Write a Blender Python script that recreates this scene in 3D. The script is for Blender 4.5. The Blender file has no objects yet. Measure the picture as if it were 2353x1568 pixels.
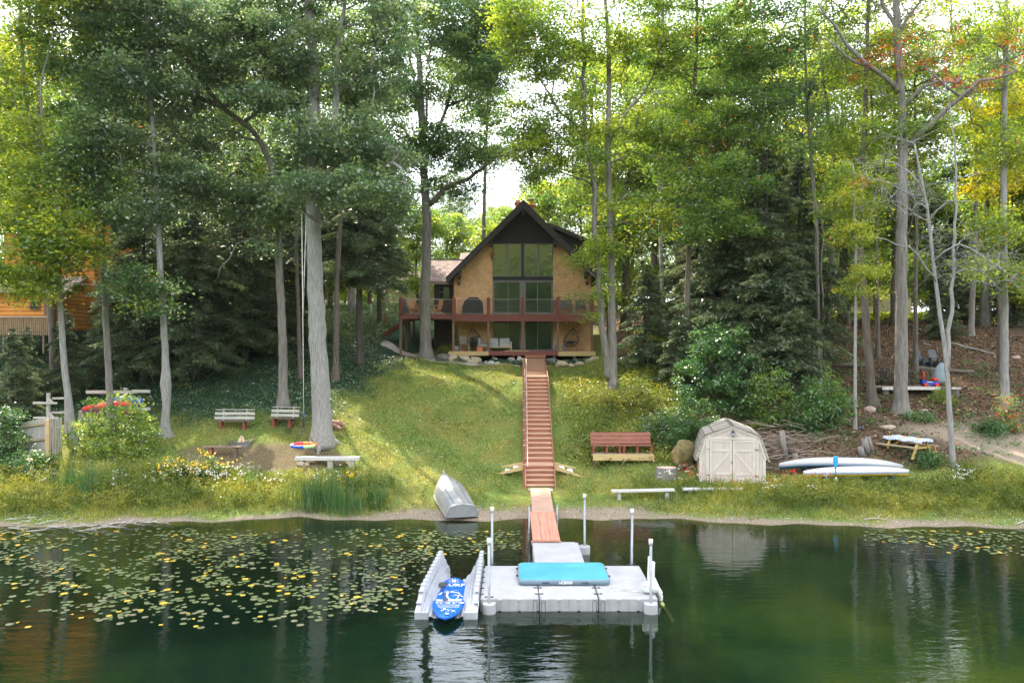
import bpy, bmesh, math, random
import numpy as np
from mathutils import Vector, Matrix, Quaternion
random.seed(7)
RNG = np.random.default_rng(11)
SC = bpy.context.scene
COL = SC.collection
CH = 6.6                      # camera height above the water
F = 1858.0                    # focal length in survey units
def X(u, Y): return (u - 1176.0) / F * Y
def Z(v, Y): return CH - (v - 784.0) / F * Y
def P(u, v, Y): return Vector((X(u, Y), Y, Z(v, Y)))

# ---------------------------------------------------------------- materials
MATS = {}
def rgb(c): return (c[0], c[1], c[2], 1.0)
def mat(name, col, rough=.6, var=.25, scale=3.0, col2=None, bump=0.0, bscale=20.0, metal=0.0, stretch=(1, 1, 1), spec=.5, detail=6.0):
    if name in MATS: return MATS[name]
    m = bpy.data.materials.new(name); m.use_nodes = True
    N = m.node_tree.nodes; L = m.node_tree.links; b = N['Principled BSDF']
    b.inputs['Roughness'].default_value = rough; b.inputs['Metallic'].default_value = metal
    b.inputs['Specular IOR Level'].default_value = spec
    tc = N.new('ShaderNodeTexCoord'); mp = N.new('ShaderNodeMapping'); mp.inputs['Scale'].default_value = stretch
    L.new(tc.outputs['Object'], mp.inputs['Vector'])
    nz = N.new('ShaderNodeTexNoise'); nz.inputs['Scale'].default_value = scale; nz.inputs['Detail'].default_value = detail; nz.inputs['Roughness'].default_value = .65
    L.new(mp.outputs[0], nz.inputs['Vector'])
    cr = N.new('ShaderNodeValToRGB')
    c2 = col2 or tuple(min(1, x * (1 + var)) for x in col); c1 = tuple(x * (1 - var) for x in col) if col2 is None else col
    cr.color_ramp.elements[0].position = .32; cr.color_ramp.elements[0].color = rgb(c1)
    cr.color_ramp.elements[1].position = .68; cr.color_ramp.elements[1].color = rgb(c2)
    L.new(nz.outputs['Fac'], cr.inputs['Fac']); L.new(cr.outputs['Color'], b.inputs['Base Color'])
    if bump:
        n2 = N.new('ShaderNodeTexNoise'); n2.inputs['Scale'].default_value = bscale; n2.inputs['Detail'].default_value = 4
        L.new(mp.outputs[0], n2.inputs['Vector'])
        bp = N.new('ShaderNodeBump'); bp.inputs['Strength'].default_value = bump; bp.inputs['Distance'].default_value = .03
        L.new(n2.outputs['Fac'], bp.inputs['Height']); L.new(bp.outputs['Normal'], b.inputs['Normal'])
    MATS[name] = m
    return m
def wood(name, c1, c2, axis='x', rough=.75):
    s = {'x': (.6, 9, 9), 'y': (9, .6, 9), 'z': (9, 9, .6)}[axis]
    return mat(name, c1, rough, scale=2.2, col2=c2, bump=.25, bscale=4, stretch=s)
def bricks(name, c1, c2, mortar, w, h, axes='xz', msize=.02, rough=.85, bump=.4, offset=.5, var=None):
    m = bpy.data.materials.new(name); m.use_nodes = True
    N = m.node_tree.nodes; L = m.node_tree.links; b = N['Principled BSDF']; b.inputs['Roughness'].default_value = rough
    tc = N.new('ShaderNodeTexCoord'); sp = N.new('ShaderNodeSeparateXYZ'); cb = N.new('ShaderNodeCombineXYZ')
    L.new(tc.outputs['Object'], sp.inputs[0])
    if axes == 'sum':
        ad = N.new('ShaderNodeMath'); L.new(sp.outputs['X'], ad.inputs[0]); L.new(sp.outputs['Y'], ad.inputs[1])
        L.new(ad.outputs[0], cb.inputs['X']); L.new(sp.outputs['Z'], cb.inputs['Y'])
    else:
        L.new(sp.outputs[axes[0].upper()], cb.inputs['X']); L.new(sp.outputs[axes[1].upper()], cb.inputs['Y'])
    t = N.new('ShaderNodeTexBrick'); t.offset = offset
    t.inputs['Color1'].default_value = rgb(c1); t.inputs['Color2'].default_value = rgb(c2); t.inputs['Mortar'].default_value = rgb(mortar)
    t.inputs['Scale'].default_value = 1; t.inputs['Mortar Size'].default_value = msize; t.inputs['Brick Width'].default_value = w; t.inputs['Row Height'].default_value = h
    t.inputs['Mortar Smooth'].default_value = .1
    L.new(cb.outputs[0], t.inputs['Vector'])
    nz = N.new('ShaderNodeTexNoise'); nz.inputs['Scale'].default_value = 1.3; nz.inputs['Detail'].default_value = 8; L.new(cb.outputs[0], nz.inputs['Vector'])
    hs = N.new('ShaderNodeHueSaturation'); mr = N.new('ShaderNodeMapRange'); mr.inputs['To Min'].default_value = .6; mr.inputs['To Max'].default_value = 1.4
    L.new(nz.outputs['Fac'], mr.inputs['Value']); L.new(mr.outputs[0], hs.inputs['Value']); L.new(t.outputs['Color'], hs.inputs['Color'])
    L.new(hs.outputs[0], b.inputs['Base Color'])
    bp = N.new('ShaderNodeBump'); bp.inputs['Strength'].default_value = bump; bp.inputs['Distance'].default_value = .02; bp.invert = True
    L.new(t.outputs['Fac'], bp.inputs['Height']); L.new(bp.outputs[0], b.inputs['Normal'])
    return m
def leafmat(name, dark, mid, light, trans=.45, autumn=None, gloss=.08, ylw=1.6, tmul=1.0):
    """leaf surface: per-leaf tint picks the pigment; light also passes through the blade"""
    m = bpy.data.materials.new(name); m.use_nodes = True
    N = m.node_tree.nodes; L = m.node_tree.links; N.clear()
    out = N.new('ShaderNodeOutputMaterial'); at = N.new('ShaderNodeAttribute'); at.attribute_name = 'tint'
    cr = N.new('ShaderNodeValToRGB'); E = cr.color_ramp.elements
    E[0].position = 0; E[0].color = rgb(dark); E[1].position = .55; E[1].color = rgb(mid)
    e = E.new(.9); e.color = rgb(light)
    if autumn:
        e = E.new(.965); e.color = rgb(light); e = E.new(.985); e.color = rgb(autumn)
    L.new(at.outputs['Fac'], cr.inputs['Fac'])
    d = N.new('ShaderNodeBsdfDiffuse'); t = N.new('ShaderNodeBsdfTranslucent'); g = N.new('ShaderNodeBsdfGlossy')
    g.inputs['Roughness'].default_value = .38
    hs = N.new('ShaderNodeHueSaturation'); hs.inputs['Saturation'].default_value = 1.1; hs.inputs['Value'].default_value = ylw
    hs.inputs['Hue'].default_value = .478
    L.new(cr.outputs[0], hs.inputs['Color']); L.new(hs.outputs[0], t.inputs['Color']); L.new(cr.outputs[0], d.inputs['Color'])
    a = N.new('ShaderNodeMixShader'); a.inputs[0].default_value = trans; L.new(d.outputs[0], a.inputs[1]); L.new(t.outputs[0], a.inputs[2])
    b2 = N.new('ShaderNodeMixShader'); b2.inputs[0].default_value = gloss; L.new(a.outputs[0], b2.inputs[1]); L.new(g.outputs[0], b2.inputs[2])
    L.new(b2.outputs[0], out.inputs['Surface'])
    return m

# ---------------------------------------------------------------- scene objects
def tag(o, label=None, cat=None, group=None, kind=None):
    if label: o['label'] = label
    if cat: o['category'] = cat
    if group: o['group'] = group
    if kind: o['kind'] = kind
    return o
def thing(name, label, cat, loc=(0, 0, 0), rz=0.0, group=None):
    o = bpy.data.objects.new(name, None); COL.objects.link(o)
    o.location = loc; o.rotation_euler = (0, 0, rz); o.empty_display_size = .2
    return tag(o, label, cat, group)
def root(o):
    while o.parent: o = o.parent
    return o
def link(name, me, m, parent=None):
    o = bpy.data.objects.new(name, me); COL.objects.link(o)
    if m: me.materials.append(m)
    if parent: o.parent = parent
    return o
def copy_tree(o, parent=None):
    c = o.copy(); COL.objects.link(c)
    if parent: c.parent = parent
    for ch in list(o.children): copy_tree(ch, c)
    return c
class MB:
    """collects simple solids into one mesh"""
    def __init__(s): s.v = []; s.f = []; s.sm = []
    def add(s, vs, fs, smooth=False):
        o = len(s.v); s.v += [tuple(x) for x in vs]; s.f += [tuple(i + o for i in f) for f in fs]; s.sm += [smooth] * len(fs); return s
    def box(s, c, d, rz=0.0, M=None, bev=0.0):
        x, y, z = d[0] / 2, d[1] / 2, d[2] / 2
        if bev > 0:
            b = min(bev, x * .9, y * .9, z * .9)
            vs = []
            for sx in (-1, 1):
                for sy in (-1, 1):
                    for sz in (-1, 1):
                        vs += [Vector((sx * (x - b), sy * (y - b), sz * z)), Vector((sx * x, sy * (y - b), sz * (z - b))), Vector((sx * (x - b), sy * y, sz * (z - b)))]
            bm = bmesh.new(); bv = [bm.verts.new(p) for p in vs]; r = bmesh.ops.convex_hull(bm, input=bv)
            bm.verts.index_update(); V_ = [v.co.copy() for v in bm.verts]; FF = [[v.index for v in f.verts] for f in bm.faces]; bm.free()
        else:
            V_ = [Vector((a, b_, c_)) for a in (-x, x) for b_ in (-y, y) for c_ in (-z, z)]
            FF = [(0, 1, 3, 2), (4, 6, 7, 5), (0, 4, 5, 1), (2, 3, 7, 6), (0, 2, 6, 4), (1, 5, 7, 3)]
        R = M if M is not None else Matrix.Rotation(rz, 3, 'Z')
        return s.add([R @ p + Vector(c) for p in V_], FF)
    def bb(s, x0, x1, y0, y1, z0, z1, bev=0.0): return s.box(((x0 + x1) / 2, (y0 + y1) / 2, (z0 + z1) / 2), (abs(x1 - x0), abs(y1 - y0), abs(z1 - z0)), bev=bev)
    def beam(s, a, b, w, h, up=(0, 0, 1), bev=0.0):
        a = Vector(a); b = Vector(b); d = b - a; l = d.length; d.normalize(); up = Vector(up)
        sx = d.cross(up)
        if sx.length < 1e-4: sx = d.cross(Vector((1, 0, 0)))
        sx.normalize(); uz = sx.cross(d).normalized()
        return s.box((a + b) / 2, (l, w, h), M=Matrix((d, -sx, uz)).transposed(), bev=bev)
    def tube(s, pts, rad, n=8, caps=True, smooth=True):
        pts = [Vector(p) for p in pts]; k = len(pts)
        if not hasattr(rad, '__len__'): rad = [rad] * k
        vs = []; prev = None
        for i in range(k):
            d = (pts[min(i + 1, k - 1)] - pts[max(i - 1, 0)])
            d = d.normalized() if d.length > 1e-9 else Vector((0, 0, 1))
            if prev is None:
                a = d.cross(Vector((0, 1, 0)));
                if a.length < .1: a = d.cross(Vector((1, 0, 0)))
            else: a = prev - d * prev.dot(d)
            a.normalize(); prev = a; b = d.cross(a)
            for j in range(n):
                t = 2 * math.pi * j / n
                vs.append(pts[i] + (a * math.cos(t) + b * math.sin(t)) * rad[i])
        fs = [(i * n + j, i * n + (j + 1) % n, (i + 1) * n + (j + 1) % n, (i + 1) * n + j) for i in range(k - 1) for j in range(n)]
        s.add(vs, fs, smooth)
        if caps:
            o = len(s.v) - len(vs)
            s.f += [tuple(o + j for j in reversed(range(n))), tuple(o + (k - 1) * n + j for j in range(n))]; s.sm += [False, False]
        return s
    def cyl(s, c, r, h, n=16, r2=None): c = Vector(c); return s.tube([c, c + Vector((0, 0, h))], [r, r if r2 is None else r2], n)
    def prism(s, poly, y0, y1, axis='y'):
        """poly in the x-z plane, pushed from y0 to y1"""
        n = len(poly); g = (lambda p, t: (p[0], t, p[1])) if axis == 'y' else ((lambda p, t: (p[0], p[1], t)) if axis == 'z' else (lambda p, t: (t, p[0], p[1])))
        vs = [g(p, y0) for p in poly] + [g(p, y1) for p in poly]
        return s.add(vs, [tuple(range(n)), tuple(reversed(range(n, 2 * n)))] + [(i, i + n, (i + 1) % n + n, (i + 1) % n) for i in range(n)])
    def blob(s, c, r, n=2, jit=.15, flat=0.0, seed=0):
        bm = bmesh.new(); bmesh.ops.create_icosphere(bm, subdivisions=n, radius=1)
        rr = random.Random(seed); ph = [rr.uniform(0, 6) for _ in range(6)]
        vs = []
        for v in bm.verts:
            p = v.co; k = 1 + jit * (math.sin(2.3 * p.x + ph[0]) * math.sin(2.9 * p.y + ph[1]) + .6 * math.sin(5 * p.z + ph[2] + 3 * p.x) * math.cos(4 * p.y + ph[3])) + rr.uniform(-.04, .04)
            q = Vector((p.x * r[0] * k, p.y * r[1] * k, p.z * r[2] * k))
            if q.z < -r[2] * (1 - flat): q.z = -r[2] * (1 - flat)
            vs.append(q + Vector(c))
        bm.verts.index_update(); FF = [[v.index for v in f.verts] for f in bm.faces]; bm.free()
        return s.add(vs, FF, True)
    def grid(s, fn, nu, nv, smooth=True):
        vs = [fn(i / nu, j / nv) for j in range(nv + 1) for i in range(nu + 1)]
        fs = [(j * (nu + 1) + i, j * (nu + 1) + i + 1, (j + 1) * (nu + 1) + i + 1, (j + 1) * (nu + 1) + i) for j in range(nv) for i in range(nu)]
        return s.add(vs, fs, smooth)
    def loft(s, rings, closed_ends=True, smooth=True):
        n = len(rings[0]); k = len(rings); vs = [p for r in rings for p in r]
        fs = [(i * n + j, i * n + (j + 1) % n, (i + 1) * n + (j + 1) % n, (i + 1) * n + j) for i in range(k - 1) for j in range(n)]
        s.add(vs, fs, smooth)
        if closed_ends:
            o = len(s.v) - len(vs); s.f += [tuple(o + j for j in reversed(range(n))), tuple(o + (k - 1) * n + j for j in range(n))]; s.sm += [False, False]
        return s
    def build(s, name, m, parent=None, world=False, label=None):
        off = root(parent).location if (world and parent) else Vector((0, 0, 0))
        me = bpy.data.meshes.new(name)
        me.from_pydata([(x - off[0], y - off[1], z - off[2]) for x, y, z in s.v], [], s.f)
        me.polygons.foreach_set('use_smooth', s.sm)
        bm = bmesh.new(); bm.from_mesh(me); bmesh.ops.recalc_face_normals(bm, faces=bm.faces); bm.to_mesh(me); bm.free()
        me.update()
        o = link(name, me, m, parent)
        if label: o['label'] = label
        return o
def solo(mb, name, m, label, cat, group=None, kind=None, org=None):
    """a thing that is one mesh, its origin at org"""
    o = mb.build(name, m)
    if org is not None:
        o.data.transform(Matrix.Translation(-Vector(org))); o.location = org
    if kind: return tag(o, label, None, group, kind)
    return tag(o, label, cat, group)

def quads_mesh(name, co, tint, m, parent=None):
    """co (n,4,3) leaf blades, tint (n,)"""
    n = len(co); me = bpy.data.meshes.new(name)
    me.vertices.add(n * 4); me.vertices.foreach_set('co', np.ascontiguousarray(co, dtype=np.float32).ravel())
    me.loops.add(n * 4); me.loops.foreach_set('vertex_index', np.arange(n * 4, dtype=np.int32))
    me.polygons.add(n); me.polygons.foreach_set('loop_start', np.arange(0, n * 4, 4, dtype=np.int32))
    a = me.attributes.new('tint', 'FLOAT', 'POINT'); a.data.foreach_set('value', np.repeat(np.clip(tint, 0, 1), 4).astype(np.float32))
    me.update(calc_edges=True); me.validate()
    return link(name, me, m, parent)
def unit(a): return a / np.maximum(np.linalg.norm(a, axis=-1, keepdims=True), 1e-9)
def blades(c, size, asp=.55, up=.8, rng=RNG, dirs=None, fold=.15):
    """diamond leaf blades about centres c; up = how flat they lie"""
    n = len(c)
    nrm = unit(rng.normal(size=(n, 3)) + np.array([0, 0, up * 2.2]))
    d = rng.normal(size=(n, 3)) if dirs is None else dirs + rng.normal(size=(n, 3)) * .35
    d = unit(d - nrm * np.sum(d * nrm, 1, keepdims=True)); s = np.cross(nrm, d)
    sz = (size * rng.uniform(.65, 1.3, n))[:, None]
    tip = c + d * sz * .6; base = c - d * sz * .45
    l = c + s * sz * asp * .5 + nrm * sz * fold; r = c - s * sz * asp * .5 + nrm * sz * fold
    return np.stack([base, l, tip, r], 1)
# ---------------------------------------------------------------- ground
KY = np.array([-200, -60, 10, 20, 24, 27, 29.7, 31.5, 33.5, 35.5, 38, 41, 44, 48, 52, 58, 66, 80, 130, 320.])
COLS = [
 (-60, [-3, -3, -3, -2.4, -1.7, -.75, 0, .40, .80, 1.4, 2.3, 3.4, 4.3, 5.4, 6.3, 7.2, 8.6, 9.6, 10, 12]),
 (-20, [-3, -3, -3, -2.4, -1.7, -.75, 0, .40, .80, 1.4, 2.4, 3.5, 4.4, 5.5, 6.4, 7.4, 8.8, 9.8, 10, 12]),
 (-12, [-3, -3, -3, -2.4, -1.7, -.75, 0, .40, .80, 1.5, 2.5, 3.7, 4.6, 5.7, 6.5, 7.6, 9.0, 10., 10.5, 12]),
 (-6.5, [-3, -3, -3, -2.4, -1.7, -.70, 0, .35, .75, 1.35, 2.5, 3.75, 4.7, 5.45, 6.0, 7.4, 9.0, 9.6, 10, 12]),
 (-2, [-3, -3, -3, -2.4, -1.6, -.60, 0, .30, .52, .95, 1.95, 3.30, 4.35, 5.15, 5.40, 5.6, 7.0, 8.6, 9.5, 12]),
 (3, [-3, -3, -3, -2.4, -1.5, -.50, 0, .26, .45, .85, 1.85, 3.20, 4.25, 5.05, 5.40, 5.8, 7.0, 8.6, 9.5, 12]),
 (7, [-3, -3, -3, -2.4, -1.5, -.50, 0, .30, .55, .9, 2.0, 3.7, 4.80, 5.6, 6.3, 7.0, 8.0, 9.0, 10, 12]),
 (11, [-3, -3, -3, -2.4, -1.6, -.60, 0, .30, .55, .75, 2.2, 3.9, 4.9, 5.8, 6.7, 7.8, 8.8, 9.6, 10, 12]),
 (15, [-3, -3, -3, -2.4, -1.6, -.60, 0, .28, .55, .95, 2.6, 3.7, 4.5, 5.7, 6.8, 8.3, 9.4, 9.8, 10, 12]),
 (19, [-3, -3, -3, -2.4, -1.6, -.60, 0, .30, .62, 1.15, 2.5, 3.5, 4.4, 5.8, 6.8, 8.2, 9.0, 9.3, 10, 12]),
 (24, [-3, -3, -3, -2.4, -1.6, -.60, 0, .30, .80, 1.5, 2.3, 3.4, 4.3, 5.7, 6.6, 7.6, 8.4, 9.0, 10, 12]),
 (60, [-3, -3, -3, -2.4, -1.6, -.60, 0, .30, .80, 1.5, 2.3, 3.4, 4.3, 5.6, 6.4, 7.4, 8.2, 9.0, 10, 12])]
CX = np.array([c[0] for c in COLS], float); CZ = np.array([c[1] for c in COLS], float)
SX = np.array([-60, -19, -13, -8, -3.5, 1, 5, 10, 16, 60.]); SY = np.array([-1., -1.2, -.2, .55, .1, .35, .45, -.6, -1.0, -.6])
def GZ(x, y):
    x = np.asarray(x, float); y = np.asarray(y, float)
    sh = np.interp(x, SX, SY) * np.clip((42 - y) / 9, 0, 1) + .18 * np.sin(x * 1.3) * np.clip((36 - y) / 5, 0, 1) + .1 * np.sin(x * 3.1 + 1) * np.clip((36 - y) / 5, 0, 1)
    yy = y - sh
    i = np.clip(np.searchsorted(CX, x) - 1, 0, len(CX) - 2)
    t = np.clip((x - CX[i]) / (CX[i + 1] - CX[i]), 0, 1); t = t * t * (3 - 2 * t)
    z = np.zeros(np.broadcast(x, yy).shape)
    k = np.clip(np.searchsorted(KY, yy) - 1, 0, len(KY) - 2)
    s = np.clip((yy - KY[k]) / (KY[k + 1] - KY[k]), 0, 1)
    a = CZ[i, k] * (1 - s) + CZ[i, k + 1] * s; b = CZ[i + 1, k] * (1 - s) + CZ[i + 1, k + 1] * s
    z = a * (1 - t) + b * t
    z = z + np.where(y > 33, .07 * np.sin(x * 1.7 + y * .9) * np.sin(y * 1.4 - x * .6) + .035 * np.sin(x * 4.1 + 2) * np.sin(y * 3.7), 0)
    z = np.where(y < -44, -3 + (-y - 44) * .35, z)
    return z
def gz(x, y): return float(GZ(x, y))
def hit(u, v, y0=29.0, y1=75.0):
    """the ground point seen at survey position (u, v)"""
    ys = np.linspace(y0, y1, 900); zs = GZ((u - 1176.0) / F * ys, ys); rz = CH - (v - 784.0) / F * ys
    k = np.nonzero(zs >= rz)[0]
    Y = float(ys[k[0]]) if len(k) else y1
    return Vector((X(u, Y), Y, gz(X(u, Y), Y)))
def sm(a, b, x): t = np.clip((x - a) / (b - a), 0, 1); return t * t * (3 - 2 * t)
def zones(x, y, z):
    """what covers the ground: sand, bare dirt, leaf litter, ivy (0..1 each)"""
    w = .5 * np.sin(x * 1.1 + 1.3 * np.sin(y * .9)) + .3 * np.sin(x * 2.7 + y * 2.1)
    sand = 1 - sm(.03, .12, z + .06 * w) * (1 - .0)
    sand = np.maximum(sand, (1 - sm(.12, .23, z + .05 * w)) * sm(-6, -4.6, x) * (1 - sm(4.6, 6.2, x)))
    bx = x - (18.7 + (36.5 - y) * 1.0)            # sandy track at the right
    sand = np.maximum(sand, sm(.0, 1.2, bx + .8 * w) * (1 - sm(37.5, 39.3, y + .6 * w)) * sm(32.6, 33.6, y))
    fp = np.hypot((x + 10.9) / 3.6, (y - 35.6) / 1.25)
    dirt = 1 - sm(.75, 1.15, fp + .18 * w)
    fx = np.hypot((x - 3.0) / 1.2, (y - 45.0) / .6)
    litter = sm(10.3, 11.6, x + .7 * w) * sm(34.4, 35.6, y + .4 * w) * (1 - sm(66, 70, y))
    litter = np.maximum(litter, sm(5.8, 7.2, x + .5 * w) * sm(43.5, 46, y))
    litter = np.maximum(litter, sm(8.2, 8.8, x) * sm(36, 37, y) * .8)
    ivy = (1 - sm(-8.5, -5.5, x + w - (y - 46) * .25)) * sm(37.3, 40.5, y + .7 * w) * (1 - sm(60, 64, y))
    return sand, dirt, litter, ivy
def build_ground():
    xs = np.unique(np.round(np.concatenate([np.linspace(-320, -60, 14), np.linspace(-60, -30, 31), np.linspace(-30, 30, 301), np.linspace(30, 60, 31), np.linspace(60, 320, 14)]), 3))
    ys = np.unique(np.round(np.concatenate([np.linspace(-330, 16, 30), np.linspace(16, 28, 25), np.linspace(28, 54, 175), np.linspace(54, 90, 50), np.linspace(90, 330, 16)]), 3))
    Xg, Yg = np.meshgrid(xs, ys); Zg = GZ(Xg, Yg)
    nx, ny = len(xs), len(ys)
    co = np.stack([Xg, Yg, Zg], -1).reshape(-1, 3)
    idx = np.arange(nx * ny).reshape(ny, nx)
    q = np.stack([idx[:-1, :-1], idx[:-1, 1:], idx[1:, 1:], idx[1:, :-1]], -1).reshape(-1, 4)
    me = bpy.data.meshes.new('ground'); me.vertices.add(len(co)); me.vertices.foreach_set('co', co.astype(np.float32).ravel())
    me.loops.add(q.size); me.loops.foreach_set('vertex_index', q.astype(np.int32).ravel())
    me.polygons.add(len(q)); me.polygons.foreach_set('loop_start', np.arange(0, q.size, 4, dtype=np.int32)); me.polygons.foreach_set('use_smooth', np.ones(len(q), bool))
    for nm, arr in zip(('sand', 'dirt', 'litter', 'ivy'), zones(co[:, 0], co[:, 1], co[:, 2])):
        a = me.attributes.new(nm, 'FLOAT', 'POINT'); a.data.foreach_set('value', arr.astype(np.float32))
    me.update(calc_edges=True)
    m = bpy.data.materials.new('ground'); m.use_nodes = True; N = m.node_tree.nodes; L = m.node_tree.links; b = N['Principled BSDF']; b.inputs['Roughness'].default_value = .95; b.inputs['Specular IOR Level'].default_value = .1
    tc = N.new('ShaderNodeTexCoord')
    def noise(sc, det=8, rough=.65):
        n = N.new('ShaderNodeTexNoise'); n.inputs['Scale'].default_value = sc; n.inputs['Detail'].default_value = det; n.inputs['Roughness'].default_value = rough; L.new(tc.outputs['Object'], n.inputs['Vector']); return n.outputs['Fac']
    def ramp(src, *st):
        r = N.new('ShaderNodeValToRGB'); E = r.color_ramp.elements
        E[0].position, E[0].color = st[0][0], rgb(st[0][1]); E[1].position, E[1].color = st[-1][0], rgb(st[-1][1])
        for p, c in st[1:-1]: e = E.new(p); e.color = rgb(c)
        L.new(src, r.inputs['Fac']); return r.outputs['Color']
    def attr(n): a = N.new('ShaderNodeAttribute'); a.attribute_name = n; return a.outputs['Fac']
    def mix(f, a, c):
        x = N.new('ShaderNodeMix'); x.data_type = 'RGBA'; L.new(f, x.inputs[0]); L.new(a, x.inputs[6]); L.new(c, x.inputs[7]); return x.outputs[2]
    fine = noise(9); mid = noise(1.1)
    pat = noise(.55, 6, .62)
    grass = mix(ramp(pat, (.44, (0, 0, 0)), (.58, (1, 1, 1))), ramp(fine, (.3, (.045, .075, .02)), (.5, (.10, .145, .032)), (.7, (.20, .22, .06))), ramp(noise(14), (.3, (.07, .085, .02)), (.55, (.16, .16, .04)), (.72, (.28, .24, .08))))
    sand = ramp(noise(30), (.3, (.10, .08, .057)), (.5, (.20, .16, .12)), (.7, (.36, .30, .23)))
    dirt = ramp(noise(22), (.3, (.05, .035, .022)), (.52, (.12, .09, .055)), (.62, (.17, .15, .07)), (.72, (.33, .26, .17)))
    lit = ramp(noise(16, 10, .8), (.33, (.025, .016, .012)), (.48, (.07, .045, .03)), (.56, (.13, .085, .055)), (.63, (.22, .16, .10)), (.72, (.42, .33, .23)))
    ivy = ramp(noise(12), (.35, (.008, .022, .012)), (.6, (.03, .065, .03)), (.75, (.10, .15, .06)))
    c = mix(attr('dirt'), grass, dirt); c = mix(attr('litter'), c, lit); c = mix(attr('ivy'), c, ivy); c = mix(attr('sand'), c, sand)
    # below the water line brown weed, then mud, coloured darker with depth for light lost in water
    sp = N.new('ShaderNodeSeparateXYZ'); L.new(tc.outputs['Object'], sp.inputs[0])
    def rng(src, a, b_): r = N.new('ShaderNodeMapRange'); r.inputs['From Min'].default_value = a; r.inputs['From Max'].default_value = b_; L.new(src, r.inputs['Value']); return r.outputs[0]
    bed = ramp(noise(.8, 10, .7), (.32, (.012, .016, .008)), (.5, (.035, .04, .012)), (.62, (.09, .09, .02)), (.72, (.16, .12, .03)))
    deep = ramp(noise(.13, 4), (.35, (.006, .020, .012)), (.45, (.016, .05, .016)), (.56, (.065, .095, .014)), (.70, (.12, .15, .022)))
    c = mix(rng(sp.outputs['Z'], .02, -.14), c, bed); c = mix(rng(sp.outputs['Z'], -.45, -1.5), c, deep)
    L.new(c, b.inputs['Base Color'])
    bp = N.new('ShaderNodeBump'); bp.inputs['Strength'].default_value = .6; bp.inputs['Distance'].default_value = .08; L.new(fine, bp.inputs['Height']); L.new(bp.outputs[0], b.inputs['Normal'])
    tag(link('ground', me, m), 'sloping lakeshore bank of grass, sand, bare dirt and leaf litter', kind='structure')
def build_water():
    xs = [-320, -40, 40, 320]; me = bpy.data.meshes.new('water')
    me.from_pydata([(-320, -95, 0), (320, -95, 0), (320, 34, 0), (-320, 34, 0)], [], [(0, 1, 2, 3)])
    m = bpy.data.materials.new('water'); m.use_nodes = True; N = m.node_tree.nodes; L = m.node_tree.links; N.clear()
    out = N.new('ShaderNodeOutputMaterial'); tc = N.new('ShaderNodeTexCoord')
    mp = N.new('ShaderNodeMapping'); mp.inputs['Scale'].default_value = (.55, 1.6, 1); L.new(tc.outputs['Object'], mp.inputs['Vector'])
    n1 = N.new('ShaderNodeTexNoise'); n1.inputs['Scale'].default_value = 2.6; n1.inputs['Detail'].default_value = 3; L.new(mp.outputs[0], n1.inputs['Vector'])
    n2 = N.new('ShaderNodeTexNoise'); n2.inputs['Scale'].default_value = .35; n2.inputs['Detail'].default_value = 2; L.new(mp.outputs[0], n2.inputs['Vector'])
    mu = N.new('ShaderNodeMath'); mu.operation = 'MULTIPLY'; L.new(n1.outputs[0], mu.inputs[0]); L.new(n2.outputs[0], mu.inputs[1])
    bp = N.new('ShaderNodeBump'); bp.inputs['Strength'].default_value = .42; bp.inputs['Distance'].default_value = .04; L.new(mu.outputs[0], bp.inputs['Height'])
    g = N.new('ShaderNodeBsdfGlossy'); g.inputs['Roughness'].default_value = .015; g.inputs['Color'].default_value = (.98, 1, 1, 1); L.new(bp.outputs[0], g.inputs['Normal'])
    t = N.new('ShaderNodeBsdfTransparent'); t.inputs['Color'].default_value = (.55, .60, .42, 1)
    d = N.new('ShaderNodeBsdfDiffuse'); d.inputs['Color'].default_value = (.006, .022, .014, 1)
    a = N.new('ShaderNodeMixShader'); a.inputs[0].default_value = .22; L.new(t.outputs[0], a.inputs[1]); L.new(d.outputs[0], a.inputs[2])
    fr = N.new('ShaderNodeFresnel'); fr.inputs['IOR'].default_value = 1.42; L.new(bp.outputs[0], fr.inputs['Normal'])
    x = N.new('ShaderNodeMixShader'); L.new(fr.outputs[0], x.inputs[0]); L.new(a.outputs[0], x.inputs[1]); L.new(g.outputs[0], x.inputs[2])
    L.new(x.outputs[0], out.inputs['Surface'])
    tag(link('water', me, m), 'dark green lake water mirroring the wood', kind='structure')
SUN_EL, SUN_AZ = 50.0, -32.0     # azimuth measured from +Y towards +X
def build_haze():
    q = MB(); q.bb(-318, 318, -94, 128, -3.9, 44); m = bpy.data.materials.new('haze'); m.use_nodes = True; N = m.node_tree.nodes; L = m.node_tree.links; N.clear()
    o_ = N.new('ShaderNodeOutputMaterial'); v = N.new('ShaderNodeVolumePrincipled'); v.inputs['Color'].default_value = (.92, .95, 1, 1); v.inputs['Density'].default_value = .00007; v.inputs['Anisotropy'].default_value = .3
    L.new(v.outputs[0], o_.inputs['Volume']); tag(q.build('haze', m), 'thin pale haze in the warm air', kind='stuff')
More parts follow.
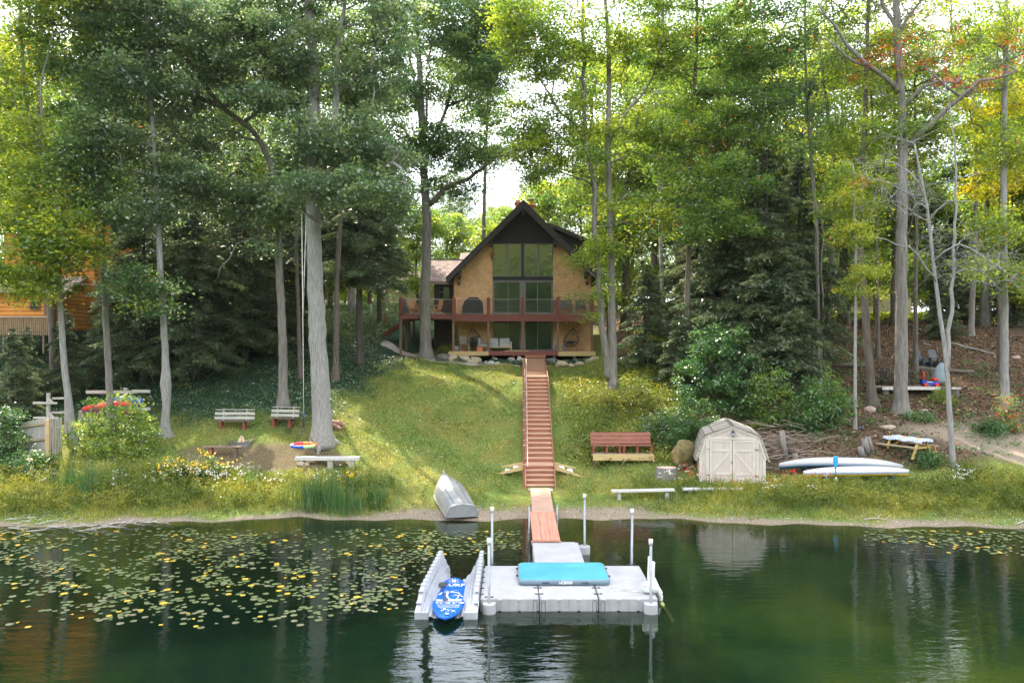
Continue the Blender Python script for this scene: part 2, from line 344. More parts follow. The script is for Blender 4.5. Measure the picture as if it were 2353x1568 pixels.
def build_light():
    w = bpy.data.worlds.new('World'); SC.world = w; w.use_nodes = True; N = w.node_tree.nodes; L = w.node_tree.links; N.clear()
    out = N.new('ShaderNodeOutputWorld'); bg = N.new('ShaderNodeBackground'); bg.inputs['Strength'].default_value = .15
    sk = N.new('ShaderNodeTexSky'); sk.sky_type = 'NISHITA'; sk.sun_disc = False; sk.sun_elevation = math.radians(SUN_EL); sk.sun_rotation = math.radians(SUN_AZ)
    sk.air_density = 1.0; sk.dust_density = 2.0; sk.ozone_density = 1.0
    tc = N.new('ShaderNodeTexCoord'); mp = N.new('ShaderNodeMapping'); mp.inputs['Scale'].default_value = (1, 1, 2.6); L.new(tc.outputs['Generated'], mp.inputs['Vector'])
    nz = N.new('ShaderNodeTexNoise'); nz.inputs['Scale'].default_value = 2.6; nz.inputs['Detail'].default_value = 7; nz.inputs['Roughness'].default_value = .6; L.new(mp.outputs[0], nz.inputs['Vector'])
    cr = N.new('ShaderNodeValToRGB'); cr.color_ramp.elements[0].position = .36; cr.color_ramp.elements[1].position = .56; L.new(nz.outputs['Fac'], cr.inputs['Fac'])
    mx = N.new('ShaderNodeMix'); mx.data_type = 'RGBA'; L.new(cr.outputs['Color'], mx.inputs[0]); L.new(sk.outputs[0], mx.inputs[6]); mx.inputs[7].default_value = (11.5, 11.9, 12.6, 1)
    L.new(mx.outputs[2], bg.inputs['Color']); L.new(bg.outputs[0], out.inputs['Surface'])
    sd = bpy.data.lights.new('sun', 'SUN'); sd.energy = 5.0; sd.angle = math.radians(.6); sd.color = (1, .90, .74)
    so = bpy.data.objects.new('sun', sd); COL.objects.link(so)
    el, az = math.radians(SUN_EL), math.radians(SUN_AZ)
    d = Vector((math.sin(az) * math.cos(el), math.cos(az) * math.cos(el), math.sin(el)))
    so.rotation_euler = d.to_track_quat('Z', 'Y').to_euler(); so.location = (0, 0, 60)
    cd = bpy.data.cameras.new('camera'); cd.sensor_width = 36; cd.lens = F / 2352 * 36; cd.clip_end = 2000; cd.clip_start = .1
    co = bpy.data.objects.new('camera', cd); COL.objects.link(co); co.location = (0, 0, CH); co.rotation_euler = (math.radians(90), 0, 0); SC.camera = co
    SC.view_settings.view_transform = 'Standard'; SC.view_settings.look = 'None'; SC.view_settings.exposure = EXPOSURE; SC.view_settings.gamma = 1
    c = SC.cycles; c.max_bounces = 8; c.transparent_max_bounces = 12; c.diffuse_bounces = 3; c.glossy_bounces = 3; c.transmission_bounces = 4
    c.caustics_reflective = False; c.caustics_refractive = False; c.sample_clamp_indirect = 6; c.use_denoising = True
EXPOSURE = 1.5
# ---------------------------------------------------------------- trees
BARK = {}
def barks():
    BARK['grey'] = mat('grey_bark', (.10, .088, .078), .9, scale=3, col2=(.24, .22, .195), bump=.9, bscale=9, stretch=(3.5, 3.5, .45))
    BARK['pale'] = mat('pale_bark', (.15, .145, .135), .9, scale=4, col2=(.33, .315, .295), bump=1.0, bscale=7, stretch=(5, 5, .5))
    BARK['brown'] = mat('brown_bark', (.065, .052, .04), .9, scale=3, col2=(.16, .13, .105), bump=.9, bscale=9, stretch=(3.5, 3.5, .5))
    BARK['dark'] = mat('dark_bark', (.035, .03, .026), .95, scale=3, col2=(.10, .085, .07), bump=.9, bscale=9, stretch=(3, 3, .5))
    BARK['birch'] = mat('birch_bark', (.10, .09, .08), .8, scale=3.2, col2=(.70, .68, .64), bump=.3, bscale=9, stretch=(1, 1, 3.2))
LEAF = {}
def leaves_setup():
    LEAF['oak'] = leafmat('oak_leaf', (.040, .088, .040), (.105, .185, .076), (.27, .34, .125), .50, (.42, .10, .03), .10, 1.7)
    LEAF['maple'] = leafmat('maple_leaf', (.036, .095, .022), (.098, .19, .038), (.24, .32, .055), .53, (.62, .20, .02), .06, 2.0)
    LEAF['bright'] = leafmat('bright_leaf', (.050, .115, .020), (.145, .225, .035), (.33, .37, .055), .56, (.70, .26, .02), .05, 2.1)
    LEAF['yellow'] = leafmat('yellow_leaf', (.10, .17, .015), (.25, .30, .03), (.50, .40, .04), .55, (.75, .22, .02), .05, 1.8)
    LEAF['deep'] = leafmat('deep_leaf', (.032, .085, .032), (.085, .170, .056), (.21, .30, .085), .50, (.5, .16, .02), .07, 1.8)
    LEAF['hemlock'] = leafmat('hemlock_needle', (.036, .064, .032), (.095, .140, .064), (.23, .26, .10), .38, None, .05, 1.4)
    LEAF['orange'] = leafmat('orange_leaf', (.35, .07, .015), (.60, .15, .03), (.75, .30, .05), .5, None, .05, 1.2)
    LEAF['bush'] = leafmat('bush_leaf', (.020, .075, .020), (.05, .14, .03), (.13, .23, .05), .45, None, .08, 1.8)
    LEAF['weed'] = leafmat('weed_leaf', (.055, .095, .014), (.15, .20, .030), (.36, .34, .06), .40, None, .04, 1.6)
    LEAF['grass'] = leafmat('grass_blade', (.06, .11, .020), (.18, .24, .04), (.48, .44, .13), .35, None, .04, 1.5)
    LEAF['ivy'] = leafmat('ivy_leaf', (.014, .050, .028), (.040, .105, .052), (.15, .23, .11), .30, None, .14, 1.4)
    LEAF['far'] = leafmat('far_leaf', (.04, .08, .035), (.10, .16, .06), (.19, .25, .09), .45, None, .05, 1.4)
def wig(a, b, k, amp, rr):
    a = np.array(a, float); b = np.array(b, float); t = np.linspace(0, 1, k + 1)[:, None]
    p = a + (b - a) * t; w = rr.normal(size=(k + 1, 3)) * amp; w[0] = 0; w[-1] = 0
    return p + w
def smooth_path(pts, step=.7):
    pts = np.array(pts, float); out = []
    n = len(pts)
    for i in range(n - 1):
        p0, p1, p2, p3 = pts[max(i - 1, 0)], pts[i], pts[i + 1], pts[min(i + 2, n - 1)]
        k = max(1, int(np.linalg.norm(p2 - p1) / step))
        for j in range(k):
            t = j / k; out.append(.5 * ((2 * p1) + (-p0 + p2) * t + (2 * p0 - 5 * p1 + 4 * p2 - p3) * t * t + (-p0 + 3 * p1 - 3 * p2 + p3) * t ** 3))
    out.append(pts[-1]); return np.array(out)
def wood_net(mb, pads, nodes, nrad, rr, rmin=.012, k=.016, drop=.0, twig=5):
    """join pads to the nearest wood below them, thickening what carries more"""
    order = np.argsort(np.min(np.linalg.norm(pads[:, None] - nodes[None], axis=2), axis=1)) if len(nodes) < 4000 else np.arange(len(pads))
    P_ = list(nodes); par = [-1] * len(nodes); lim = list(nrad); is_trunk = [True] * len(nodes); segs = []
    for i in order:
        A = np.array(P_); d = A - pads[i]; dist = np.linalg.norm(d, axis=1)
        pen = np.where(d[:, 2] > -.15 * dist, 1.0 + .9 * (d[:, 2] / np.maximum(dist, .01) + .15), 1.0)
        j = int(np.argmin(dist * pen + np.where(np.array(is_trunk), .0, .25)))
        kk = max(2, int(dist[j] / .8)); path = wig(P_[j], pads[i], kk, .05 + .035 * dist[j] / kk, rr)
        mid = np.sin(np.linspace(0, math.pi, kk + 1)) * dist[j] * .08; path[:, 2] += mid
        prev = j; ids = [j]
        for q in path[1:]:
            P_.append(q); par.append(prev); lim.append(9); is_trunk.append(False); prev = len(P_) - 1; ids.append(prev)
        segs.append(ids)
    load = np.zeros(len(P_)); 
    for ids in segs: load[ids[-1]] += 1
    for i in range(len(P_) - 1, -1, -1):
        if par[i] >= 0: load[par[i]] += load[i]
    for ids in segs:
        r = [max(rmin, k * load[i] ** .55) for i in ids]; r[0] = min(r[1] * 1.1, lim[ids[0]] if lim[ids[0]] < 9 else r[1] * 1.1); r[-1] = rmin
        mb.tube([P_[i] for i in ids], r, 5 if max(r) < .06 else 7, caps=False)
    return P_
def pads_in(blobs, n, rr, shell=.45):
    vol = np.array([(b[3] * b[4] * b[5]) ** .67 * (b[6] if len(b) > 6 else 1) for b in blobs]); pick = rr.choice(len(blobs), n, p=vol / vol.sum())
    B = np.array([b[:6] for b in blobs], float)[pick]
    d = unit(rr.normal(size=(n, 3))) * (rr.uniform(0, 1, n) ** shell)[:, None]
    return B[:, :3] + d * B[:, 3:]
def pad_leaves(pads, n, pr, flat, size, rr, up=.8, tint=(.15, .8), asp=.6, spot=.0):
    m = len(pads); k = rr.poisson(n, m); rep = np.repeat(np.arange(m), k); tot = len(rep)
    prs = pr * rr.uniform(.6, 1.35, m)
    o = rr.normal(size=(tot, 3)) * .55; o[:, 2] *= flat
    rad = np.hypot(o[:, 0], o[:, 1]); o[:, 2] -= rad ** 2 * .18          # sprays droop at the rim
    c = pads[rep] + o * prs[rep][:, None]
    t0 = rr.uniform(tint[0], tint[1], m)
    t = t0[rep] + rr.normal(size=tot) * .14
    t = np.clip(t, 0, .93)
    if spot:
        hot = rr.uniform(size=m) < spot * 2.5
        t = np.where((rr.uniform(size=tot) < spot) | (hot[rep] & (rr.uniform(size=tot) < .3)), 1.0, t)
    return blades(c, size, asp, up, rr), t
def V3(u, v, Y): p = P(u, v, Y); return np.array([p.x, p.y, p.z])
def blob(u, v, Y, ru, rv, rd, w=1): s = Y / F; return (X(u, Y), Y, Z(v, Y), ru * s, rd, rv * s, w)
def tree(name, label, path, r0, r1, blobs, npads, nleaf, lsize, leaf, bark, cat='tree', limbs=(), pr=.85, flat=.4, up=.8, tint=(.15, .8), spot=0.0, group=None, seed=0, bare=0, Y=None, flare=.7, kbr=.016, bulge=None, shell=.45):
    rr = np.random.default_rng(seed + 100)
    b = hit(path[0][0], path[0][1]) if Y is None else Vector((X(path[0][0], Y), Y, gz(X(path[0][0], Y), Y)))
    Y0 = b.y; t = thing(name, label, cat, b, 0, group)
    pts = [np.array(b) - np.array([0, 0, .25])] + [np.array(b)] + [V3(p[0], p[1], Y0 + (p[2] if len(p) > 2 else 0)) for p in path[1:]]
    tr = smooth_path(pts, .45); h = np.concatenate([[0], np.cumsum(np.linalg.norm(np.diff(tr, axis=0), axis=1))]); f = h / h[-1]
    rad = r0 * (1 - f) + r1 * f; rad = rad * (1 + flare * .8 * np.exp(-np.maximum(h - .25, 0) / .38))
    if bulge: rad = rad * (1 + bulge[1] * np.exp(-((h - bulge[0]) / .7) ** 2))
    rad = rad * (1 + rr.normal(size=len(rad)) * .025)
    mb = MB(); n0 = 14
    tr2 = tr.copy(); tr2[2:-1, :2] += rr.normal(size=(len(tr) - 3, 2)) * r0 * .05
    mb.tube(tr2, list(rad), n0)
    # root toes
    for a in range(5):
        an = a * 1.256 + rr.uniform(-.4, .4); R = r0 * (1 + flare)
        q = np.array(b) + np.array([math.cos(an), math.sin(an), 0]) * R * .55
        e = np.array(b) + np.array([math.cos(an), math.sin(an), 0]) * R * 1.35; e[2] = gz(e[0], e[1]) - .08
        mb.tube([q + np.array([0, 0, min(r0, .25) * .8]), (q + e) / 2 + np.array([0, 0, min(r0, .25) * .10]), e], [r0 * .30, r0 * .22, r0 * .08], 7)
    k0 = max(2, int(len(tr) * (.45 if len(limbs) else .35)))
    nodes = [tr[k0:]]; nr = [rad[k0:]]
    for lm in limbs:
        l0, l1 = lm[0]; lp = smooth_path([V3(p[0], p[1], Y0 + (p[2] if len(p) > 2 else 0)) for p in lm[1:]], .5)
        if len(lm[1:]) > 2: lp[1:-1] += rr.normal(size=(len(lp) - 2, 3)) * .05
        lr = np.linspace(l0, l1, len(lp)); mb.tube(lp, list(lr), 9); nodes.append(lp[2:]); nr.append(lr[2:])
    nodes = np.concatenate(nodes); nr = np.concatenate(nr)
    if npads:
        pads = pads_in([blob(*q[:2], Y0 + q[2], *q[3:]) for q in blobs], npads, rr, shell)
        pads[:, 2] = np.maximum(pads[:, 2], GZ(pads[:, 0], pads[:, 1]) + .5)
        wood_net(mb, pads, nodes, nr, rr, k=kbr)
        if nleaf:
            q, tt = pad_leaves(pads, nleaf, pr, flat, lsize, rr, up, tint, spot=spot)
            q = q - np.array(b)[None, None, :]
            quads_mesh('crown', q, tt, LEAF[leaf], t)
    if bare:                                     # leafless twigs at the ends
        tips = pads_in([blob(*q[:2], Y0 + q[2], *q[3:]) for q in blobs], bare, rr)
        wood_net(mb, tips, nodes, nr, rr, rmin=.009, k=.012)
        mb2 = MB()
        for p in tips:
            for _ in range(5):
                e = p + rr.normal(size=3) * np.array([.55, .55, .45]); e2 = e + (e - p) * .5 + rr.normal(size=3) * .12
                mb.tube([p, e, e2], [.008, .006, .004], 3, caps=False)
    mb.build('trunk', BARK[bark], t, world=True)
    return t
# conifers: tiers of drooping sprays
def hemlock_mesh(h, R, seed, clear=.12, dens=1.0, size=.22, droop=.35):
    rr = np.random.default_rng(seed); C = []; D = []; T = []; mb = MB()
    zs = np.arange(0, h, .5); mb.tube([(.04 * math.sin(z), .04 * math.cos(z * .8), z - .3) for z in np.append(zs, h)], list(np.linspace(h * .014 + .03, .02, len(zs) + 1)), 9)
    z = h * clear
    while z < h - .3:
        f = (z - h * clear) / (h * (1 - clear)); rad = R * (1 - f) ** .75 * (.45 + .55 * min(1, f * 6 + .55)); nb = int(rr.integers(3, 6))
        for _ in range(nb):
            a = rr.uniform(0, 2 * math.pi); L_ = rad * rr.uniform(.65, 1.15); dr = droop * rr.uniform(.5, 1.4)
            t = np.linspace(0, 1, 7); x = t * L_; zz = z + x * .12 - dr * x * t; w = math.sin(a), math.cos(a)
            sway = rr.normal() * .12 * L_ * t ** 2
            pth = np.stack([x * w[1] - sway * w[0], x * w[0] + sway * w[1], zz], 1)
            if L_ > .7: mb.tube(pth, list(np.linspace(.012 + L_ * .009, .004, 7)), 4, caps=False)
            n = int(125 * dens * L_); tt = rr.uniform(.12, 1, n) ** .8; i = np.clip((tt * 6).astype(int), 0, 5); fr = tt * 6 - i
            base = pth[i] * (1 - fr[:, None]) + pth[i + 1] * fr[:, None]
            lat = rr.normal(size=n) * .30 * L_ * (1.05 - tt) ** .5 * .62
            c = base + np.stack([-w[0] * lat, w[1] * lat, -np.abs(lat) * .30 - rr.exponential(.07, n)], 1)
            d = np.stack([w[1] - w[0] * np.sign(lat) * .8, w[0] + w[1] * np.sign(lat) * .8, -.35 - 0 * lat], 1)
            C.append(c); D.append(d); T.append(np.clip(rr.uniform(.05, .5) + tt * .28 + rr.normal(size=n) * .13, 0, .93))
        z += rr.uniform(.16, .36) * (1 + h * .01)
    C = np.concatenate(C); D = np.concatenate(D); T = np.concatenate(T)
    return mb, blades(C, size, .34, .55, rr, D, .03), T
HEM = []
def hemlocks():
    for i, (h, R, cl) in enumerate(((13, 3.6, .06), (9, 2.9, .05), (15, 3.2, .32))):
        mb, q, T = hemlock_mesh(h, R, 40 + i, cl)
        t = thing('hemlock_tree', '', 'conifer'); mb.build('trunk', BARK['dark'], t); quads_mesh('crown', q, T, LEAF['hemlock'], t)
        HEM.append((t, h)); t['used'] = 0
def put_hemlock(i, x, y, h, rz, label, group='dark hemlocks under the tall trees'):
    t, h0 = HEM[i]
    o = t if not t['used'] else copy_tree(t)
    t['used'] = 1; o.location = (x, y, gz(x, y) - .05); o.rotation_euler = (0, 0, rz); s = h / h0; o.scale = (s * 1.05, s * 1.05, s)
    tag(o, label, 'conifer', group); return o
# shared mid-distance broadleaf kinds
MID = {}
def broad_proto(key, h, R, leaf, bark, seed, npads=150, nleaf=85, ls=.27, low=.35, tint=(.15, .85), spot=0.0012):
    rr = np.random.default_rng(seed); mb = MB(); zs = np.linspace(-.4, h * .9, 14)
    tr = np.stack([np.cumsum(rr.normal(size=14)) * .06, np.cumsum(rr.normal(size=14)) * .06, zs], 1); rad = np.linspace(h * .012 + .05, .03, 14); rad[0] *= 1.6; rad[1] *= 1.1
    mb.tube(tr, list(rad), 9)
    bl = []
    for k in range(9):
        z = h * rr.uniform(low + .08, .93); f = 1 - abs(z / h - .62) * 1.5; a = rr.uniform(0, 6.28); d = R * .5 * rr.uniform(.1, 1) * f
        bl.append((d * math.cos(a), d * math.sin(a), z, R * .55 * f + .6, R * .55 * f + .6, h * .11))
    pads = pads_in(bl, npads, rr); wood_net(mb, pads, tr[4:], rad[4:], rr)
    q, T = pad_leaves(pads, nleaf, 1.05, .42, ls, rr, .8, tint, spot=spot)
    t = thing('leafy_tree', '', 'tree'); mb.build('trunk', BARK[bark], t); quads_mesh('crown', q, T, LEAF[leaf], t); t['used'] = 0
    MID[key] = (t, h)
def put_mid(key, x, y, h, rz, label, group, sx=1.0, name='leafy_tree'):
    t, h0 = MID[key]
    o = t if not t['used'] else copy_tree(t)
    t['used'] = 1; s = h / h0; o.location = (x, y, gz(x, y)); o.rotation_euler = (0, 0, rz); o.scale = (s * sx, s * sx, s)
    return tag(o, label, 'tree', group)
def bush(name, label, c, r, npads, nleaf, ls, leaf, seed, stems=5, cat='bush', pr=.35, flat=.6, up=.6, tint=(.2, .85), spot=0.0, group=None, flower=None, bark='brown'):
    rr = np.random.default_rng(seed); b = Vector((c[0], c[1], gz(c[0], c[1]))); t = thing(name, label, cat, b, 0, group)
    d = unit(rr.normal(size=(npads, 3))) * (rr.uniform(0, 1, npads) ** .4)[:, None]; d[:, 2] = np.abs(d[:, 2])
    pads = d * np.array(r); pads[:, 2] = np.maximum(pads[:, 2], .15) ; pads[:, 2] += GZ(b.x + pads[:, 0], b.y + pads[:, 1]) - b.z
    nodes = np.array([[.1 * math.sin(k * 2.1) * (z + .2), .1 * math.cos(k * 2.1) * (z + .2), z * r[2]] for k in range(stems) for z in (0, .2, .4)]); mb = MB()
    for k in range(stems): mb.tube([nodes[k * 3] - np.array([0, 0, .2]), nodes[k * 3 + 1], nodes[k * 3 + 2]], [.025, .02, .015], 5, caps=False)
    wood_net(mb, pads, nodes, np.full(len(nodes), .02), rr, rmin=.006, k=.006)
    mb.build('stems', BARK[bark], t)
    q, T = pad_leaves(pads, nleaf, pr, flat, ls, rr, up, tint, spot=spot); quads_mesh('foliage', q, T, LEAF[leaf], t)
    if flower:
        m_, n_, s_ = flower; k = rr.integers(0, npads, n_); c_ = pads[k] * 1.05 + rr.normal(size=(n_, 3)) * pr * .4 + np.array([0, -.05, .1])
        quads_mesh('blossoms', blades(c_, s_, 1.0, .6, rr), rr.uniform(0, 1, n_), m_, t)
    return t
# ---------------------------------------------------------------- the wood
def build_trees():
    barks(); leaves_setup()
    T = tree
    # ---- left bank
    T('maple_tree', 'slim grey leaning maple at the water end of the wooden fence', [(172, 1018), (150, 860), (140, 720), (131, 590), (112, 480), (82, 310), (62, 245), (50, 100), (45, -60)], .15, .05,
      [(40, 330, -.5, 100, 90, 1.6), (120, 560, -1, 95, 60, 1.6, 1.4), (60, 500, -1, 90, 45, 1.6, 1.5), (150, 495, -1, 80, 40, 1.6, 1.4), (60, 620, -1.2, 90, 70, 1.5, 1.3), (30, 150, 0, 110, 120, 2), (110, 30, 0, 130, 110, 2.2), (40, -120, 0, 150, 120, 3), (60, 450, -1, 95, 70, 1.6), (330, 690, -.8, 55, 22, .8, .7), (200, 560, -.8, 70, 50, 1)],
      330, 145, 0.158, 'bright', 'pale', seed=1, tint=(.1, .9), spot=.0018, limbs=[[(.07, .03), (103, 440), (97, 300, -.3), (98, 200, -.5), (120, 80, -.6)], [(.05, .02), (85, 330), (40, 250, -.5), (0, 150, -.6)]])
    T('maple_tree', 'stout brown trunk rising close behind the slim leaning maple', [(128, 905), (118, 720), (112, 600), (100, 430), (90, 250), (95, 50), (100, -80)], .22, .08,
      [(170, 60, 1, 160, 90, 2.5), (120, -80, 1, 170, 110, 3), (190, 330, 1, 120, 80, 2), (220, 230, 1, 110, 70, 2.5), (20, 200, 1, 110, 90, 2.5)],
      130, 137, 0.149, 'maple', 'brown', seed=2, tint=(.2, .9), spot=.0027)
    T('maple_tree', 'slim straight grey trunk growing up through the yellow green bush', [(256, 990), (248, 830), (240, 660), (233, 480), (226, 300), (222, 120), (215, -60)], .17, .06,
      [(230, 480, -.6, 90, 60, 1.5), (300, 640, -1, 90, 40, 1.2, 1.3), (220, 300, -.6, 120, 90, 2), (240, 120, 0, 150, 110, 2.5), (210, -60, 0, 160, 120, 3), (330, 700, -1.2, 60, 26, .8), (170, 400, -1, 90, 60, 1.4)],
      240, 152, 0.166, 'deep', 'grey', seed=3, spot=.0027)
    T('oak_tree', 'grey trunk swollen halfway up, with spread roots beside the bush', [(380, 1000), (381, 930), (381, 850), (374, 720), (368, 620), (361, 480), (352, 320), (342, 150), (335, -40)], .17, .07,
      [(330, 480, 0, 110, 60, 1.8), (300, 330, 0, 120, 80, 2), (340, 180, 0, 150, 100, 2.6), (330, 0, 0, 170, 110, 3), (420, 420, 0, 80, 60, 1.6)],
      220, 152, 0.166, 'oak', 'pale', seed=4, bulge=(2.6, .5), flare=1.3)
    T('oak_tree', 'oak behind the two slatted benches whose trunk bends into a great slanting limb', [(651, 930), (649, 760), (641, 620), (637, 480), (629, 400), (588, 311), (507, 243), (463, 183), (420, 130), (340, 60)], .23, .08,
      [(640, 470, -1.2, 150, 55, 1.8, 1.6), (480, 440, -1.2, 110, 50, 1.8, 1.5), (560, 560, -1.0, 90, 30, 1.0, .8), (560, 180, 0, 190, 90, 3), (420, 90, 0, 190, 100, 3.4), (300, 200, 0, 140, 90, 3), (620, 20, 0, 180, 90, 3.4), (480, 330, 0, 110, 60, 2.4), (430, -80, 0, 200, 100, 4), (720, 450, -1.5, 90, 50, 1.4, 1.3)],
      340, 166, 0.178, 'oak', 'grey', seed=5, limbs=[[(.15, .05), (505, 243), (430, 212, -.4), (372, 186, -.8), (314, 172, -1), (250, 190, -1.4)], [(.07, .02), (600, 330), (520, 300, .5), (430, 325, 1), (350, 300, 1)], [(.06, .02), (640, 540), (600, 545, -1), (545, 560, -1.3), (500, 640, -1.4)]])
    T('oak_tree', 'massive pale grey oak with the rope swing, the broadest trunk on the bank', [(741, 1018), (737, 900), (731, 780), (724, 640), (720, 520), (719, 400), (721, 300), (722, 200), (712, 60), (705, -80)], .47, .17,
      [(850, 440, -1.5, 110, 70, 2.2, 1.7), (760, 330, -1, 150, 80, 2.5), (860, 330, -.5, 110, 80, 2.2), (700, 430, -2, 110, 40, 1.6, 1.2), (660, 200, 0, 170, 90, 3), (830, 180, 0, 130, 90, 3), (720, 60, 0, 200, 90, 3.6), (560, 60, 0, 160, 100, 3), (880, 30, 0, 110, 90, 3), (720, -90, 0, 240, 110, 4.4)],
      350, 166, 0.178, 'oak', 'pale', seed=6, flare=.45, limbs=[[(.22, .06), (722, 430), (754, 331, -.4), (771, 270, -.5), (775, 152, -.5), (782, 60, -.5), (800, -60, -.5)], [(.12, .03), (724, 380), (690, 280, .8), (650, 200, 1.2), (610, 120, 1.5)], [(.10, .03), (728, 420), (800, 360, -1), (860, 330, -1.5), (920, 350, -2)]])
    T('oak_tree', 'dark slender trunk glimpsed between the slanting oak and the swing oak', [(690, 870), (685, 700), (681, 560), (684, 380), (690, 200)], .12, .05,
      [(640, 300, 1, 100, 80, 2), (700, 120, 1, 130, 100, 2.4)], 60, 121, 0.163, 'deep', 'brown', seed=7)
    T('maple_tree', 'mid grey trunk close to the swing oak on its lawn side', [(771, 873), (773, 740), (776, 600), (790, 400), (800, 200)], .17, .07,
      [(800, 300, 1, 100, 100, 2.4), (830, 100, 1, 120, 120, 3)], 80, 121, 0.163, 'maple', 'brown', seed=8)
    T('maple_tree', 'tall many-forked maple standing before the left half of the deck', [(978, 822), (976, 700), (979, 580), (980, 500), (975, 400), (970, 300), (966, 200), (958, 80), (950, -60)], .36, .12,
      [(900, 340, 0, 120, 65, 2.6, 1.5), (1080, 350, 0, 105, 55, 2.6, 1.6), (930, 200, 0, 100, 80, 2.6, 1.1), (1070, 210, 0, 100, 60, 2.6, 1.2), (980, 60, 0, 150, 80, 3.4, 1.1), (1130, 150, 0, 70, 60, 2.2, 1.8), (1140, 20, 0, 100, 60, 2.4, 1.8), (1060, 100, 0, 80, 60, 2.2, 1.3), (895, 445, 0, 90, 50, 1.8, 1.3), (1035, 435, 0, 75, 34, 1.4, 1.2), (985, 330, -.6, 60, 60, 1.5), (1110, 90, 0, 70, 70, 2, .6), (980, -80, 0, 190, 100, 4)],
      640, 140, 0.17, 'deep', 'grey', seed=9, tint=(.2, .9), limbs=[[(.19, .06), (986, 470), (1023, 436, -.3), (1074, 409, -.5), (1124, 372, -.6), (1150, 350, -.6)], [(.13, .03), (977, 345), (1023, 253, .3), (1043, 186, .5), (1067, 128, .6), (1110, 50, .8)], [(.12, .03), (972, 310), (955, 203, .5), (939, 118, .6), (930, 20, .8)], [(.10, .03), (974, 350), (983, 203, -.5), (989, 101, -.6), (1000, 0, -.8)], [(.09, .03), (978, 380), (930, 300, -.5), (880, 250, -.8), (850, 180, -1)]])
    # ---- right of the house
    T('maple_tree', 'twin-stemmed grey maple between the house and the hemlocks', [(1408, 893), (1406, 760), (1404, 620), (1401, 480), (1396, 338), (1399, 203), (1396, 84), (1385, -60)], .23, .08,
      [(1300, 380, -.5, 120, 70, 2.4, 1.3), (1380, 300, 0, 120, 70, 2.6), (1480, 300, 0, 110, 80, 2.8), (1270, 250, 0, 100, 80, 2.4), (1340, 120, 0, 140, 90, 3), (1480, 100, 0, 130, 100, 3), (1235, 90, 0, 105, 95, 2.6, 2.2), (1190, 20, 0, 70, 60, 2, 1.8), (1220, 300, -.4, 60, 90, 2, 2), (1450, 470, -.5, 100, 60, 2), (1400, -70, 0, 220, 110, 4.4), (1560, 380, -.6, 90, 80, 2.2), (1370, 690, -1.2, 45, 40, .6, 1.2), (1340, 600, -1.2, 40, 20, .6, 1.3), (1385, 560, -.8, 50, 24, .8, .9), (1440, 660, -.8, 50, 40, .8, .8)],
      400, 152, 0.158, 'bright', 'grey', seed=10, tint=(.05, .8), spot=.0009, limbs=[[(.19, .07), (1400, 870), (1384, 760, -.25), (1374, 640, -.3), (1365, 500, -.3), (1363, 420, -.2), (1342, 300, 0), (1341, 200, 0), (1340, 60, 0), (1340, -50, 0)], [(.09, .03), (1397, 340), (1440, 260), (1490, 200), (1520, 100)], [(.08, .03), (1345, 300), (1290, 260), (1250, 200), (1220, 120)], [(.07, .02), (1365, 430), (1310, 400), (1260, 390)], [(.05, .02), (1372, 640), (1350, 620, -.8), (1325, 605, -1.2)]])
    T('birch_tree', 'white-barked birch with dark scars behind the hanging chairs end of the porch', [(1532, 830), (1530, 780), (1521, 660), (1517, 520), (1513, 380), (1516, 200), (1520, 40)], .16, .06,
      [(1520, 330, 0, 80, 80, 2), (1540, 160, 0, 110, 110, 2.6), (1560, 30, 0, 120, 90, 3)], 90, 121, 0.163, 'maple', 'birch', seed=11, Y=50)
    T('maple_tree', 'brown maple trunk at the near edge of the dark hemlocks', [(1577, 872), (1578, 740), (1581, 600), (1584, 440), (1590, 300), (1600, 100), (1600, -50)], .17, .07,
      [(1590, 470, -1.5, 120, 80, 2, 1.3), (1680, 420, -1.5, 90, 70, 2, 1.1), (1560, 300, 0, 120, 80, 2.6), (1680, 260, 0, 120, 100, 2.8), (1620, 120, 0, 150, 100, 3.2), (1740, 90, 0, 110, 110, 3), (1640, -60, 0, 200, 100, 4), (1650, 520, -2, 100, 45, 1.6, 1.2)],
      320, 152, 0.166, 'maple', 'brown', seed=12, tint=(.1, .75), spot=.0027)
    T('ash_tree', 'slim grey trunk paired with a thinner stem at the hemlocks far edge', [(1880, 877), (1879, 760), (1877, 620), (1874, 480), (1860, 330), (1850, 150), (1850, -40)], .11, .05,
      [(1830, 270, 0, 90, 100, 2.4), (1850, 100, 0, 110, 100, 3), (1760, 200, 0, 90, 100, 2.4), (1860, -60, 0, 150, 100, 4)], 130, 128, 0.163, 'deep', 'grey', seed=13,
      limbs=[[(.07, .03), (1884, 850), (1887, 700, .3), (1888, 560, .4), (1890, 420, .5)]])
    T('maple_tree', 'dark leaning trunk on the leaf-strewn slope beside the hemlocks', [(1894, 800), (1903, 700), (1912, 560), (1920, 420), (1900, 250), (1880, 80)], .20, .07,
      [(1900, 330, 0, 110, 80, 2.6), (1960, 440, 0, 90, 60, 2), (1880, 150, 0, 120, 110, 3), (1960, 60, 0, 120, 90, 3)], 130, 128, 0.172, 'bright', 'brown', seed=14, spot=.0018)
    T('young_maple_tree', 'thin pale sapling with one tuft of yellowing leaves halfway up', [(1964, 983), (1964, 860), (1965, 740), (1966, 600), (1962, 480), (1960, 380)], .085, .03,
      [(1975, 650, -.3, 48, 30, .8, 1.5), (1985, 605, 0, 40, 22, .6), (1960, 540, 0, 60, 40, 1), (1960, 420, 0, 80, 60, 1.4)], 46, 128, 0.129, 'bright', 'pale', seed=15, tint=(.4, .93), spot=.0090, flare=.4, pr=.55)
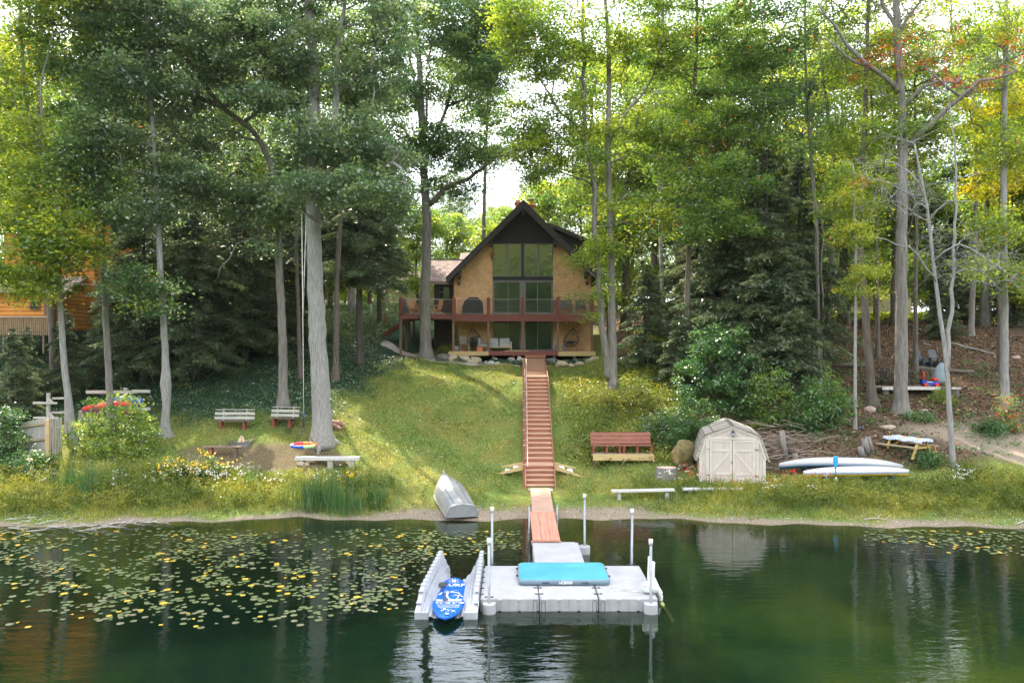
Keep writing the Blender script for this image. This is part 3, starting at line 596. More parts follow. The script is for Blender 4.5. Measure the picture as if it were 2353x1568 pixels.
    T('maple_tree', 'brown trunk curving up from a flared foot beside the wide grey trunk', [(2004, 930), (2000, 880), (1993, 800), (1986, 700), (1977, 600), (1975, 480), (1985, 330), (1990, 160), (1995, 0)], .21, .08,
      [(2000, 300, 0, 110, 80, 2.6), (1930, 480, 0, 80, 60, 1.6), (2000, 120, 0, 120, 100, 3), (2000, -60, 0, 150, 90, 4)], 120, 128, 0.163, 'bright', 'brown', seed=16, flare=1.0, spot=.0014)
    T('maple_tree', 'straight slim trunk up the slope between the curved and the wide trunk', [(2016, 822), (2015, 700), (2013, 560), (2010, 400), (2000, 200)], .13, .05,
      [(2030, 380, 0, 90, 60, 2.2), (2040, 180, 0, 110, 100, 3)], 80, 128, 0.172, 'bright', 'brown', seed=17)
    T('ash_tree', 'wide pale trunk with nearly bare spreading limbs, before the slope platform', [(2069, 948), (2070, 820), (2070, 680), (2071, 500), (2072, 360), (2071, 250), (2064, 130), (2060, 40), (2058, -90)], .32, .15,
      [(1970, 110, 0, 90, 90, 2.5), (2070, 60, 0, 110, 80, 3), (2200, 120, 0, 110, 90, 2.6), (2300, 170, 0, 80, 60, 2), (2180, 220, 0, 90, 50, 2), (2000, 220, 0, 60, 40, 1.6), (2130, -40, 0, 180, 60, 3)],
      0, 0, 0.166, 'orange', 'grey', seed=18, flare=.75, bare=150, limbs=[[(.15, .04), (2064, 215), (2030, 175, -.4), (1987, 149, -.8), (1943, 101, -1), (1915, 50, -1.2), (1880, 10, -1.4)], [(.09, .03), (1987, 149, -.8), (1940, 130, -.4), (1895, 88, 0)], [(.12, .04), (2078, 245), (2122, 199, -.4), (2156, 189, -.8), (2200, 190, -1)], [(.15, .05), (2082, 340), (2110, 310, -.3), (2139, 287, -.6), (2207, 223, -1.2), (2251, 189, -1.6), (2335, 162, -2)], [(.08, .03), (2207, 223, -1.2), (2165, 195, -1.4), (2120, 150, -1.6)], [(.12, .04), (2066, 70), (2030, 20, .3), (2010, -60, .5)], [(.10, .03), (2062, 80), (2100, 20, .3), (2160, -50, .5)]])
    T('ash_tree', 'forked whitish tree with bare crooked branches beside the sandy track', [(2189, 1072), (2186, 1010), (2180, 930), (2172, 820), (2156, 700), (2142, 590), (2134, 510), (2118, 420), (2100, 330)], .12, .04,
      [(2090, 440, 0, 110, 70, 1.6), (2160, 560, 0, 90, 60, 1.4), (2250, 610, 0, 110, 60, 1.6), (2050, 360, 0, 90, 50, 1.6)], 0, 0, 0.086, 'orange', 'pale', seed=19, bare=85, flare=.3,
      limbs=[[(.10, .015), (2176, 850), (2184, 720, .3), (2193, 600, .5), (2192, 450, .6), (2190, 300, .6), (2170, 180, .6)], [(.05, .02), (2146, 600), (2200, 560, -.6), (2260, 590, -1), (2330, 640, -1.2)], [(.04, .02), (2150, 650), (2090, 570, -.5), (2010, 545, -.8)], [(.04, .015), (2134, 510), (2180, 460, -.5), (2240, 470, -.8)]])
    T('maple_tree', 'slim trunk on the upper slope between the wide trunk and the forked tree', [(2103, 852), (2103, 700), (2104, 560), (2106, 400), (2100, 200)], .13, .05, [(2110, 300, 0, 90, 80, 2.4), (2120, 120, 0, 110, 100, 3)], 80, 128, 0.172, 'bright', 'brown', seed=20)
    T('maple_tree', 'grey trunk standing alone far up beside the sunny clearing', [(2230, 770), (2234, 660), (2240, 560), (2243, 400), (2240, 200)], .19, .08, [(2230, 300, 0, 110, 90, 2.6), (2250, 120, 0, 120, 100, 3), (2200, 400, 0, 90, 50, 2)], 110, 128, 0.181, 'maple', 'grey', seed=21)
    T('ash_tree', 'lichen-spotted grey trunk close by the track, outermost on this bank', [(2308, 938), (2307, 800), (2306, 640), (2305, 480), (2306, 300), (2310, 120), (2312, -50)], .20, .10,
      [(2300, 520, -1, 80, 50, 1.6, 1.2), (2260, 620, -1, 80, 40, 1.2), (2320, 340, 0, 80, 80, 2), (2310, 100, 0, 110, 110, 2.6), (2200, 20, 0, 110, 90, 3), (2330, 650, -1, 50, 50, 1)],
      150, 130, 0.149, 'bright', 'pale', seed=22, spot=.0045)
    T('maple_tree', 'thin trunk tight behind the lichen-spotted one', [(2297, 855), (2296, 720), (2298, 560), (2300, 300), (2290, 100)], .13, .05, [(2300, 250, 0, 90, 100, 2.6), (2290, 400, 0, 80, 50, 2)], 70, 128, 0.172, 'yellow', 'brown', seed=23)
    # orange leaves still held by the nearly bare ash belong to its crown
    rr = np.random.default_rng(5); ash = [o for o in COL.objects if o.get('label', '').startswith('wide pale trunk')][0]; Y0 = ash.location.y
    pads = pads_in([blob(*q[:2], Y0 + q[2], *q[3:]) for q in [(2010, 140, -1, 60, 50, 1.5), (2200, 190, -1.4, 90, 26, 1.2), (2310, 90, -1, 45, 40, 1.5), (2100, 120, -.5, 120, 80, 2), (2290, 160, -1.5, 50, 30, 1)]], 60, rr)
    q, tt = pad_leaves(pads, 22, .5, .5, .12, rr); quads_mesh('crown', q - np.array(ash.location)[None, None], tt, LEAF['orange'], ash)
    T('maple_tree', 'tall maple rising behind the low wing of the brick house', [(1108, 700), (1110, 600), (1112, 480), (1115, 380), (1120, 250), (1125, 100)], .20, .07, [(1110, 250, 0, 90, 70, 2.6, 1.3), (1170, 330, 0, 50, 40, 1.8), (1150, 130, 0, 110, 90, 3), (1060, 150, 0, 80, 80, 3)], 170, 120, .20, 'maple', 'brown', seed=24, Y=66)
    # ---- hemlocks
    hemlocks(); R_ = random.Random(3)
    hs = [(1, 1480, 790, 45.5, 6.5, 'low hemlock leaning over the bank right of the twin-stemmed maple'), (0, 1665, 880, 44.5, 14.5, 'tallest dark hemlock behind the boat shed'), (0, 1760, 880, 43.0, 13, 'broad hemlock with hanging sprays nearest to the shed roof'),
          (0, 1835, 860, 46.5, 13, 'hemlock at the edge of the leaf-strewn slope'), (0, 1600, 800, 49.5, 12, 'hemlock between the birch and the brown maple trunk'), (0, 1720, 800, 50.5, 15, 'hemlock hidden deep behind the others'), (1, 1810, 900, 41.5, 7.5, 'shorter hemlock whose lowest sprays reach the brush pile'),
          (1, 1560, 880, 42.5, 4.2, 'small young hemlock over the weedy bank'),
          (0, 450, 830, 44.5, 13, 'broad dark hemlock shading the ivy slope'), (0, 330, 850, 44.0, 12, 'hemlock behind the swollen grey trunk'), (0, 560, 790, 47.5, 13, 'hemlock behind the slanting oak'), (0, 262, 860, 44.5, 7.5, 'hemlock behind the boat racks'),
          (1, 60, 900, 40.5, 4.2, 'pale green hemlock below the orange house deck'), (1, 150, 880, 42.0, 4.8, 'hemlock below the orange house, next to its deck fence'), (0, 400, 780, 50.5, 15, 'hemlock rising highest in the dark stand'), (1, 30, 930, 38.0, 5.0, 'hemlock at the edge of the lot above the flowering bush'),
          (1, 2165, 820, 53, 4.5, 'small dark hemlock behind the forked tree'), (0, 2192, 800, 62, 9, 'dark hemlock in the wood beside the sunny clearing'), (0, 2330, 790, 60, 9, 'dark hemlock past the lichen-spotted trunk'),
          (2, 826, 812, 46.5, 14.5, 'slim hemlock with a clean lower trunk, left of the metal lamp post'), (2, 740, 760, 50.5, 15, 'hemlock with clean lower trunk behind the swing oak'), (2, 870, 720, 58, 12, 'hemlock near the path behind the lamp post'), (0, 640, 740, 53.5, 13, 'hemlock filling the shade beyond the two benches')]
    for i, u, v, Y, h, lb in hs: put_hemlock(i, X(u, Y), Y, h, R_.uniform(0, 6.28), lb)
    # ---- trees of the wood behind
    broad_proto('a', 22, 4.6, 'bright', 'brown', 61, npads=125, nleaf=125, ls=.22); broad_proto('b', 21, 4.2, 'maple', 'grey', 62, npads=125, nleaf=125, ls=.22, tint=(.2, .9)); broad_proto('c', 20, 4.8, 'far', 'grey', 63, npads=125, nleaf=125, ls=.22, low=.25); broad_proto('d', 18, 3.6, 'yellow', 'brown', 64, npads=110)
    broad_proto('e', 12, 4.2, 'bright', 'brown', 65, npads=150, low=.05, nleaf=95, ls=.24); broad_proto('f', 12, 4.6, 'maple', 'brown', 66, npads=150, low=.05, nleaf=95, ls=.24, tint=(.3, .93))
    gr = 'leafy trees of the wood behind'
    spots = [('ef'[k % 2], 1840 + k * 50, 86 + (k * 7) % 9, 8 + (k * 5) % 4) for k in range(14)] + [('ef'[k % 2], 600 + k * 48, 88 + (k * 7) % 9, 7 + (k * 5) % 3) for k in range(8)] + [('e', 2380, 58, 13), ('f', 2300, 66, 13), ('e', 2215, 72, 12), ('f', 2140, 64, 12), ('e', 2075, 74, 14), ('f', 2010, 66, 13), ('e', 1950, 60, 11), ('f', 1890, 70, 14), ('e', 2350, 76, 14), ('f', 2255, 86, 15), ('e', 1820, 74, 15), ('f', 1700, 70, 14), ('e', 1600, 72, 14), ('f', 1520, 62, 12), ('e', 1450, 72, 13), ('e', 1400, 60, 10),
             ('f', 1340, 76, 15), ('e', 1260, 80, 15), ('f', 1180, 78, 12), ('e', 1100, 84, 11), ('f', 1030, 78, 10), ('e', 1140, 68, 10), ('f', 960, 72, 10), ('f', 850, 72, 13), ('e', 760, 66, 12), ('f', 680, 74, 14), ('e', 590, 64, 13), ('f', 500, 70, 14), ('e', 420, 66, 13), ('e', 330, 58, 12), ('f', 250, 62, 13), ('e', 170, 66, 15), ('f', 90, 58, 17), ('e', 20, 54, 16), ('e', -40, 60, 15), 
             ('b', 20, 60, 24), ('a', 110, 62, 23), ('a', 210, 58, 22), ('b', 300, 64, 25), ('c', 420, 60, 23), ('b', 520, 66, 25), ('a', 600, 60, 21), ('c', 700, 68, 24), ('b', 810, 64, 20), ('c', 890, 84, 17),
             ('c', 1040, 88, 17), ('a', 1130, 92, 15), ('c', 1235, 90, 19), ('b', 1370, 66, 24), ('a', 1440, 60, 24), ('c', 1500, 68, 25), ('a', 1560, 58, 22), ('b', 1640, 64, 24), ('a', 1730, 60, 23), ('a', 1800, 66, 25), ('c', 1860, 58, 21),
             ('a', 1930, 64, 23), ('a', 2050, 60, 22), ('b', 2260, 60, 23), ('d', 2330, 62, 17), ('a', 2400, 58, 22), ('d', 2270, 70, 15), ('a', -60, 56, 22), ('b', 2470, 52, 23), ('b', -120, 48, 22), ('c', 1950, 84, 19), ('a', 760, 84, 18), ('c', 620, 86, 20), ('c', 150, 82, 22)]
    for k, (key, u, Y, h) in enumerate(spots):
        o = put_mid(key, X(u, Y), Y, h, R_.uniform(0, 6.28), 'tall yellow-turning tree in the wood behind' if key == 'd' else 'tall leafy green tree in the wood behind the bank', gr if key != 'd' else 'yellow-turning trees of the wood behind')
    # far wood and opposite shore: one mass each
    for nm, lb, gen in (('distant_wood', 'mass of distant pale green trees closing the view', 0), ('opposite_wood', 'mass of trees along the opposite shore', 1)):
        rr = np.random.default_rng(70 + gen); n = 800 if gen == 0 else 600
        if gen == 0:
            x = rr.uniform(-80, 80, n); y = rr.uniform(98, 125, n); hh = 7.5 + 4 * rr.uniform(size=n) - 3.5 * np.exp(-((x + 6) / 9) ** 2); z = GZ(x, y) + rr.uniform(0, 1, n) * hh
        else:
            x = rr.uniform(-85, 85, n); y = rr.uniform(-72, -58, n); z = np.maximum(GZ(x, y), 0) + rr.uniform(.3, 20, n) * (.8 + .2 * np.sin(x * .2))
        pads = np.stack([x, y, z], 1); z = z + (sm(8, 20, x) * rr.uniform(0, 6, n) if gen == 0 else 0); pads = np.stack([x, y, z], 1); q, T_ = pad_leaves(pads, 190, 3.0, .8, .52, rr, .6, (.1, .9))
        tag(quads_mesh(nm, q, T_, LEAF['far' if gen == 0 else 'maple']), lb, None, None, 'stuff')
    # ---- bushes
    bush('young_beech', 'bright yellow-green bush around the slim trunks beside the fence', (X(262, 35.3), 35.3), (2.0, .9, 2.9), 165, 38, .12, 'maple', 81, pr=.38, flat=.35, tint=(.25, .9))
    bush('flowering_bush', 'dark green bush with cream blossoms in front of the fence end', (X(12, 34.8), 34.8), (1.35, .9, 2.6), 90, 60, .11, 'bush', 82, flower=(MATS_('blossom'), 140, .12), tint=(.15, .75))
    bush('shrub', 'low shrub with sparse yellow flowers at the foot of the fence', (X(60, 33.6), 33.6), (1.5, .6, .95), 50, 55, .10, 'bush', 83, flower=(MATS_('yellow'), 30, .10))
    bush('shrub', 'large deep green shrub piled up behind the shed roof', (X(1650, 40), 40), (2.3, 1.6, 4.2), 170, 70, .14, 'bush', 84, tint=(.05, .7))
    bush('shrub', 'bright green shrub against the side of the shed', (X(1590, 37.4), 37.4), (1.5, 1.1, 2.3), 90, 60, .12, 'bush', 85, tint=(.25, .9))
    bush('shrub', 'loose shrub with long leaves above the brush pile', (X(1770, 38.6), 38.6), (1.2, .7, 2.9), 60, 38, .15, 'maple', 86, tint=(.2, .8))
    bush('shrub', 'spreading shrub between the brush pile and the cut logs', (X(1880, 37.6), 37.6), (1.7, .8, 2.4), 90, 50, .13, 'bush', 87, tint=(.2, .85))
    bush('shrub', 'low dense shrub by the near end of the picnic table', (X(2125, 35.0), 35.0), (.85, .5, .6), 36, 60, .09, 'bush', 88, tint=(.2, .8))
    bush('shrub', 'rounded small shrub beside the sandy track', (X(2278, 37.2), 37.2), (.75, .5, .7), 34, 60, .09, 'bush', 89, tint=(.1, .8))
    bush('shrub', 'reddening shrub at the foot of the lichen-spotted trunk', (X(2312, 38.0), 38.0), (.6, .5, 1.9), 40, 40, .11, 'deep', 90, spot=.12)
    bush('shrub', 'yellow-green bush glowing between the twin maple and the birch', (X(1492, 47.2), 47.2), (1.15, .8, 2.3), 60, 60, .13, 'bright', 91, tint=(.5, .93), spot=.0045)
    bush('shrub', 'shrub with small white flowers behind the red double bench', (X(1530, 38.0), 38.0), (1.4, .9, 1.4), 70, 60, .10, 'bush', 92, flower=(MATS_('blossom'), 260, .06), tint=(.2, .85))
    bush('shrub', 'sunlit shrub on the bank right of the stairs top', (X(1440, 40.4), 40.4), (1.8, 1.0, 1.0), 80, 60, .10, 'weed', 93, flower=(MATS_('blossom'), 90, .06), tint=(.3, .93))
    bush('shrub', 'yellow-green bush beneath the left part of the deck', (X(968 + 60, 51.3), 51.3), (.5, .4, 1.0), 30, 50, .10, 'bright', 94, tint=(.4, .9))
    bush('shrub', 'leafy sapling thicket on the slope left of the pale sapling', (X(1900, 39.5), 39.5), (1.5, .9, 1.8), 60, 45, .12, 'maple', 101, tint=(.2, .85))
    bush('shrub', 'small green seedling clump near the foot of the wide trunk', (X(2120, 38.5), 38.5), (.8, .5, .5), 26, 40, .09, 'bush', 102)
    bush('shrub', 'green seedling clump beneath the white edge of the slope platform', (X(2165, 41.0), 41.0), (.6, .4, .8), 26, 40, .09, 'bright', 103)
    bush('goldenrod', 'tall goldenrod with mustard yellow plumes near the fire ring', (X(455, 33.4), 33.4), (1.7, .5, 1.25), 70, 55, .09, 'bush', 95, flower=(MATS_('yellow'), 620, .085), pr=.3, cat='wildflower')
    bush('coneflower', 'small clump of yellow daisies in front of the long grey bench', (X(800, 32.6), 32.6), (.4, .2, .75), 14, 18, .08, 'bush', 96, flower=(MATS_('yellow'), 40, .10), cat='wildflower', pr=.2)
def MATS_(k):
    if k == 'blossom': return mat('white_blossom', (.62, .60, .52), .7, scale=9)
    if k == 'yellow': return mat('yellow_blossom', (.70, .42, .01), .6, scale=9)
    if k == 'red': return mat('red_blossom', (.70, .03, .01), .6, scale=9)
# ---------------------------------------------------------------- ground cover
def build_cover():
    rr = np.random.default_rng(21)
    def sheet(name, label, n, xr, yr, dens, size, asp, leaf, up, hgt, tint, clump=0):
        x = rr.uniform(*xr, n); y = rr.uniform(*yr, n)
        z = GZ(x, y); k = rr.uniform(size=n) < dens(x, y, z); x, y, z = x[k], y[k], z[k]
        if clump:
            m = len(x); rep = np.repeat(np.arange(m), clump); x = x[rep] + rr.normal(size=m * clump) * .09; y = y[rep] + rr.normal(size=m * clump) * .09; z = z[rep]; T0 = rr.uniform(*tint, m)[rep]
            hh = rr.uniform(.1, 1, m)[rep] * rr.uniform(.1, 1, m * clump)
        else: T0 = rr.uniform(*tint, len(x)); hh = rr.uniform(.0, 1, len(x))
        patch = .25 * np.sin(x * .9 + 2 * np.sin(y * .7)) + .15 * np.sin(x * 2.3 - y * 1.9)
        c = np.stack([x, y, z + .02 + hgt(x, y) * hh], 1)
        q = blades(c, size, asp, up, rr)
        tag(quads_mesh(name, q, np.minimum(.92, T0 + patch * .6 + rr.normal(size=len(x)) * .1), LEAF[leaf]), label, None, None, 'stuff')
    def houseclear(x, y): return ~((x > -8.6) & (x < 7.2) & (y > 49.2) & (y < 62)) & ~((np.abs(x - 1.1) < .9) & (y < 50.5))
    def lawn(x, y, z):
        s, d, l, i = zones(x, y, z); return (1 - s) * (1 - .93 * d) * (1 - .96 * l) * (1 - .8 * i) * houseclear(x, y)
    # upright grass tufts: long thin blades
    def grass(name, label, n, xr, yr, dens, h, w, leaf, tint, tuft=1):
        x = rr.uniform(*xr, n); y = rr.uniform(*yr, n); z = GZ(x, y); k = rr.uniform(size=n) < dens(x, y, z); x, y, z = x[k], y[k], z[k]
        m = len(x); rep = np.repeat(np.arange(m), tuft); x2 = x[rep] + rr.normal(size=m * tuft) * .07; y2 = y[rep] + rr.normal(size=m * tuft) * .07; z2 = GZ(x2, y2)
        H = (h(x, y, z)[rep]) * rr.uniform(.5, 1.2, m * tuft); b = np.stack([x2, y2, z2 - .02], 1)
        lean = rr.normal(size=(m * tuft, 2)) * .28; tip = b + np.stack([lean[:, 0] * H, lean[:, 1] * H, H], 1); mid = b + (tip - b) * .45; a = rr.uniform(0, 3.14, m * tuft)
        s = np.stack([np.cos(a), np.sin(a), 0 * a], 1) * w; q = np.stack([b, mid + s, tip, mid - s], 1)
        patch = .45 * np.sin(x2 * .9 + 2 * np.sin(y2 * .7)) + .3 * np.sin(x2 * 2.3 - y2 * 1.9)
        t = rr.uniform(*tint, m)[rep] + .5 * patch + rr.normal(size=m * tuft) * .08
        tag(quads_mesh(name, q, np.minimum(t, .92), LEAF[leaf]), label, None, None, 'stuff')
    grass('lawn_grass', 'short patchy grass on the bank and lawn', 110000, (-30, 30), (33, 60), lawn, lambda x, y, z: .10 + .06 * np.sin(x * 1.9) * np.sin(y * 2.3), .014, 'grass', (.2, .85), 3)
    def shore(x, y, z):
        s, d, l, i = zones(x, y, z); gap = sm(-5.5, -4.3, x) * (1 - sm(4.2, 5.4, x)); path = np.abs(x - 1.1) < .9
        return sm(.06, .17, z + .03 * np.sin(x * 2.3)) * (1 - sm(33.6, 34.6, y + .3 * np.sin(x)) * (1 - .0)) * (1 - sm(33.0, 33.5, y) * sm(10.5, 11.5, x) * (1 - sm(18, 19, x))) * (1 - .93 * gap) * ~path * (1 - .9 * sm(33.4, 34.2, y) * sm(-12, -9.5, x) * (1 - sm(5, 6, x))) * (1 - sm(.0, 1.2, x - 17.6 - (36 - y) * .9) * sm(32.6, 33.6, y))
    grass('shore_grass', 'tall yellow-green grass along the water edge', 26000, (-32, 34), (29.5, 34.5), shore, lambda x, y, z: (.16 + .20 * np.abs(np.sin(x * .8 + 1)) * sm(.2, .5, z)), .012, 'weed', (.3, .93), 4)
    def weeds(x, y, z):
        clr = (x > 4.5) & (x < 9.5) & (y > 30.5) & (y < 34) ; shed = (x > 7.3) & (x < 11) & (y > 33.2) & (y < 38)
        return shore(x, y, z) * sm(.14, .34, z) * np.where(clr, .2, 1) * (.62 + .38 * np.sin(x * 1.3 + 1) * np.sin(y * 1.7)) * ~shed
    x = rr.uniform(-32, 34, 11000); y = rr.uniform(29.2, 34.4, 11000); z = GZ(x, y); k = rr.uniform(size=11000) < weeds(x, y, z); x, y, z = x[k], y[k], z[k]
    m = len(x); H = .38 + .42 * rr.uniform(size=m) * (.6 + .4 * np.sin(x * .7)); rep = np.repeat(np.arange(m), 42)
    h = rr.uniform(.1, 1, len(rep)); sw = rr.normal(size=(m, 2)) * .12
    c = np.stack([x[rep] + (sw[rep, 0] * h + rr.normal(size=len(rep)) * .085), y[rep] + sw[rep, 1] * h + rr.normal(size=len(rep)) * .085, z[rep] + h * H[rep]], 1)
    t = np.clip(.42 + .22 * np.sin(x * .6 + 1.5 * np.sin(y * 1.4)) + rr.normal(size=m) * .14, .05, .9)[rep] + rr.normal(size=len(rep)) * .12 + .12 * h
    tag(quads_mesh('shore_weeds', blades(c, .085, .42, .35, rr), t, LEAF['weed']), 'leafy waterside weeds behind the tall grass', None, None, 'stuff')
    # flower heads in the weeds
    def heads(name, label, m_, spots, n, s, zlo=.5, zhi=.85):
        cc = []
        for (u0, u1, y0, y1, k) in spots:
            for _ in range(k):
                yy = rr.uniform(y0, y1); xx = X(rr.uniform(u0, u1), yy); zz = gz(xx, yy) + rr.uniform(zlo, zhi); cc.append(np.array([xx, yy, zz]) + rr.normal(size=(n, 3)) * np.array([.06, .06, .03]))
        cc = np.concatenate(cc); tag(quads_mesh(name, blades(cc, s, .9, .9, rr), rr.uniform(size=len(cc)), m_), label, None, None, 'stuff')
    heads('white_flowers', 'loose heads of small white flowers among the weeds', MATS_('blossom'), [(370, 650, 32.2, 33.6, 70), (700, 860, 32.4, 33.6, 14), (60, 130, 31.5, 33, 14), (250, 360, 31.2, 32.6, 14), (2190, 2240, 32.2, 33, 16), (1510, 1600, 32.5, 34, 14), (1700, 1900, 31, 32.5, 12)], 9, .05)
    heads('red_flowers', 'scattered red and orange flower spikes around the shed', MATS_('red'), [(1560, 1620, 32.8, 34.2, 16), (1620, 1950, 32.4, 33.2, 30), (1790, 1840, 33, 34, 8)], 7, .045, .35, .75)
    # ivy on the shaded slope
    def ivy(x, y, z): return zones(x, y, z)[3] * houseclear(x, y)
    sheet('ivy_cover', 'dark glossy ivy covering the shaded slope', 60000, (-32, -4), (37, 60), ivy, .10, .8, 'ivy', 1.1, lambda x, y: .14 + 0 * x, (.05, .75))
    sheet('slope_weeds', 'patchy leafy ground cover over the lawn slope', 26000, (-10, 12), (34.5, 50), lambda x, y, z: lawn(x, y, z) * (.35 + .5 * (np.sin(x * 1.2 + y) * np.sin(y * .9 - x * .4) > .1)) * (1 - .6 * sm(-6, -2, x) * (1 - sm(2, 5, x))), .085, .6, 'weed', .7, lambda x, y: .16 + 0 * x, (.2, .9))
    sheet('bank_weeds', 'broad-leaved weeds tangled over the bank right of the stairs', 14000, (2.2, 9), (36, 46), lambda x, y, z: sm(2.2, 3.5, x) * (1 - sm(44, 46, y)) + 0 * z, .12, .6, 'weed', .5, lambda x, y: .35 + 0 * x, (.1, .93))
    sheet('meadow', 'sunlit meadow plants beyond the path and the lamp post', 40000, (-22, -6), (52, 78), lambda x, y, z: sm(52, 54, y) * houseclear(x, y), .22, .6, 'far', .5, lambda x, y: .5 + 0 * x, (.3, .93))
    sheet('glade', 'sunlit green growth in the clearing beyond the slope', 42000, (12, 56), (62, 99), lambda x, y, z: sm(62, 66, y), .26, .6, 'bright', .5, lambda x, y: .5 + 0 * x, (.4, .93))
    n = 2600; x = rr.uniform(-10, 9, n); y = rr.uniform(33.5, 49, n); z = GZ(x, y); k = rr.uniform(size=n) < lawn(x, y, z) * (.5 + .5 * np.sin(x * 1.9) * np.sin(y * 2.2)); x, y, z = x[k], y[k], z[k]
    tag(quads_mesh('lawn_flowers', blades(np.stack([x, y, z + .14], 1), .045, .9, .9, rr), rr.uniform(size=len(x)), MATS_('blossom')), 'tiny white flowers sprinkled over the lawn slope', None, None, 'stuff')
    # fallen leaves
    n = 52000; x = rr.uniform(8, 34, n); y = rr.uniform(35.5, 64, n); z = GZ(x, y); zq = zones(x, y, z); k = rr.uniform(size=n) < zq[2] * (1 - .93 * zq[0]); x, y, z = x[k], y[k], z[k]
    ml = leafmat('dead_leaf', (.05, .03, .02), (.16, .10, .06), (.46, .33, .20), .15, (.5, .2, .05), .03, 1.2)
    tag(quads_mesh('fallen_leaves', blades(np.stack([x, y, z + .03], 1), .11, .8, 1.4, rr), rr.uniform(size=len(x)) ** 1.3, ml), 'brown fallen leaves strewn over the slope', None, None, 'stuff')
    sheet('slope_sprouts', 'thin green sprouts on the leaf-strewn slope', 11000, (11, 34), (35.4, 47), lambda x, y, z: .35 * (np.sin(x * 1.7 + y) * np.sin(y * 1.3) > .0) + 0 * x, .09, .6, 'bush', .6, lambda x, y: .12 + 0 * x, (.3, .9), 7)
    # pebbles on the beach strip
    n = 5200; x = rr.uniform(-24, 26, n); y = rr.uniform(28.3, 31.6, n); z = GZ(x, y); k = (z > .01) & (z < .3); x, y, z = x[k], y[k], z[k]
    tag(quads_mesh('beach_pebbles', blades(np.stack([x, y, z + .012], 1), .05, .9, 1.2, rr, fold=.3), rr.uniform(size=len(x)), mat('pebble', (.22, .18, .14), .8, scale=25, col2=(.62, .56, .48))), 'small pale pebbles on the beach strip', None, None, 'stuff')
def reeds():
    rr = np.random.default_rng(33)
    for (u, Y, n, h, lb) in [(730, 30.9, 90, 1.9, 'thick clump of tall blue-green reeds at the water edge, by the long grey bench'), (790, 30.4, 60, 1.55, 'reed clump with yellowing outer blades next to the thick clump'), (860, 30.9, 36, 1.35, 'thin reed clump nearest to the upturned boat'), (195, 31.2, 34, 1.9, 'tall pale reed clump below the fence and the bush'), (140, 31.8, 20, 1.5, 'small reed clump nearest to the fence'), (575, 32.6, 14, 1.3, 'sparse reed clump in front of the low brown bench'), (262, 32.4, 10, 1.4, 'few lone reeds beneath the yellow-green bush')]:
        x0, y0 = X(u, Y), Y; b = Vector((x0, y0, gz(x0, y0))); w = .34 if n > 50 else .22
        x = rr.normal(size=n * 3) * w * 1.3; y = rr.normal(size=n * 3) * w * .6; H = h * rr.uniform(.45, 1, n * 3); a = rr.uniform(0, 3.14, n * 3); ln = rr.normal(size=(n * 3, 2)) * .13
        B_ = np.stack([x, y, GZ(x0 + x, y0 + y) - b.z - .05], 1); tip = B_ + np.stack([ln[:, 0] * H, ln[:, 1] * H, H], 1); mid = B_ + (tip - B_) * .4; s = np.stack([np.cos(a), np.sin(a), 0 * a], 1) * .013
        o = quads_mesh('reed_clump', np.stack([B_, mid + s, tip, mid - s], 1), rr.uniform(.2, .75, n * 3), LEAF['bush']); o.location = b; tag(o, lb, 'reeds', 'reed clumps along the shore')
# ---------------------------------------------------------------- the house
KV = 2352 / 2840
def hx(c, Y=52.0): return X((1080 + c / 3.267) * KV, Y)
def hz(c, Y=52.0): return Z((540 + c / 3.267) * KV, Y)
def glass(name='window_glass', tint=(.012, .028, .022), wav=.5):
    if name in MATS: return MATS[name]
    m = bpy.data.materials.new(name); m.use_nodes = True; N = m.node_tree.nodes; L = m.node_tree.links; b = N['Principled BSDF']
    b.inputs['Base Color'].default_value = rgb(tint); b.inputs['Roughness'].default_value = .03; b.inputs['IOR'].default_value = 1.85 if name == 'window_glass' else 1.55
    tc = N.new('ShaderNodeTexCoord'); n = N.new('ShaderNodeTexNoise'); n.inputs['Scale'].default_value = .8; n.inputs['Detail'].default_value = 4; L.new(tc.outputs['Object'], n.inputs['Vector'])
    bp = N.new('ShaderNodeBump'); bp.inputs['Strength'].default_value = wav; bp.inputs['Distance'].default_value = .05; L.new(n.outputs[0], bp.inputs['Height']); L.new(bp.outputs[0], b.inputs['Normal'])
    MATS[name] = m; return m
def framed(t, name, x0, x1, z0, z1, y, fm, gm, fw=.06, dep=.09, mull=(), sub='pane', trans=()):
    """a window or door leaf: its frame is the part, panes are sub-parts"""
    f = MB(); f.bb(x0, x1, y - dep, y, z0, z0 + fw); f.bb(x0, x1, y - dep, y, z1 - fw, z1); f.bb(x0, x0 + fw, y - dep, y, z0 + fw, z1 - fw); f.bb(x1 - fw, x1, y - dep, y, z0 + fw, z1 - fw)
    for (a, w) in mull: f.bb(a - w / 2, a + w / 2, y - dep, y, z0 + fw, z1 - fw)
    for (a, w) in trans: f.bb(x0 + fw, x1 - fw, y - dep + .003, y - .003, a - w / 2, a + w / 2)
    fo = f.build(name, fm, t, world=True); e = [x0 + fw] + [q for a, w in mull for q in (a - w / 2, a + w / 2)] + [x1 - fw]
    for i in range(0, len(e), 2):
        g = MB(); g.bb(e[i], e[i + 1], y - dep * .55, y - dep * .35, z0 + fw, z1 - fw); g.build(sub, gm, fo, world=True)
    return fo
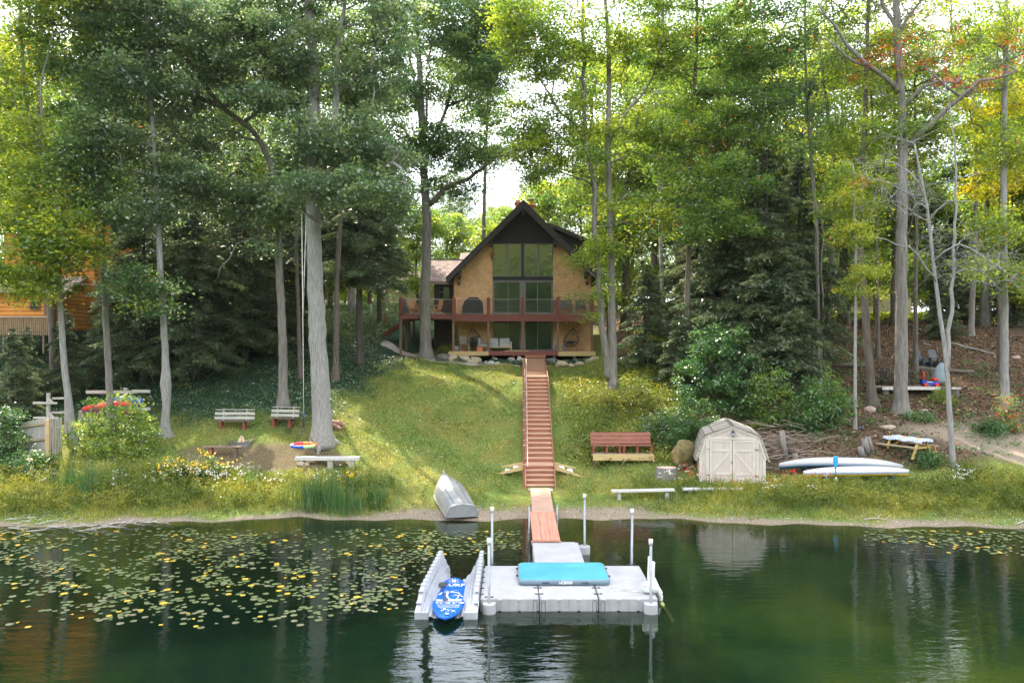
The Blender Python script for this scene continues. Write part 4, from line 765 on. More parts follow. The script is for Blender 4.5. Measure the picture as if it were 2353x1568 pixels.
def build_house():
    Y = 52.0
    brick = bricks('yellow_brick', (.62, .31, .13), (.80, .47, .23), (.48, .35, .24), .215, .075, 'sum', .010)
    black = mat('black_siding', (.010, .010, .012), .8, scale=8, col2=(.022, .022, .025), bump=.3, bscale=12, stretch=(8, 8, .4))
    fasc = wood('brown_fascia', (.022, .018, .017), (.045, .036, .032))
    shing = bricks('brown_shingle', (.12, .075, .06), (.23, .155, .125), (.07, .045, .04), .34, .17, 'xz', .016, bump=.6)
    dshing = bricks('dark_shingle', (.035, .03, .03), (.07, .06, .058), (.015, .013, .013), .34, .17, 'xz', .016, bump=.6)
    grey = mat('grey_frame', (.13, .12, .115), .5); dgrey = mat('dark_frame', (.05, .048, .046), .5); gl = glass(); gd = glass('dark_glass', (.004, .02, .022), .15)
    t = thing('brick_house', 'steep gabled yellow brick house with black gable end, facing the lake', 'house', (.73, 57, gz(.73, 57)))
    xl, xr = hx(585), hx(1828); wl, wr = hx(935), hx(1485); zb = 5.75; zt = hz(440); ax, az = hx(1213), hz(75)
    sl = (az - hz(755)) / (ax - hx(530))
    roofz = lambda x: az - abs(x - ax) * sl - .18
    w = MB()
    w.prism([(xl, zb), (wl, zb), (wl, zt), (ax - (az - .18 - zt) / sl, zt), (xl, roofz(xl))], Y, Y + .3)
    w.prism([(wr, zb), (xr, zb), (xr, roofz(xr)), (ax + (az - .18 - zt) / sl, zt), (wr, zt)], Y, Y + .3)
    w.bb(xl, xl + .3, Y + .3, 62, zb, roofz(xl) - .05); w.bb(xr - .3, xr, Y + .3, 62, zb, roofz(xr) - .05)
    w.prism([(xl + .3, zb), (xr - .3, zb), (xr - .3, roofz(xr)), (ax, az - .2), (xl + .3, roofz(xl))], 61.6, 61.95)
    w.build('wall', brick, t, world=True)
    g = MB(); hw = (az - .2 - zt) / sl
    g.prism([(ax - hw, zt + .004), (ax + hw, zt + .004), (ax, az - .2)], Y - .02, Y + .28); g.bb(wl, wr, Y + .02, Y + .27, hz(778) + .003, hz(742)); g.bb(hx(1197), hx(1217), Y - .05, Y + .25, hz(742), zt)
    g.build('gable_panel', black, t, world=True)
    # inside walls behind the glass keep the rooms dark
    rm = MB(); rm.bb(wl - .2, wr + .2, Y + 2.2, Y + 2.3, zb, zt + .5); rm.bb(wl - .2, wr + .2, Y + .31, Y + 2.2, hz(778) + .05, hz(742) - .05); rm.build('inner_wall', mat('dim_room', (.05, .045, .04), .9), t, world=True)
    r = MB(); th = .30; ex = ax - hx(530)
    for s in (-1, 1):
        e = ax + s * ex; ez = az - ex * sl
        r.prism([(ax, az), (e, ez), (e - s * .03, ez - th), (ax, az - th * 1.35)], 51.02, 62.4)
    ro = r.build('roof', dshing, t, world=True)
    f = MB()
    for s in (-1, 1):
        e = ax + s * (ex + .05); ez = az - (ex + .05) * sl
        f.prism([(ax, az + .03), (e, ez + .03), (e - s * .02, ez - th - .12), (ax - s * 0, az - th * 1.35 - .12)], 50.94, 51.02)
    f.build('fascia', fasc, ro, world=True)
    for cx_, cy_, hh in ((1213, 120, .55), (921, 405, .5), (1500, 405, .5), (640, 690, .5), (1775, 690, .5)):
        b = MB(); b.bb(hx(cx_) - .09, hx(cx_) + .09, 51.05, Y, hz(cy_) - hh, hz(cy_) + .05, bev=.015); b.build('bracket', fasc, t, world=True)
    gu = MB(); x0 = hx(530); gu.tube([(x0 + .05, 51.2, hz(768)), (x0 + .35, 51.7, hz(800)), (xl - .06, 51.93, hz(850)), (xl - .06, 51.93, 6.2)], .045, 8); gu.build('downspout', fasc, t, world=True)
    # dormer
    d = MB(); Yd = 53.0
    d.prism([(hx(1465, Yd), hz(320, Yd)), (hx(1750, Yd), hz(440, Yd)), (hx(1752, Yd), hz(640, Yd)), (hx(1465, Yd), hz(360, Yd))], Yd, 60.0); do = d.build('dormer', black, t, world=True)
    d = MB(); d.prism([(hx(1395, Yd), hz(255, Yd)), (hx(1500, Yd), hz(285, Yd)), (hx(1800, Yd), hz(412, Yd)), (hx(1792, Yd), hz(440, Yd)), (hx(1490, Yd), hz(318, Yd)), (hx(1400, Yd), hz(290, Yd))], Yd - .5, 60.4); d.build('dormer_roof', dshing, do, world=True)
    for k, cx_ in enumerate((1573, 1650)):
        v = MB(); v.tube([(hx(cx_, 57), 57, hz(345 + k * 10, 57)), (hx(cx_, 57), 57, hz(270 + k * 55, 57))], .06, 10); v.build('vent_pipe', mat('white_pipe', (.55, .55, .54), .5), ro, world=True)
    cb = bricks('red_brick', (.33, .10, .05), (.45, .16, .08), (.30, .22, .18), .22, .08, 'sum', .012)
    for (a, b_, c, d_, Yc) in ((1140, 1190, 78, 300, 58.2), (1257, 1318, 100, 300, 57)):
        q = MB(); q.bb(hx(a, Yc), hx(b_, Yc), Yc, Yc + .75, hz(d_, Yc), hz(c, Yc)); co = q.build('chimney', cb, ro, world=True)
        q = MB(); q.bb(hx(a, Yc) - .06, hx(b_, Yc) + .06, Yc - .06, Yc + .81, hz(c, Yc), hz(c, Yc) + .1, bev=.02); q.bb(hx(a, Yc) + .15, hx(b_, Yc) - .15, Yc + .18, Yc + .6, hz(c, Yc) + .1, hz(c, Yc) + (.45 if a > 1200 else .12)); q.build('chimney_top', mat('orange_flue', (.55, .18, .06), .8), co, world=True)
        q = MB(); zc = hz(c, Yc) + (.47 if a > 1200 else .2); q.bb(hx(a, Yc) + .02, hx(b_, Yc) - .02, Yc + .05, Yc + .7, zc, zc + .05, bev=.02); q.build('chimney_cap', mat('pale_metal', (.55, .53, .48), .4, metal=.5), co, world=True)
    # windows and sliding doors
    gy = Y + .1
    framed(t, 'window', wl + .02, hx(1197), hz(742), hz(442), gy, grey, gl, .05, .10, [(hx(1067), .16)])
    framed(t, 'window', hx(1217), wr - .02, hz(742), hz(442), gy, grey, gl, .05, .10, [(hx(1349), .16)])
    for (z0, z1) in ((hz(1078), hz(780)), (hz(1413), hz(1132))):
        framed(t, 'sliding_door', wl + .02, hx(1193), z0, z1, gy, grey, gd, .10, .12, [(hx(1076), .05)])
        framed(t, 'sliding_door', hx(1222), wr - .02, z0, z1, gy, grey, gd, .10, .12, [(hx(1342), .05)])
        q = MB(); q.bb(hx(1193), hx(1222), gy - .14, gy, z0, z1 + .02); q.bb(wl + .02, wr - .02, gy - .14, gy + .1, z1, z1 + (.04 if z0 > 7 else .5)); q.build('door_post', grey, t, world=True)
    q = MB(); q.bb(wl, wr, Y + .03, Y + .25, hz(1132) + .5, hz(1078)); q.build('band', black, t, world=True)
    for cx_ in (632, 1790):
        q = MB(); x = hx(cx_ - 8); z = hz(800); q.box((x, Y - .03, z), (.10, .05, .2), bev=.02); q.tube([(x, Y - .05, z + .05), (x + .02, Y - .2, z + .1), (x + .06, Y - .25, z - .02)], .02, 8); lo = q.build('wall_lamp', dgrey, t, world=True)
        q = MB(); q.tube([(x + .06, Y - .25, z + .05), (x + .09, Y - .28, z - .12)], [.05, .09], 12); q.build('lamp_head', dgrey, lo, world=True)
    q = MB(); q.tube([(hx(932) - .02, Y - .05, hz(590)), (hx(925) - .02, Y - .06, hz(545)), (hx(936), Y - .05, hz(520))], .035, 6); q.tube([(hx(940) + .1 * math.cos(a), Y - .06, hz(545) + .14 * math.sin(a)) for a in np.linspace(0, 5.6, 10)], .02, 5); q.build('hose_reel', mat('red_hose', (.35, .08, .04), .6), t, world=True)
    # lower wing at the left
    Yw = 54.2
    q = MB(); q.bb(hx(405, Yw), xl, Yw, 60, 5.9, hz(795, Yw)); wo = q.build('wing_wall', wood('dark_boards', (.03, .022, .02), (.055, .04, .035), 'z'), t, world=True)
    framed(t, 'window', hx(448, Yw), hx(548, Yw), hz(945, Yw), hz(828, Yw), Yw - .02, dgrey, gd, .05, .06, (), 'pane', [(hz(885, Yw), .06)])
    q = MB(); q.add([(hx(372, Yw), Yw - .4, hz(788, Yw)), (hx(560, Yw) + .3, Yw - .4, hz(788, Yw)), (hx(700, 58), 58, hz(592, 58)), (hx(372, 58), 58, hz(592, 58)), (hx(372, Yw), Yw - .4, hz(788, Yw) - .16), (hx(560, Yw) + .3, Yw - .4, hz(788, Yw) - .16), (hx(700, 58), 58, hz(592, 58) - .16), (hx(372, 58), 58, hz(592, 58) - .16)], [(0, 1, 2, 3), (7, 6, 5, 4), (0, 4, 5, 1), (1, 5, 6, 2), (2, 6, 7, 3), (3, 7, 4, 0)]); q.build('wing_roof', shing, t, world=True)
    q = MB(); q.bb(hx(372, 58), hx(700, 58), 57.95, 58.1, hz(592, 58) - .05, hz(592, 58) + .06); q.bb(hx(372, Yw), hx(560, Yw), Yw - .5, Yw - .4, hz(788, Yw) - .2, hz(788, Yw) + .01); q.build('wing_gutter', mat('brown_trim', (.25, .18, .15), .6), t, world=True)
    Yb = 61
    q = MB(); q.add([(hx(628, Yb), Yb, hz(600, Yb)), (hx(800, Yb), Yb, hz(600, Yb)), (hx(800, Yb), Yb + 2.6, hz(493, Yb)), (hx(628, Yb), Yb + 2.6, hz(493, Yb)), (hx(628, Yb), Yb, hz(600, Yb) - .2), (hx(800, Yb), Yb, hz(600, Yb) - .2), (hx(800, Yb), Yb + 2.6, hz(493, Yb) - .2), (hx(628, Yb), Yb + 2.6, hz(493, Yb) - .2)], [(0, 1, 2, 3), (7, 6, 5, 4), (0, 4, 5, 1), (1, 5, 6, 2), (2, 6, 7, 3), (3, 7, 4, 0)]); q.bb(hx(640, Yb), hx(790, Yb), Yb + .3, Yb + 2.4, 6, hz(600, Yb) - .1); q.build('rear_roof', shing, t, world=True)
def build_deck():
    Y = 49.8; red = wood('red_stain', (.12, .034, .027), (.20, .060, .045)); redv = wood('red_post', (.13, .028, .022), (.21, .05, .038), 'z'); br = wood('brown_post', (.10, .055, .032), (.19, .11, .065), 'z')
    x0, x1 = hx(88, Y), hx(1845, Y); zt = hz(1085, Y); xm = hx(575, Y)
    t = thing('raised_deck', 'red-stained upper deck on brown posts wrapped around the brick house', 'deck', ((x0 + x1) / 2, Y, 5.9))
    q = MB()
    for k in range(14): q.bb(x0, x1, Y + .06 + k * .158, Y + .06 + k * .158 + .15, zt - .03, zt + .01)
    for k in range(33): q.bb(x0, hx(585, Y) - .05, 52.3 + k * .158, 52.3 + k * .158 + .15, zt - .03, zt + .01)
    q.build('deck_boards', wood('red_deck', (.16, .05, .035), (.27, .10, .07)), t, world=True)
    q = MB(); q.bb(x0, x1, Y, Y + .05, zt - .26, zt - .005); q.bb(x0, x0 + .05, Y + .05, 57.5, zt - .26, zt - .005); q.bb(xm, x1, Y + .02, Y + .07, zt - .42, zt - .263); q.build('rim_beam', red, t, world=True)
    for k in range(9): q = MB(); q.bb(x0 + .3 + k * 1.55, x0 + .35 + k * 1.55, Y + .05, 51.9, zt - .26, zt - .035); q.build('joist', br, t, world=True)
    q = MB(); q.bb(x0 + .05, xm, 52.6, 52.75, zt - .3, zt - .035); q.build('joist', br, t, world=True)
    ztop = hz(935, Y)
    posts = [(hx(c, Y), Y + .02) for c in (103, 585, 897, 1207, 1527, 1838)] + [(x0 + .09, y) for y in (51.6, 53.4, 55.2, 57)]
    for i, (x, y) in enumerate(posts):
        w = .21 if i < 6 else .14; q = MB(); q.bb(x - w / 2, x + w / 2, y - w / 2 - .05, y + w / 2 - .05, zt - .0, ztop, bev=.01); q.blob((x, y - .05, ztop + .0), (w * .5, w * .5, .07), 1, 0); q.build('rail_post', redv, t, world=True)
    pipe = mat('grey_rail', (.22, .22, .21), .4, metal=.4); wire = mat('wire_mesh', (.14, .13, .12), .5, metal=.3)
    def panel(a, b):
        a = Vector(a); b = Vector(b); L_ = (b - a).length; d = (b - a) / L_; q = MB()
        for z in (.06, .93): q.tube([a + Vector((0, 0, z)), b + Vector((0, 0, z))], .02, 6)
        po = q.build('rail', pipe, t, world=True); m = MB(); s = .13; H = .87; n = int((L_ + H) / s)
        for k in range(n):
            for sg in (1, -1):
                u0 = k * s - H if sg > 0 else k * s; pts = []
                for hh in (0, H):
                    u = u0 + hh if sg > 0 else u0 - hh
                    pts.append((u, hh))
                (ua, ha), (ub, hb) = pts
                if ua > ub: ua, ub, ha, hb = ub, ua, hb, ha
                if ub <= 0 or ua >= L_: continue
                if ua < 0: ha += (hb - ha) * (-ua) / (ub - ua); ua = 0
                if ub > L_: hb -= (hb - ha) * (ub - L_) / (ub - ua); ub = L_
                m.tube([a + d * ua + Vector((0, 0, ha + .06)), a + d * ub + Vector((0, 0, hb + .06))], .0045, 3, caps=False)
        m.build('wire_panel', wire, po, world=True)
    fp = posts[:6]
    for i in range(5): panel((fp[i][0] + .1, Y - .02, zt), (fp[i + 1][0] - .1, Y - .02, zt))
    sp = [posts[0]] + posts[6:]
    for i in range(4): panel((sp[i][0], sp[i][1] + .1, zt), (sp[i + 1][0], sp[i + 1][1] - .1, zt))
    panel((x1 - .05, Y + .1, zt), (x1 - .05, 51.9, zt))
    for (c, y) in ((103, 49.95), (155, 52.2), (180, 54), (222, 56), (580, 49.95), (897, 49.95), (1207, 49.95), (1527, 49.95), (1834, 49.95)):
        x = hx(c, y); zb = 5.98 if c > 560 else gz(x, y) - .1; q = MB(); w = .15; q.bb(x - w / 2, x + w / 2, y - w / 2, y + w / 2, zb, zt - .26, bev=.008); q.build('support_post', br, t, world=True)
    # side steps from the path
    t2 = thing('side_steps', 'small red wooden steps climbing from the path to the deck end', 'steps', (x0 - .9, 54.4, gz(x0 - .9, 54.4)))
    for k in range(5):
        q = MB(); xx = x0 - .12 - k * .30; q.bb(xx - .3, xx, 53.9, 54.9, zt - .26 - k * .19, zt - .22 - k * .19); q.build('tread', red, t2, world=True)
    q = MB()
    for yy in (53.88, 54.93): q.beam((x0 - .05, yy, zt - .25), (x0 - 1.7, yy, zt - 1.25), .05, .22)
    q.build('stringer', red, t2, world=True)
    t2 = thing('guide_post', 'short rusty post standing where the path meets the side steps', 'post', tuple(hit(551 * 0 + (940 + 553 / 4.356) * KV, (640 + 1178 / 4.356) * KV)))
    q = MB(); q.bb(-.07, .07, -.07, .07, -.1, 1.0, bev=.01); q.build('shaft', mat('rust_wood', (.25, .10, .05), .8), t2)
    # porch
    Yp = 49.85; zp = 6.0
    p = thing('porch', 'low wooden porch with red and unpainted yellow edge boards under the deck', 'porch', (.9, Yp, 5.6)); q = MB()
    xa, xb = hx(535, Yp), hx(1868, Yp)
    for k in range(14): q.bb(xa, xb, Yp + k * .155, Yp + k * .155 + .148, zp - .04, zp)
    q.build('porch_boards', wood('porch_red', (.20, .085, .055), (.32, .15, .10)), p, world=True); yel = wood('yellow_pine', (.38, .26, .11), (.54, .40, .19))
    q = MB(); q.bb(xa, hx(898, Yp), Yp - .05, Yp, zp - .27, zp - .01); q.bb(hx(1529, Yp), xb, Yp - .05, Yp, zp - .29, zp - .01); q.build('edge_board', yel, p, world=True, label='unpainted yellow edge boards')
    q = MB(); q.bb(hx(898, Yp) + .004, hx(1529, Yp) - .004, Yp - .045, Yp, zp - .26, zp - .01); q.build('edge_board', red, p, world=True, label='red painted edge board')
    q = MB(); q.bb(hx(1042, Yp), hx(1265, Yp), Yp - .02, Yp + .1, zp + .004, zp + .04); q.build('threshold', yel, p, world=True)
    q = MB()
    for k in range(8): q.bb(xa + .2 + k * 1.25, xa + .35 + k * 1.25, Yp + .1, Yp + .25, 5.2, zp - .04)
    q.build('porch_leg', br, p, world=True)
def on_deck():
    Y = 50.9; zt = hz(1085, 49.8) + .01; zp = 6.0
    # covered grill
    t = thing('covered_grill', 'barbecue grill under a black fitted cover on the upper deck', 'grill', (hx(762, Y), Y, zt)); q = MB()
    xs = [-.88, -.80, -.38, -.20, .28, .48, .74, .86]; zs = [.62, .88, 1.16, 1.22, 1.22, 1.16, .84, .62]
    rings = []
    prof = [(a * .74 + .02, b * .88) for a, b in [(-.98, .02), (-.96, .55), (-.80, .92), (-.52, 1.18), (-.34, 1.25), (.28, 1.25), (.40, 1.22), (.74, .90), (.80, .55), (.82, .02)]]
    q.prism(prof, -.32, .32); q.build('cover', mat('black_cover', (.008, .009, .011), .75, bump=.8, bscale=3), t)
    for x in (-.55, .45):
        q = MB(); q.tube([(x, -.22, .06), (x, .22, .06)], .06, 10); q.build('wheel', mat('black_rubber', (.02, .02, .02), .8), t)
    # round picnic table left
    ww = wood('orange_pine', (.40, .20, .08), (.60, .34, .15)); Yt = 52.6; x = hx(255, Yt)
    t = thing('round_picnic_table', 'orange-brown slatted picnic table with attached seats, behind the maple on the deck', 'picnic table', (x + .15, Yt, zt)); q = MB(); q.cyl((0, 0, .70), .62, .05, 20); q.build('tabletop', ww, t)
    for k in range(4):
        a = k * math.pi / 2 + .4; q = MB(); c, s = math.cos(a), math.sin(a)
        for j in range(2): q.beam((c * (.92 + j * .15) - s * .42, s * (.92 + j * .15) + c * .42, .44), (c * (.92 + j * .15) + s * .42, s * (.92 + j * .15) - c * .42, .44), .12, .04)
        q.build('seat', ww, t); q = MB(); q.beam((c * .1, s * .1, .66), (c * .75, s * .75, 0.0), .07, .09); q.beam((0, 0, .40), (c * 1.08, s * 1.08, .40), .06, .08); q.build('leg', ww, t)
    for k, (cx_, yy, rz) in enumerate(((420, 51.6, -2.0), (215, 51.1, .5))):
        t = thing('deck_chair', ('orange-brown slatted armchair right of the trunk, by the wing wall', 'orange-brown slatted armchair by the corner of the deck rail')[k], 'chair', (hx(cx_, yy), yy, zt), rz, 'wooden armchairs on the deck')
        q = MB()
        for j in range(4): q.box((0, -.22 + j * .13, .42 - j * .02), (.5, .11, .025))
        q.build('seat', ww, t); q = MB()
        for j in range(5): q.beam((-.2 + j * .1, .27, .36), (-.2 + j * .1, .42, 1.0), .08, .02, up=(0, 1, 0))
        q.beam((-.28, .36, .7), (.28, .36, .7), .03, .05); q.build('backrest', ww, t)
        for sx in (-1, 1):
            q = MB(); q.box((sx * .30, 0, .62), (.10, .62, .025)); q.box((sx * .30, -.28, .3), (.05, .07, .6)); q.beam((sx * .28, -.1, .4), (sx * .28, .5, .02), .03, .08); q.build('armrest', ww, t)
    t = thing('plant_pot', 'dark square planter in the left corner of the deck', 'planter', (hx(138, 50.3), 50.3, zt)); q = MB(); q.loft([[(sx * w, sy * w, z) for sx, sy in ((-1, -1), (1, -1), (1, 1), (-1, 1))] for w, z in ((.16, 0), (.21, .40), (.23, .40), (.23, .46), (.19, .46), (.18, .36))], smooth=False); q.build('pot', mat('dark_pot', (.03, .035, .04), .5), t)
    # slatted bench and chair at the right on the deck
    gm = mat('grey_slats', (.10, .09, .085), .7, bump=.3)
    for (c0, c1, lb, nm) in ((1478, 1660, 'dark grey slatted loveseat on the deck between the rail posts', 'slatted_loveseat'), (1690, 1775, 'small dark folding chair by the right end of the deck', 'folding_chair')):
        w = hx(c1, 51.2) - hx(c0, 51.2); t = thing(nm, lb, 'seat', ((hx(c0, 51.2) + hx(c1, 51.2)) / 2, 51.2, zt)); q = MB()
        for j in range(4): q.box((0, -.22 + j * .14, .42), (w * .9, .11, .025))
        q.build('seat', gm, t); q = MB()
        for j in range(4): q.box((0, .30 + j * .035, .52 + j * .13), (w * .9, .025, .11))
        q.build('backrest', gm, t)
        for sx in (-1, 1):
            q = MB(); q.box((sx * w * .46, .0, .62), (.07, .62, .03)); q.box((sx * w * .46, -.27, .31), (.05, .05, .62)); q.beam((sx * w * .46, .28, 0), (sx * w * .46, .42, 1.0), .05, .05); q.build('armrest', gm, t)
    # hanging egg chairs
    rat = mat('black_rattan', (.018, .016, .016), .6)
    for (cx_, lean, lb) in ((752, .10, 'black rattan hanging egg chair beside the grey sofa'), (1668, -.10, 'black rattan hanging egg chair at the far end of the porch, by the swing')):
        Yc = 51.0; xx = hx(cx_, Yc); ztop = hz(1205, Yc); zbm = hz(1382, Yc); t = thing('hanging_chair', lb, 'hanging chair', (xx, Yc, zbm), 0, 'hanging egg chairs'); hh = ztop - zbm; q = MB()
        def pt(a, f, lean=lean, hh=hh):
            w_ = .48 * math.sin(math.pi * min(1, max(.0, f)) ** .62) ** .75; return Vector((math.cos(a) * w_ + lean * (1 - f) * 2.2, math.sin(a) * w_ * .85, f * hh))
        for k in range(13):
            a = -.35 + k * (math.pi + .7) / 12; q.tube([pt(a, .02 + .96 * j / 12) for j in range(13)], .014 if k in (0, 12) else .009, 4, caps=False)
        for j in range(1, 15):
            f = j / 15; q.tube([pt(-.35 + k * (math.pi + .7) / 14, f + .03 * math.sin(k * 2.1 + j)) for k in range(15)], .009, 4, caps=False)
        for k in range(22):
            a0 = random.uniform(-.2, 3.2); f0 = random.uniform(.1, .85); q.tube([pt(a0 + j * .12, f0 + j * .03) for j in range(5)], .008, 3, caps=False)
        for j in range(1, 6): q.tube([pt(a, .06 * j) for a in np.linspace(0, 6.28, 22)], .011, 4, caps=False)
        q.tube([pt(0, 1) * 1.0, pt(0, 1) + Vector((0, 0, .05))], .03, 6); q.build('basket', rat, t)
        q = MB(); q.blob((lean * 1.8, -.02, .34), (.30, .26, .10), 2, .05); q.build('cushion', mat('dark_cushion', (.03, .035, .05), .8), t)
        q = MB(); q.tube([(0, 0, hh), (0, 0, hz(1130, Yc) - zbm)], .008, 5); q.build('chain', rat, t)
    gf = wood('grey_wood', (.22, .20, .17), (.36, .33, .28)); lw = wood('light_wood', (.38, .30, .20), (.55, .45, .32)); cu = mat('pale_grey_cushion', (.36, .36, .37), .9, var=.1, bump=.3, bscale=6)
    x = hx(992, 50.7); t = thing('outdoor_sofa', 'two-seat wooden outdoor sofa with pale grey cushions before the porch doors', 'sofa', (x, 50.8, zp), .06); q = MB(); W = .78
    for sx in (-1, 1):
        for yy in (-.35, .35): q.box((sx * (W - .03), yy, .30), (.06, .06, .60))
        q.box((sx * (W - .03), 0, .58), (.08, .76, .04))
    q.box((0, -.35, .26), (W * 2 - .12, .05, .09)); q.box((0, .36, .55), (W * 2 - .12, .04, .10)); q.box((0, 0, .27), (W * 2 - .12, .66, .03)); q.build('frame', lw, t)
    for sx in (-1, 1):
        q = MB(); q.box((sx * .36, -.02, .37), (.68, .66, .15), bev=.04); q.build('seat_cushion', cu, t); q = MB(); q.box((sx * .36, .26, .60), (.66, .16, .42), M=Matrix.Rotation(-.2, 3, 'X'), bev=.05); q.build('back_cushion', cu, t)
    x = hx(862, 50.6); t = thing('outdoor_armchair', 'wooden armchair with grey cushion, turned side-on next to the sofa', 'armchair', (x, 50.7, zp), 1.35); q = MB()
    for sx in (-1, 1):
        for yy in (-.32, .32): q.box((sx * .33, yy, .30), (.06, .06, .60))
        q.box((sx * .33, 0, .58), (.07, .70, .04))
    q.box((0, .33, .5), (.60, .04, .2)); q.box((0, 0, .27), (.60, .62, .03)); q.build('frame', gf, t); q = MB(); q.box((0, 0, .36), (.58, .60, .14), bev=.04); q.build('seat_cushion', cu, t); q = MB(); q.box((0, .27, .6), (.56, .14, .42), M=Matrix.Rotation(-.18, 3, 'X'), bev=.05); q.build('back_cushion', cu, t)
    for (cx_, yy, rz, lb) in ((683, 50.9, .1, 'weathered grey slatted chair against the brick under the egg chair'), (770, 51.4, -.3, 'second weathered grey chair, half hidden behind the egg chair')):
        t = thing('slatted_chair', lb, 'chair', (hx(cx_, yy), yy, zp), rz, 'grey slatted chairs on the porch'); q = MB()
        for j in range(4): q.box((0, -.2 + j * .13, .42), (.52, .11, .025))
        q.build('seat', gf, t); q = MB()
        for j in range(4): q.box((-.19 + j * .127, .24, .68), (.10, .02, .42))
        q.box((0, .26, .9), (.54, .03, .07)); q.box((0, .26, .5), (.54, .03, .07)); q.build('backrest', gf, t)
        for sx in (-1, 1):
            for yy2, hh in ((-.22, .42), (.25, .9)): q = MB(); q.box((sx * .26, yy2, hh / 2), (.05, .05, hh)); q.build('leg', gf, t)
    t = thing('orange_toy_box', 'small orange crate on the porch floor beside the egg chair', 'crate', (hx(820, 50.3), 50.3, zp)); q = MB()
    for (c, d) in (((0, -.12, .13), (.36, .02, .24)), ((0, .12, .13), (.36, .02, .24)), ((-.17, 0, .13), (.02, .22, .24)), ((.17, 0, .13), (.02, .22, .24)), ((0, 0, .02), (.34, .22, .02))): q.box(c, d)
    q.build('shell', mat('orange_plastic', (.50, .13, .04), .6), t)
    t = thing('potted_conifer', 'small dark conifer in a grey pot beside the porch corner post', 'potted plant', (hx(603, 50.6), 50.6, zp)); q = MB(); q.tube([(0, 0, 0), (0, 0, .34)], [.13, .18], 14); q.build('pot', mat('grey_pot', (.30, .30, .30), .8), t)
    rr = np.random.default_rng(9); h = rr.uniform(0, 1, 1500); a = rr.uniform(0, 6.28, 1500); r_ = .30 * (1 - h) ** .7 * rr.uniform(.3, 1, 1500); quads_mesh('foliage', blades(np.stack([r_ * np.cos(a), r_ * np.sin(a), .3 + h * 1.3], 1), .10, .4, .3, rr), rr.uniform(.1, .8, 1500), LEAF['hemlock'], t)
    t = thing('toddler_bench', 'small blue and green plastic step bench near the porch edge', 'toddler bench', (hx(1543, 50.3), 50.3, zp)); q = MB(); q.box((0, 0, .42), (.58, .26, .04), bev=.01); q.box((0, -.02, .28), (.60, .3, .03), bev=.01); q.build('seat', mat('green_plastic', (.30, .50, .42), .5), t)
    for sx in (-1, 1): q = MB(); q.beam((sx * .22, 0, .42), (sx * .30, -.12, 0), .06, .05); q.beam((sx * .22, 0, .42), (sx * .30, .12, 0), .06, .05); q.build('leg', mat('blue_plastic', (.02, .13, .42), .5), t)
    t = thing('rope_swing_seat', 'small dark red swing seat on a rope hanging beside the far egg chair', 'swing', (hx(1725, 50.8), 50.8, zp + .06)); q = MB(); q.box((0, 0, .02), (.50, .16, .04), bev=.01); q.build('seat', mat('dark_red', (.20, .03, .02), .6), t)
    q = MB(); q.tube([(-.2, 0, .03), (0, 0, .42), (.2, 0, .03)], .010, 5); q.tube([(0, 0, .42), (0, 0, hz(1132, 50.8) - zp - .06)], .010, 5); q.build('rope', mat('brown_rope', (.16, .09, .05), .9), t)
    # boulders and hostas
    R = random.Random(5); sc = 3.267
    sp = [(580, 1452, .42, .26, 'tan'), (680, 1468, .5, .30, 'tan'), (785, 1480, .42, .30, 'tan'), (885, 1465, .28, .16, 'pale'), (960, 1462, .33, .25, 'grey'), (1030, 1472, .22, .15, 'grey'), (1100, 1465, .38, .26, 'grey'), (1183, 1462, .34, .32, 'pale'), (725, 1492, .24, .15, 'tan'), (835, 1505, .26, .14, 'dark'), (925, 1515, .28, .17, 'pale'), (975, 1520, .2, .10, 'pale'), (485, 1420, .55, .32, 'dark'), (1465, 1475, .55, .28, 'dark'), (1625, 1478, .3, .14, 'grey'), (1560, 1525, .46, .24, 'tan'), (1650, 1535, .3, .12, 'tan'), (1715, 1530, .34, .14, 'tan'), (1800, 1510, .36, .15, 'tan'), (1855, 1500, .46, .24, 'tan')]
    rm = {'tan': mat('tan_rock', (.26, .21, .14), .9, scale=4, col2=(.48, .41, .30), bump=.5, bscale=9), 'grey': mat('grey_rock', (.18, .18, .17), .9, scale=4, col2=(.40, .39, .36), bump=.5, bscale=9), 'pale': mat('pale_rock', (.26, .25, .23), .9, scale=4, col2=(.46, .45, .42), bump=.5, bscale=9), 'dark': mat('dark_rock', (.05, .05, .045), .9, scale=4, col2=(.16, .155, .14), bump=.5, bscale=9)}
    where = ['leftmost under the yellow porch edge', 'second from the left porch corner', 'rounded, third from the left porch corner', 'small flat one at the red edge board start', 'domed, left of the two by the red board', 'low one between the two domed boulders', 'domed, in front of the sofa', 'peaked, touching the walkway corner', 'small one low by the gravel path', 'darkest, lying on the gravel path edge', 'whitish, low in the hosta bed', 'flat whitish one beside the hosta bed', 'big shaded one beyond the porch corner', 'big shaded one right of the walkway', 'behind the hostas right of the walkway', 'largest sunlit one right of the walkway', 'low one before the right hosta bed', 'flat one midway along the right bed', 'second from the right end of the bed', 'last one beyond the right porch end']
    for k, (cx_, cy_, a, b, mk) in enumerate(sp):
        yy = 49.3 - max(0, (cy_ - 1460)) * .012; xx = hx(cx_, yy); zz = hz(cy_, yy); q = MB(); q.blob((0, 0, 0), (a * .8, a * .6, b), 3, .22, .15, k)
        solo(q, 'boulder', rm[mk], f'{dict(tan="tan", grey="grey", pale="pale", dark="dark")[mk]} boulder {where[k]}', 'boulder', 'boulders along the porch').location = (xx, yy, min(zz, gz(xx, yy) + b * .45))
    k = 0
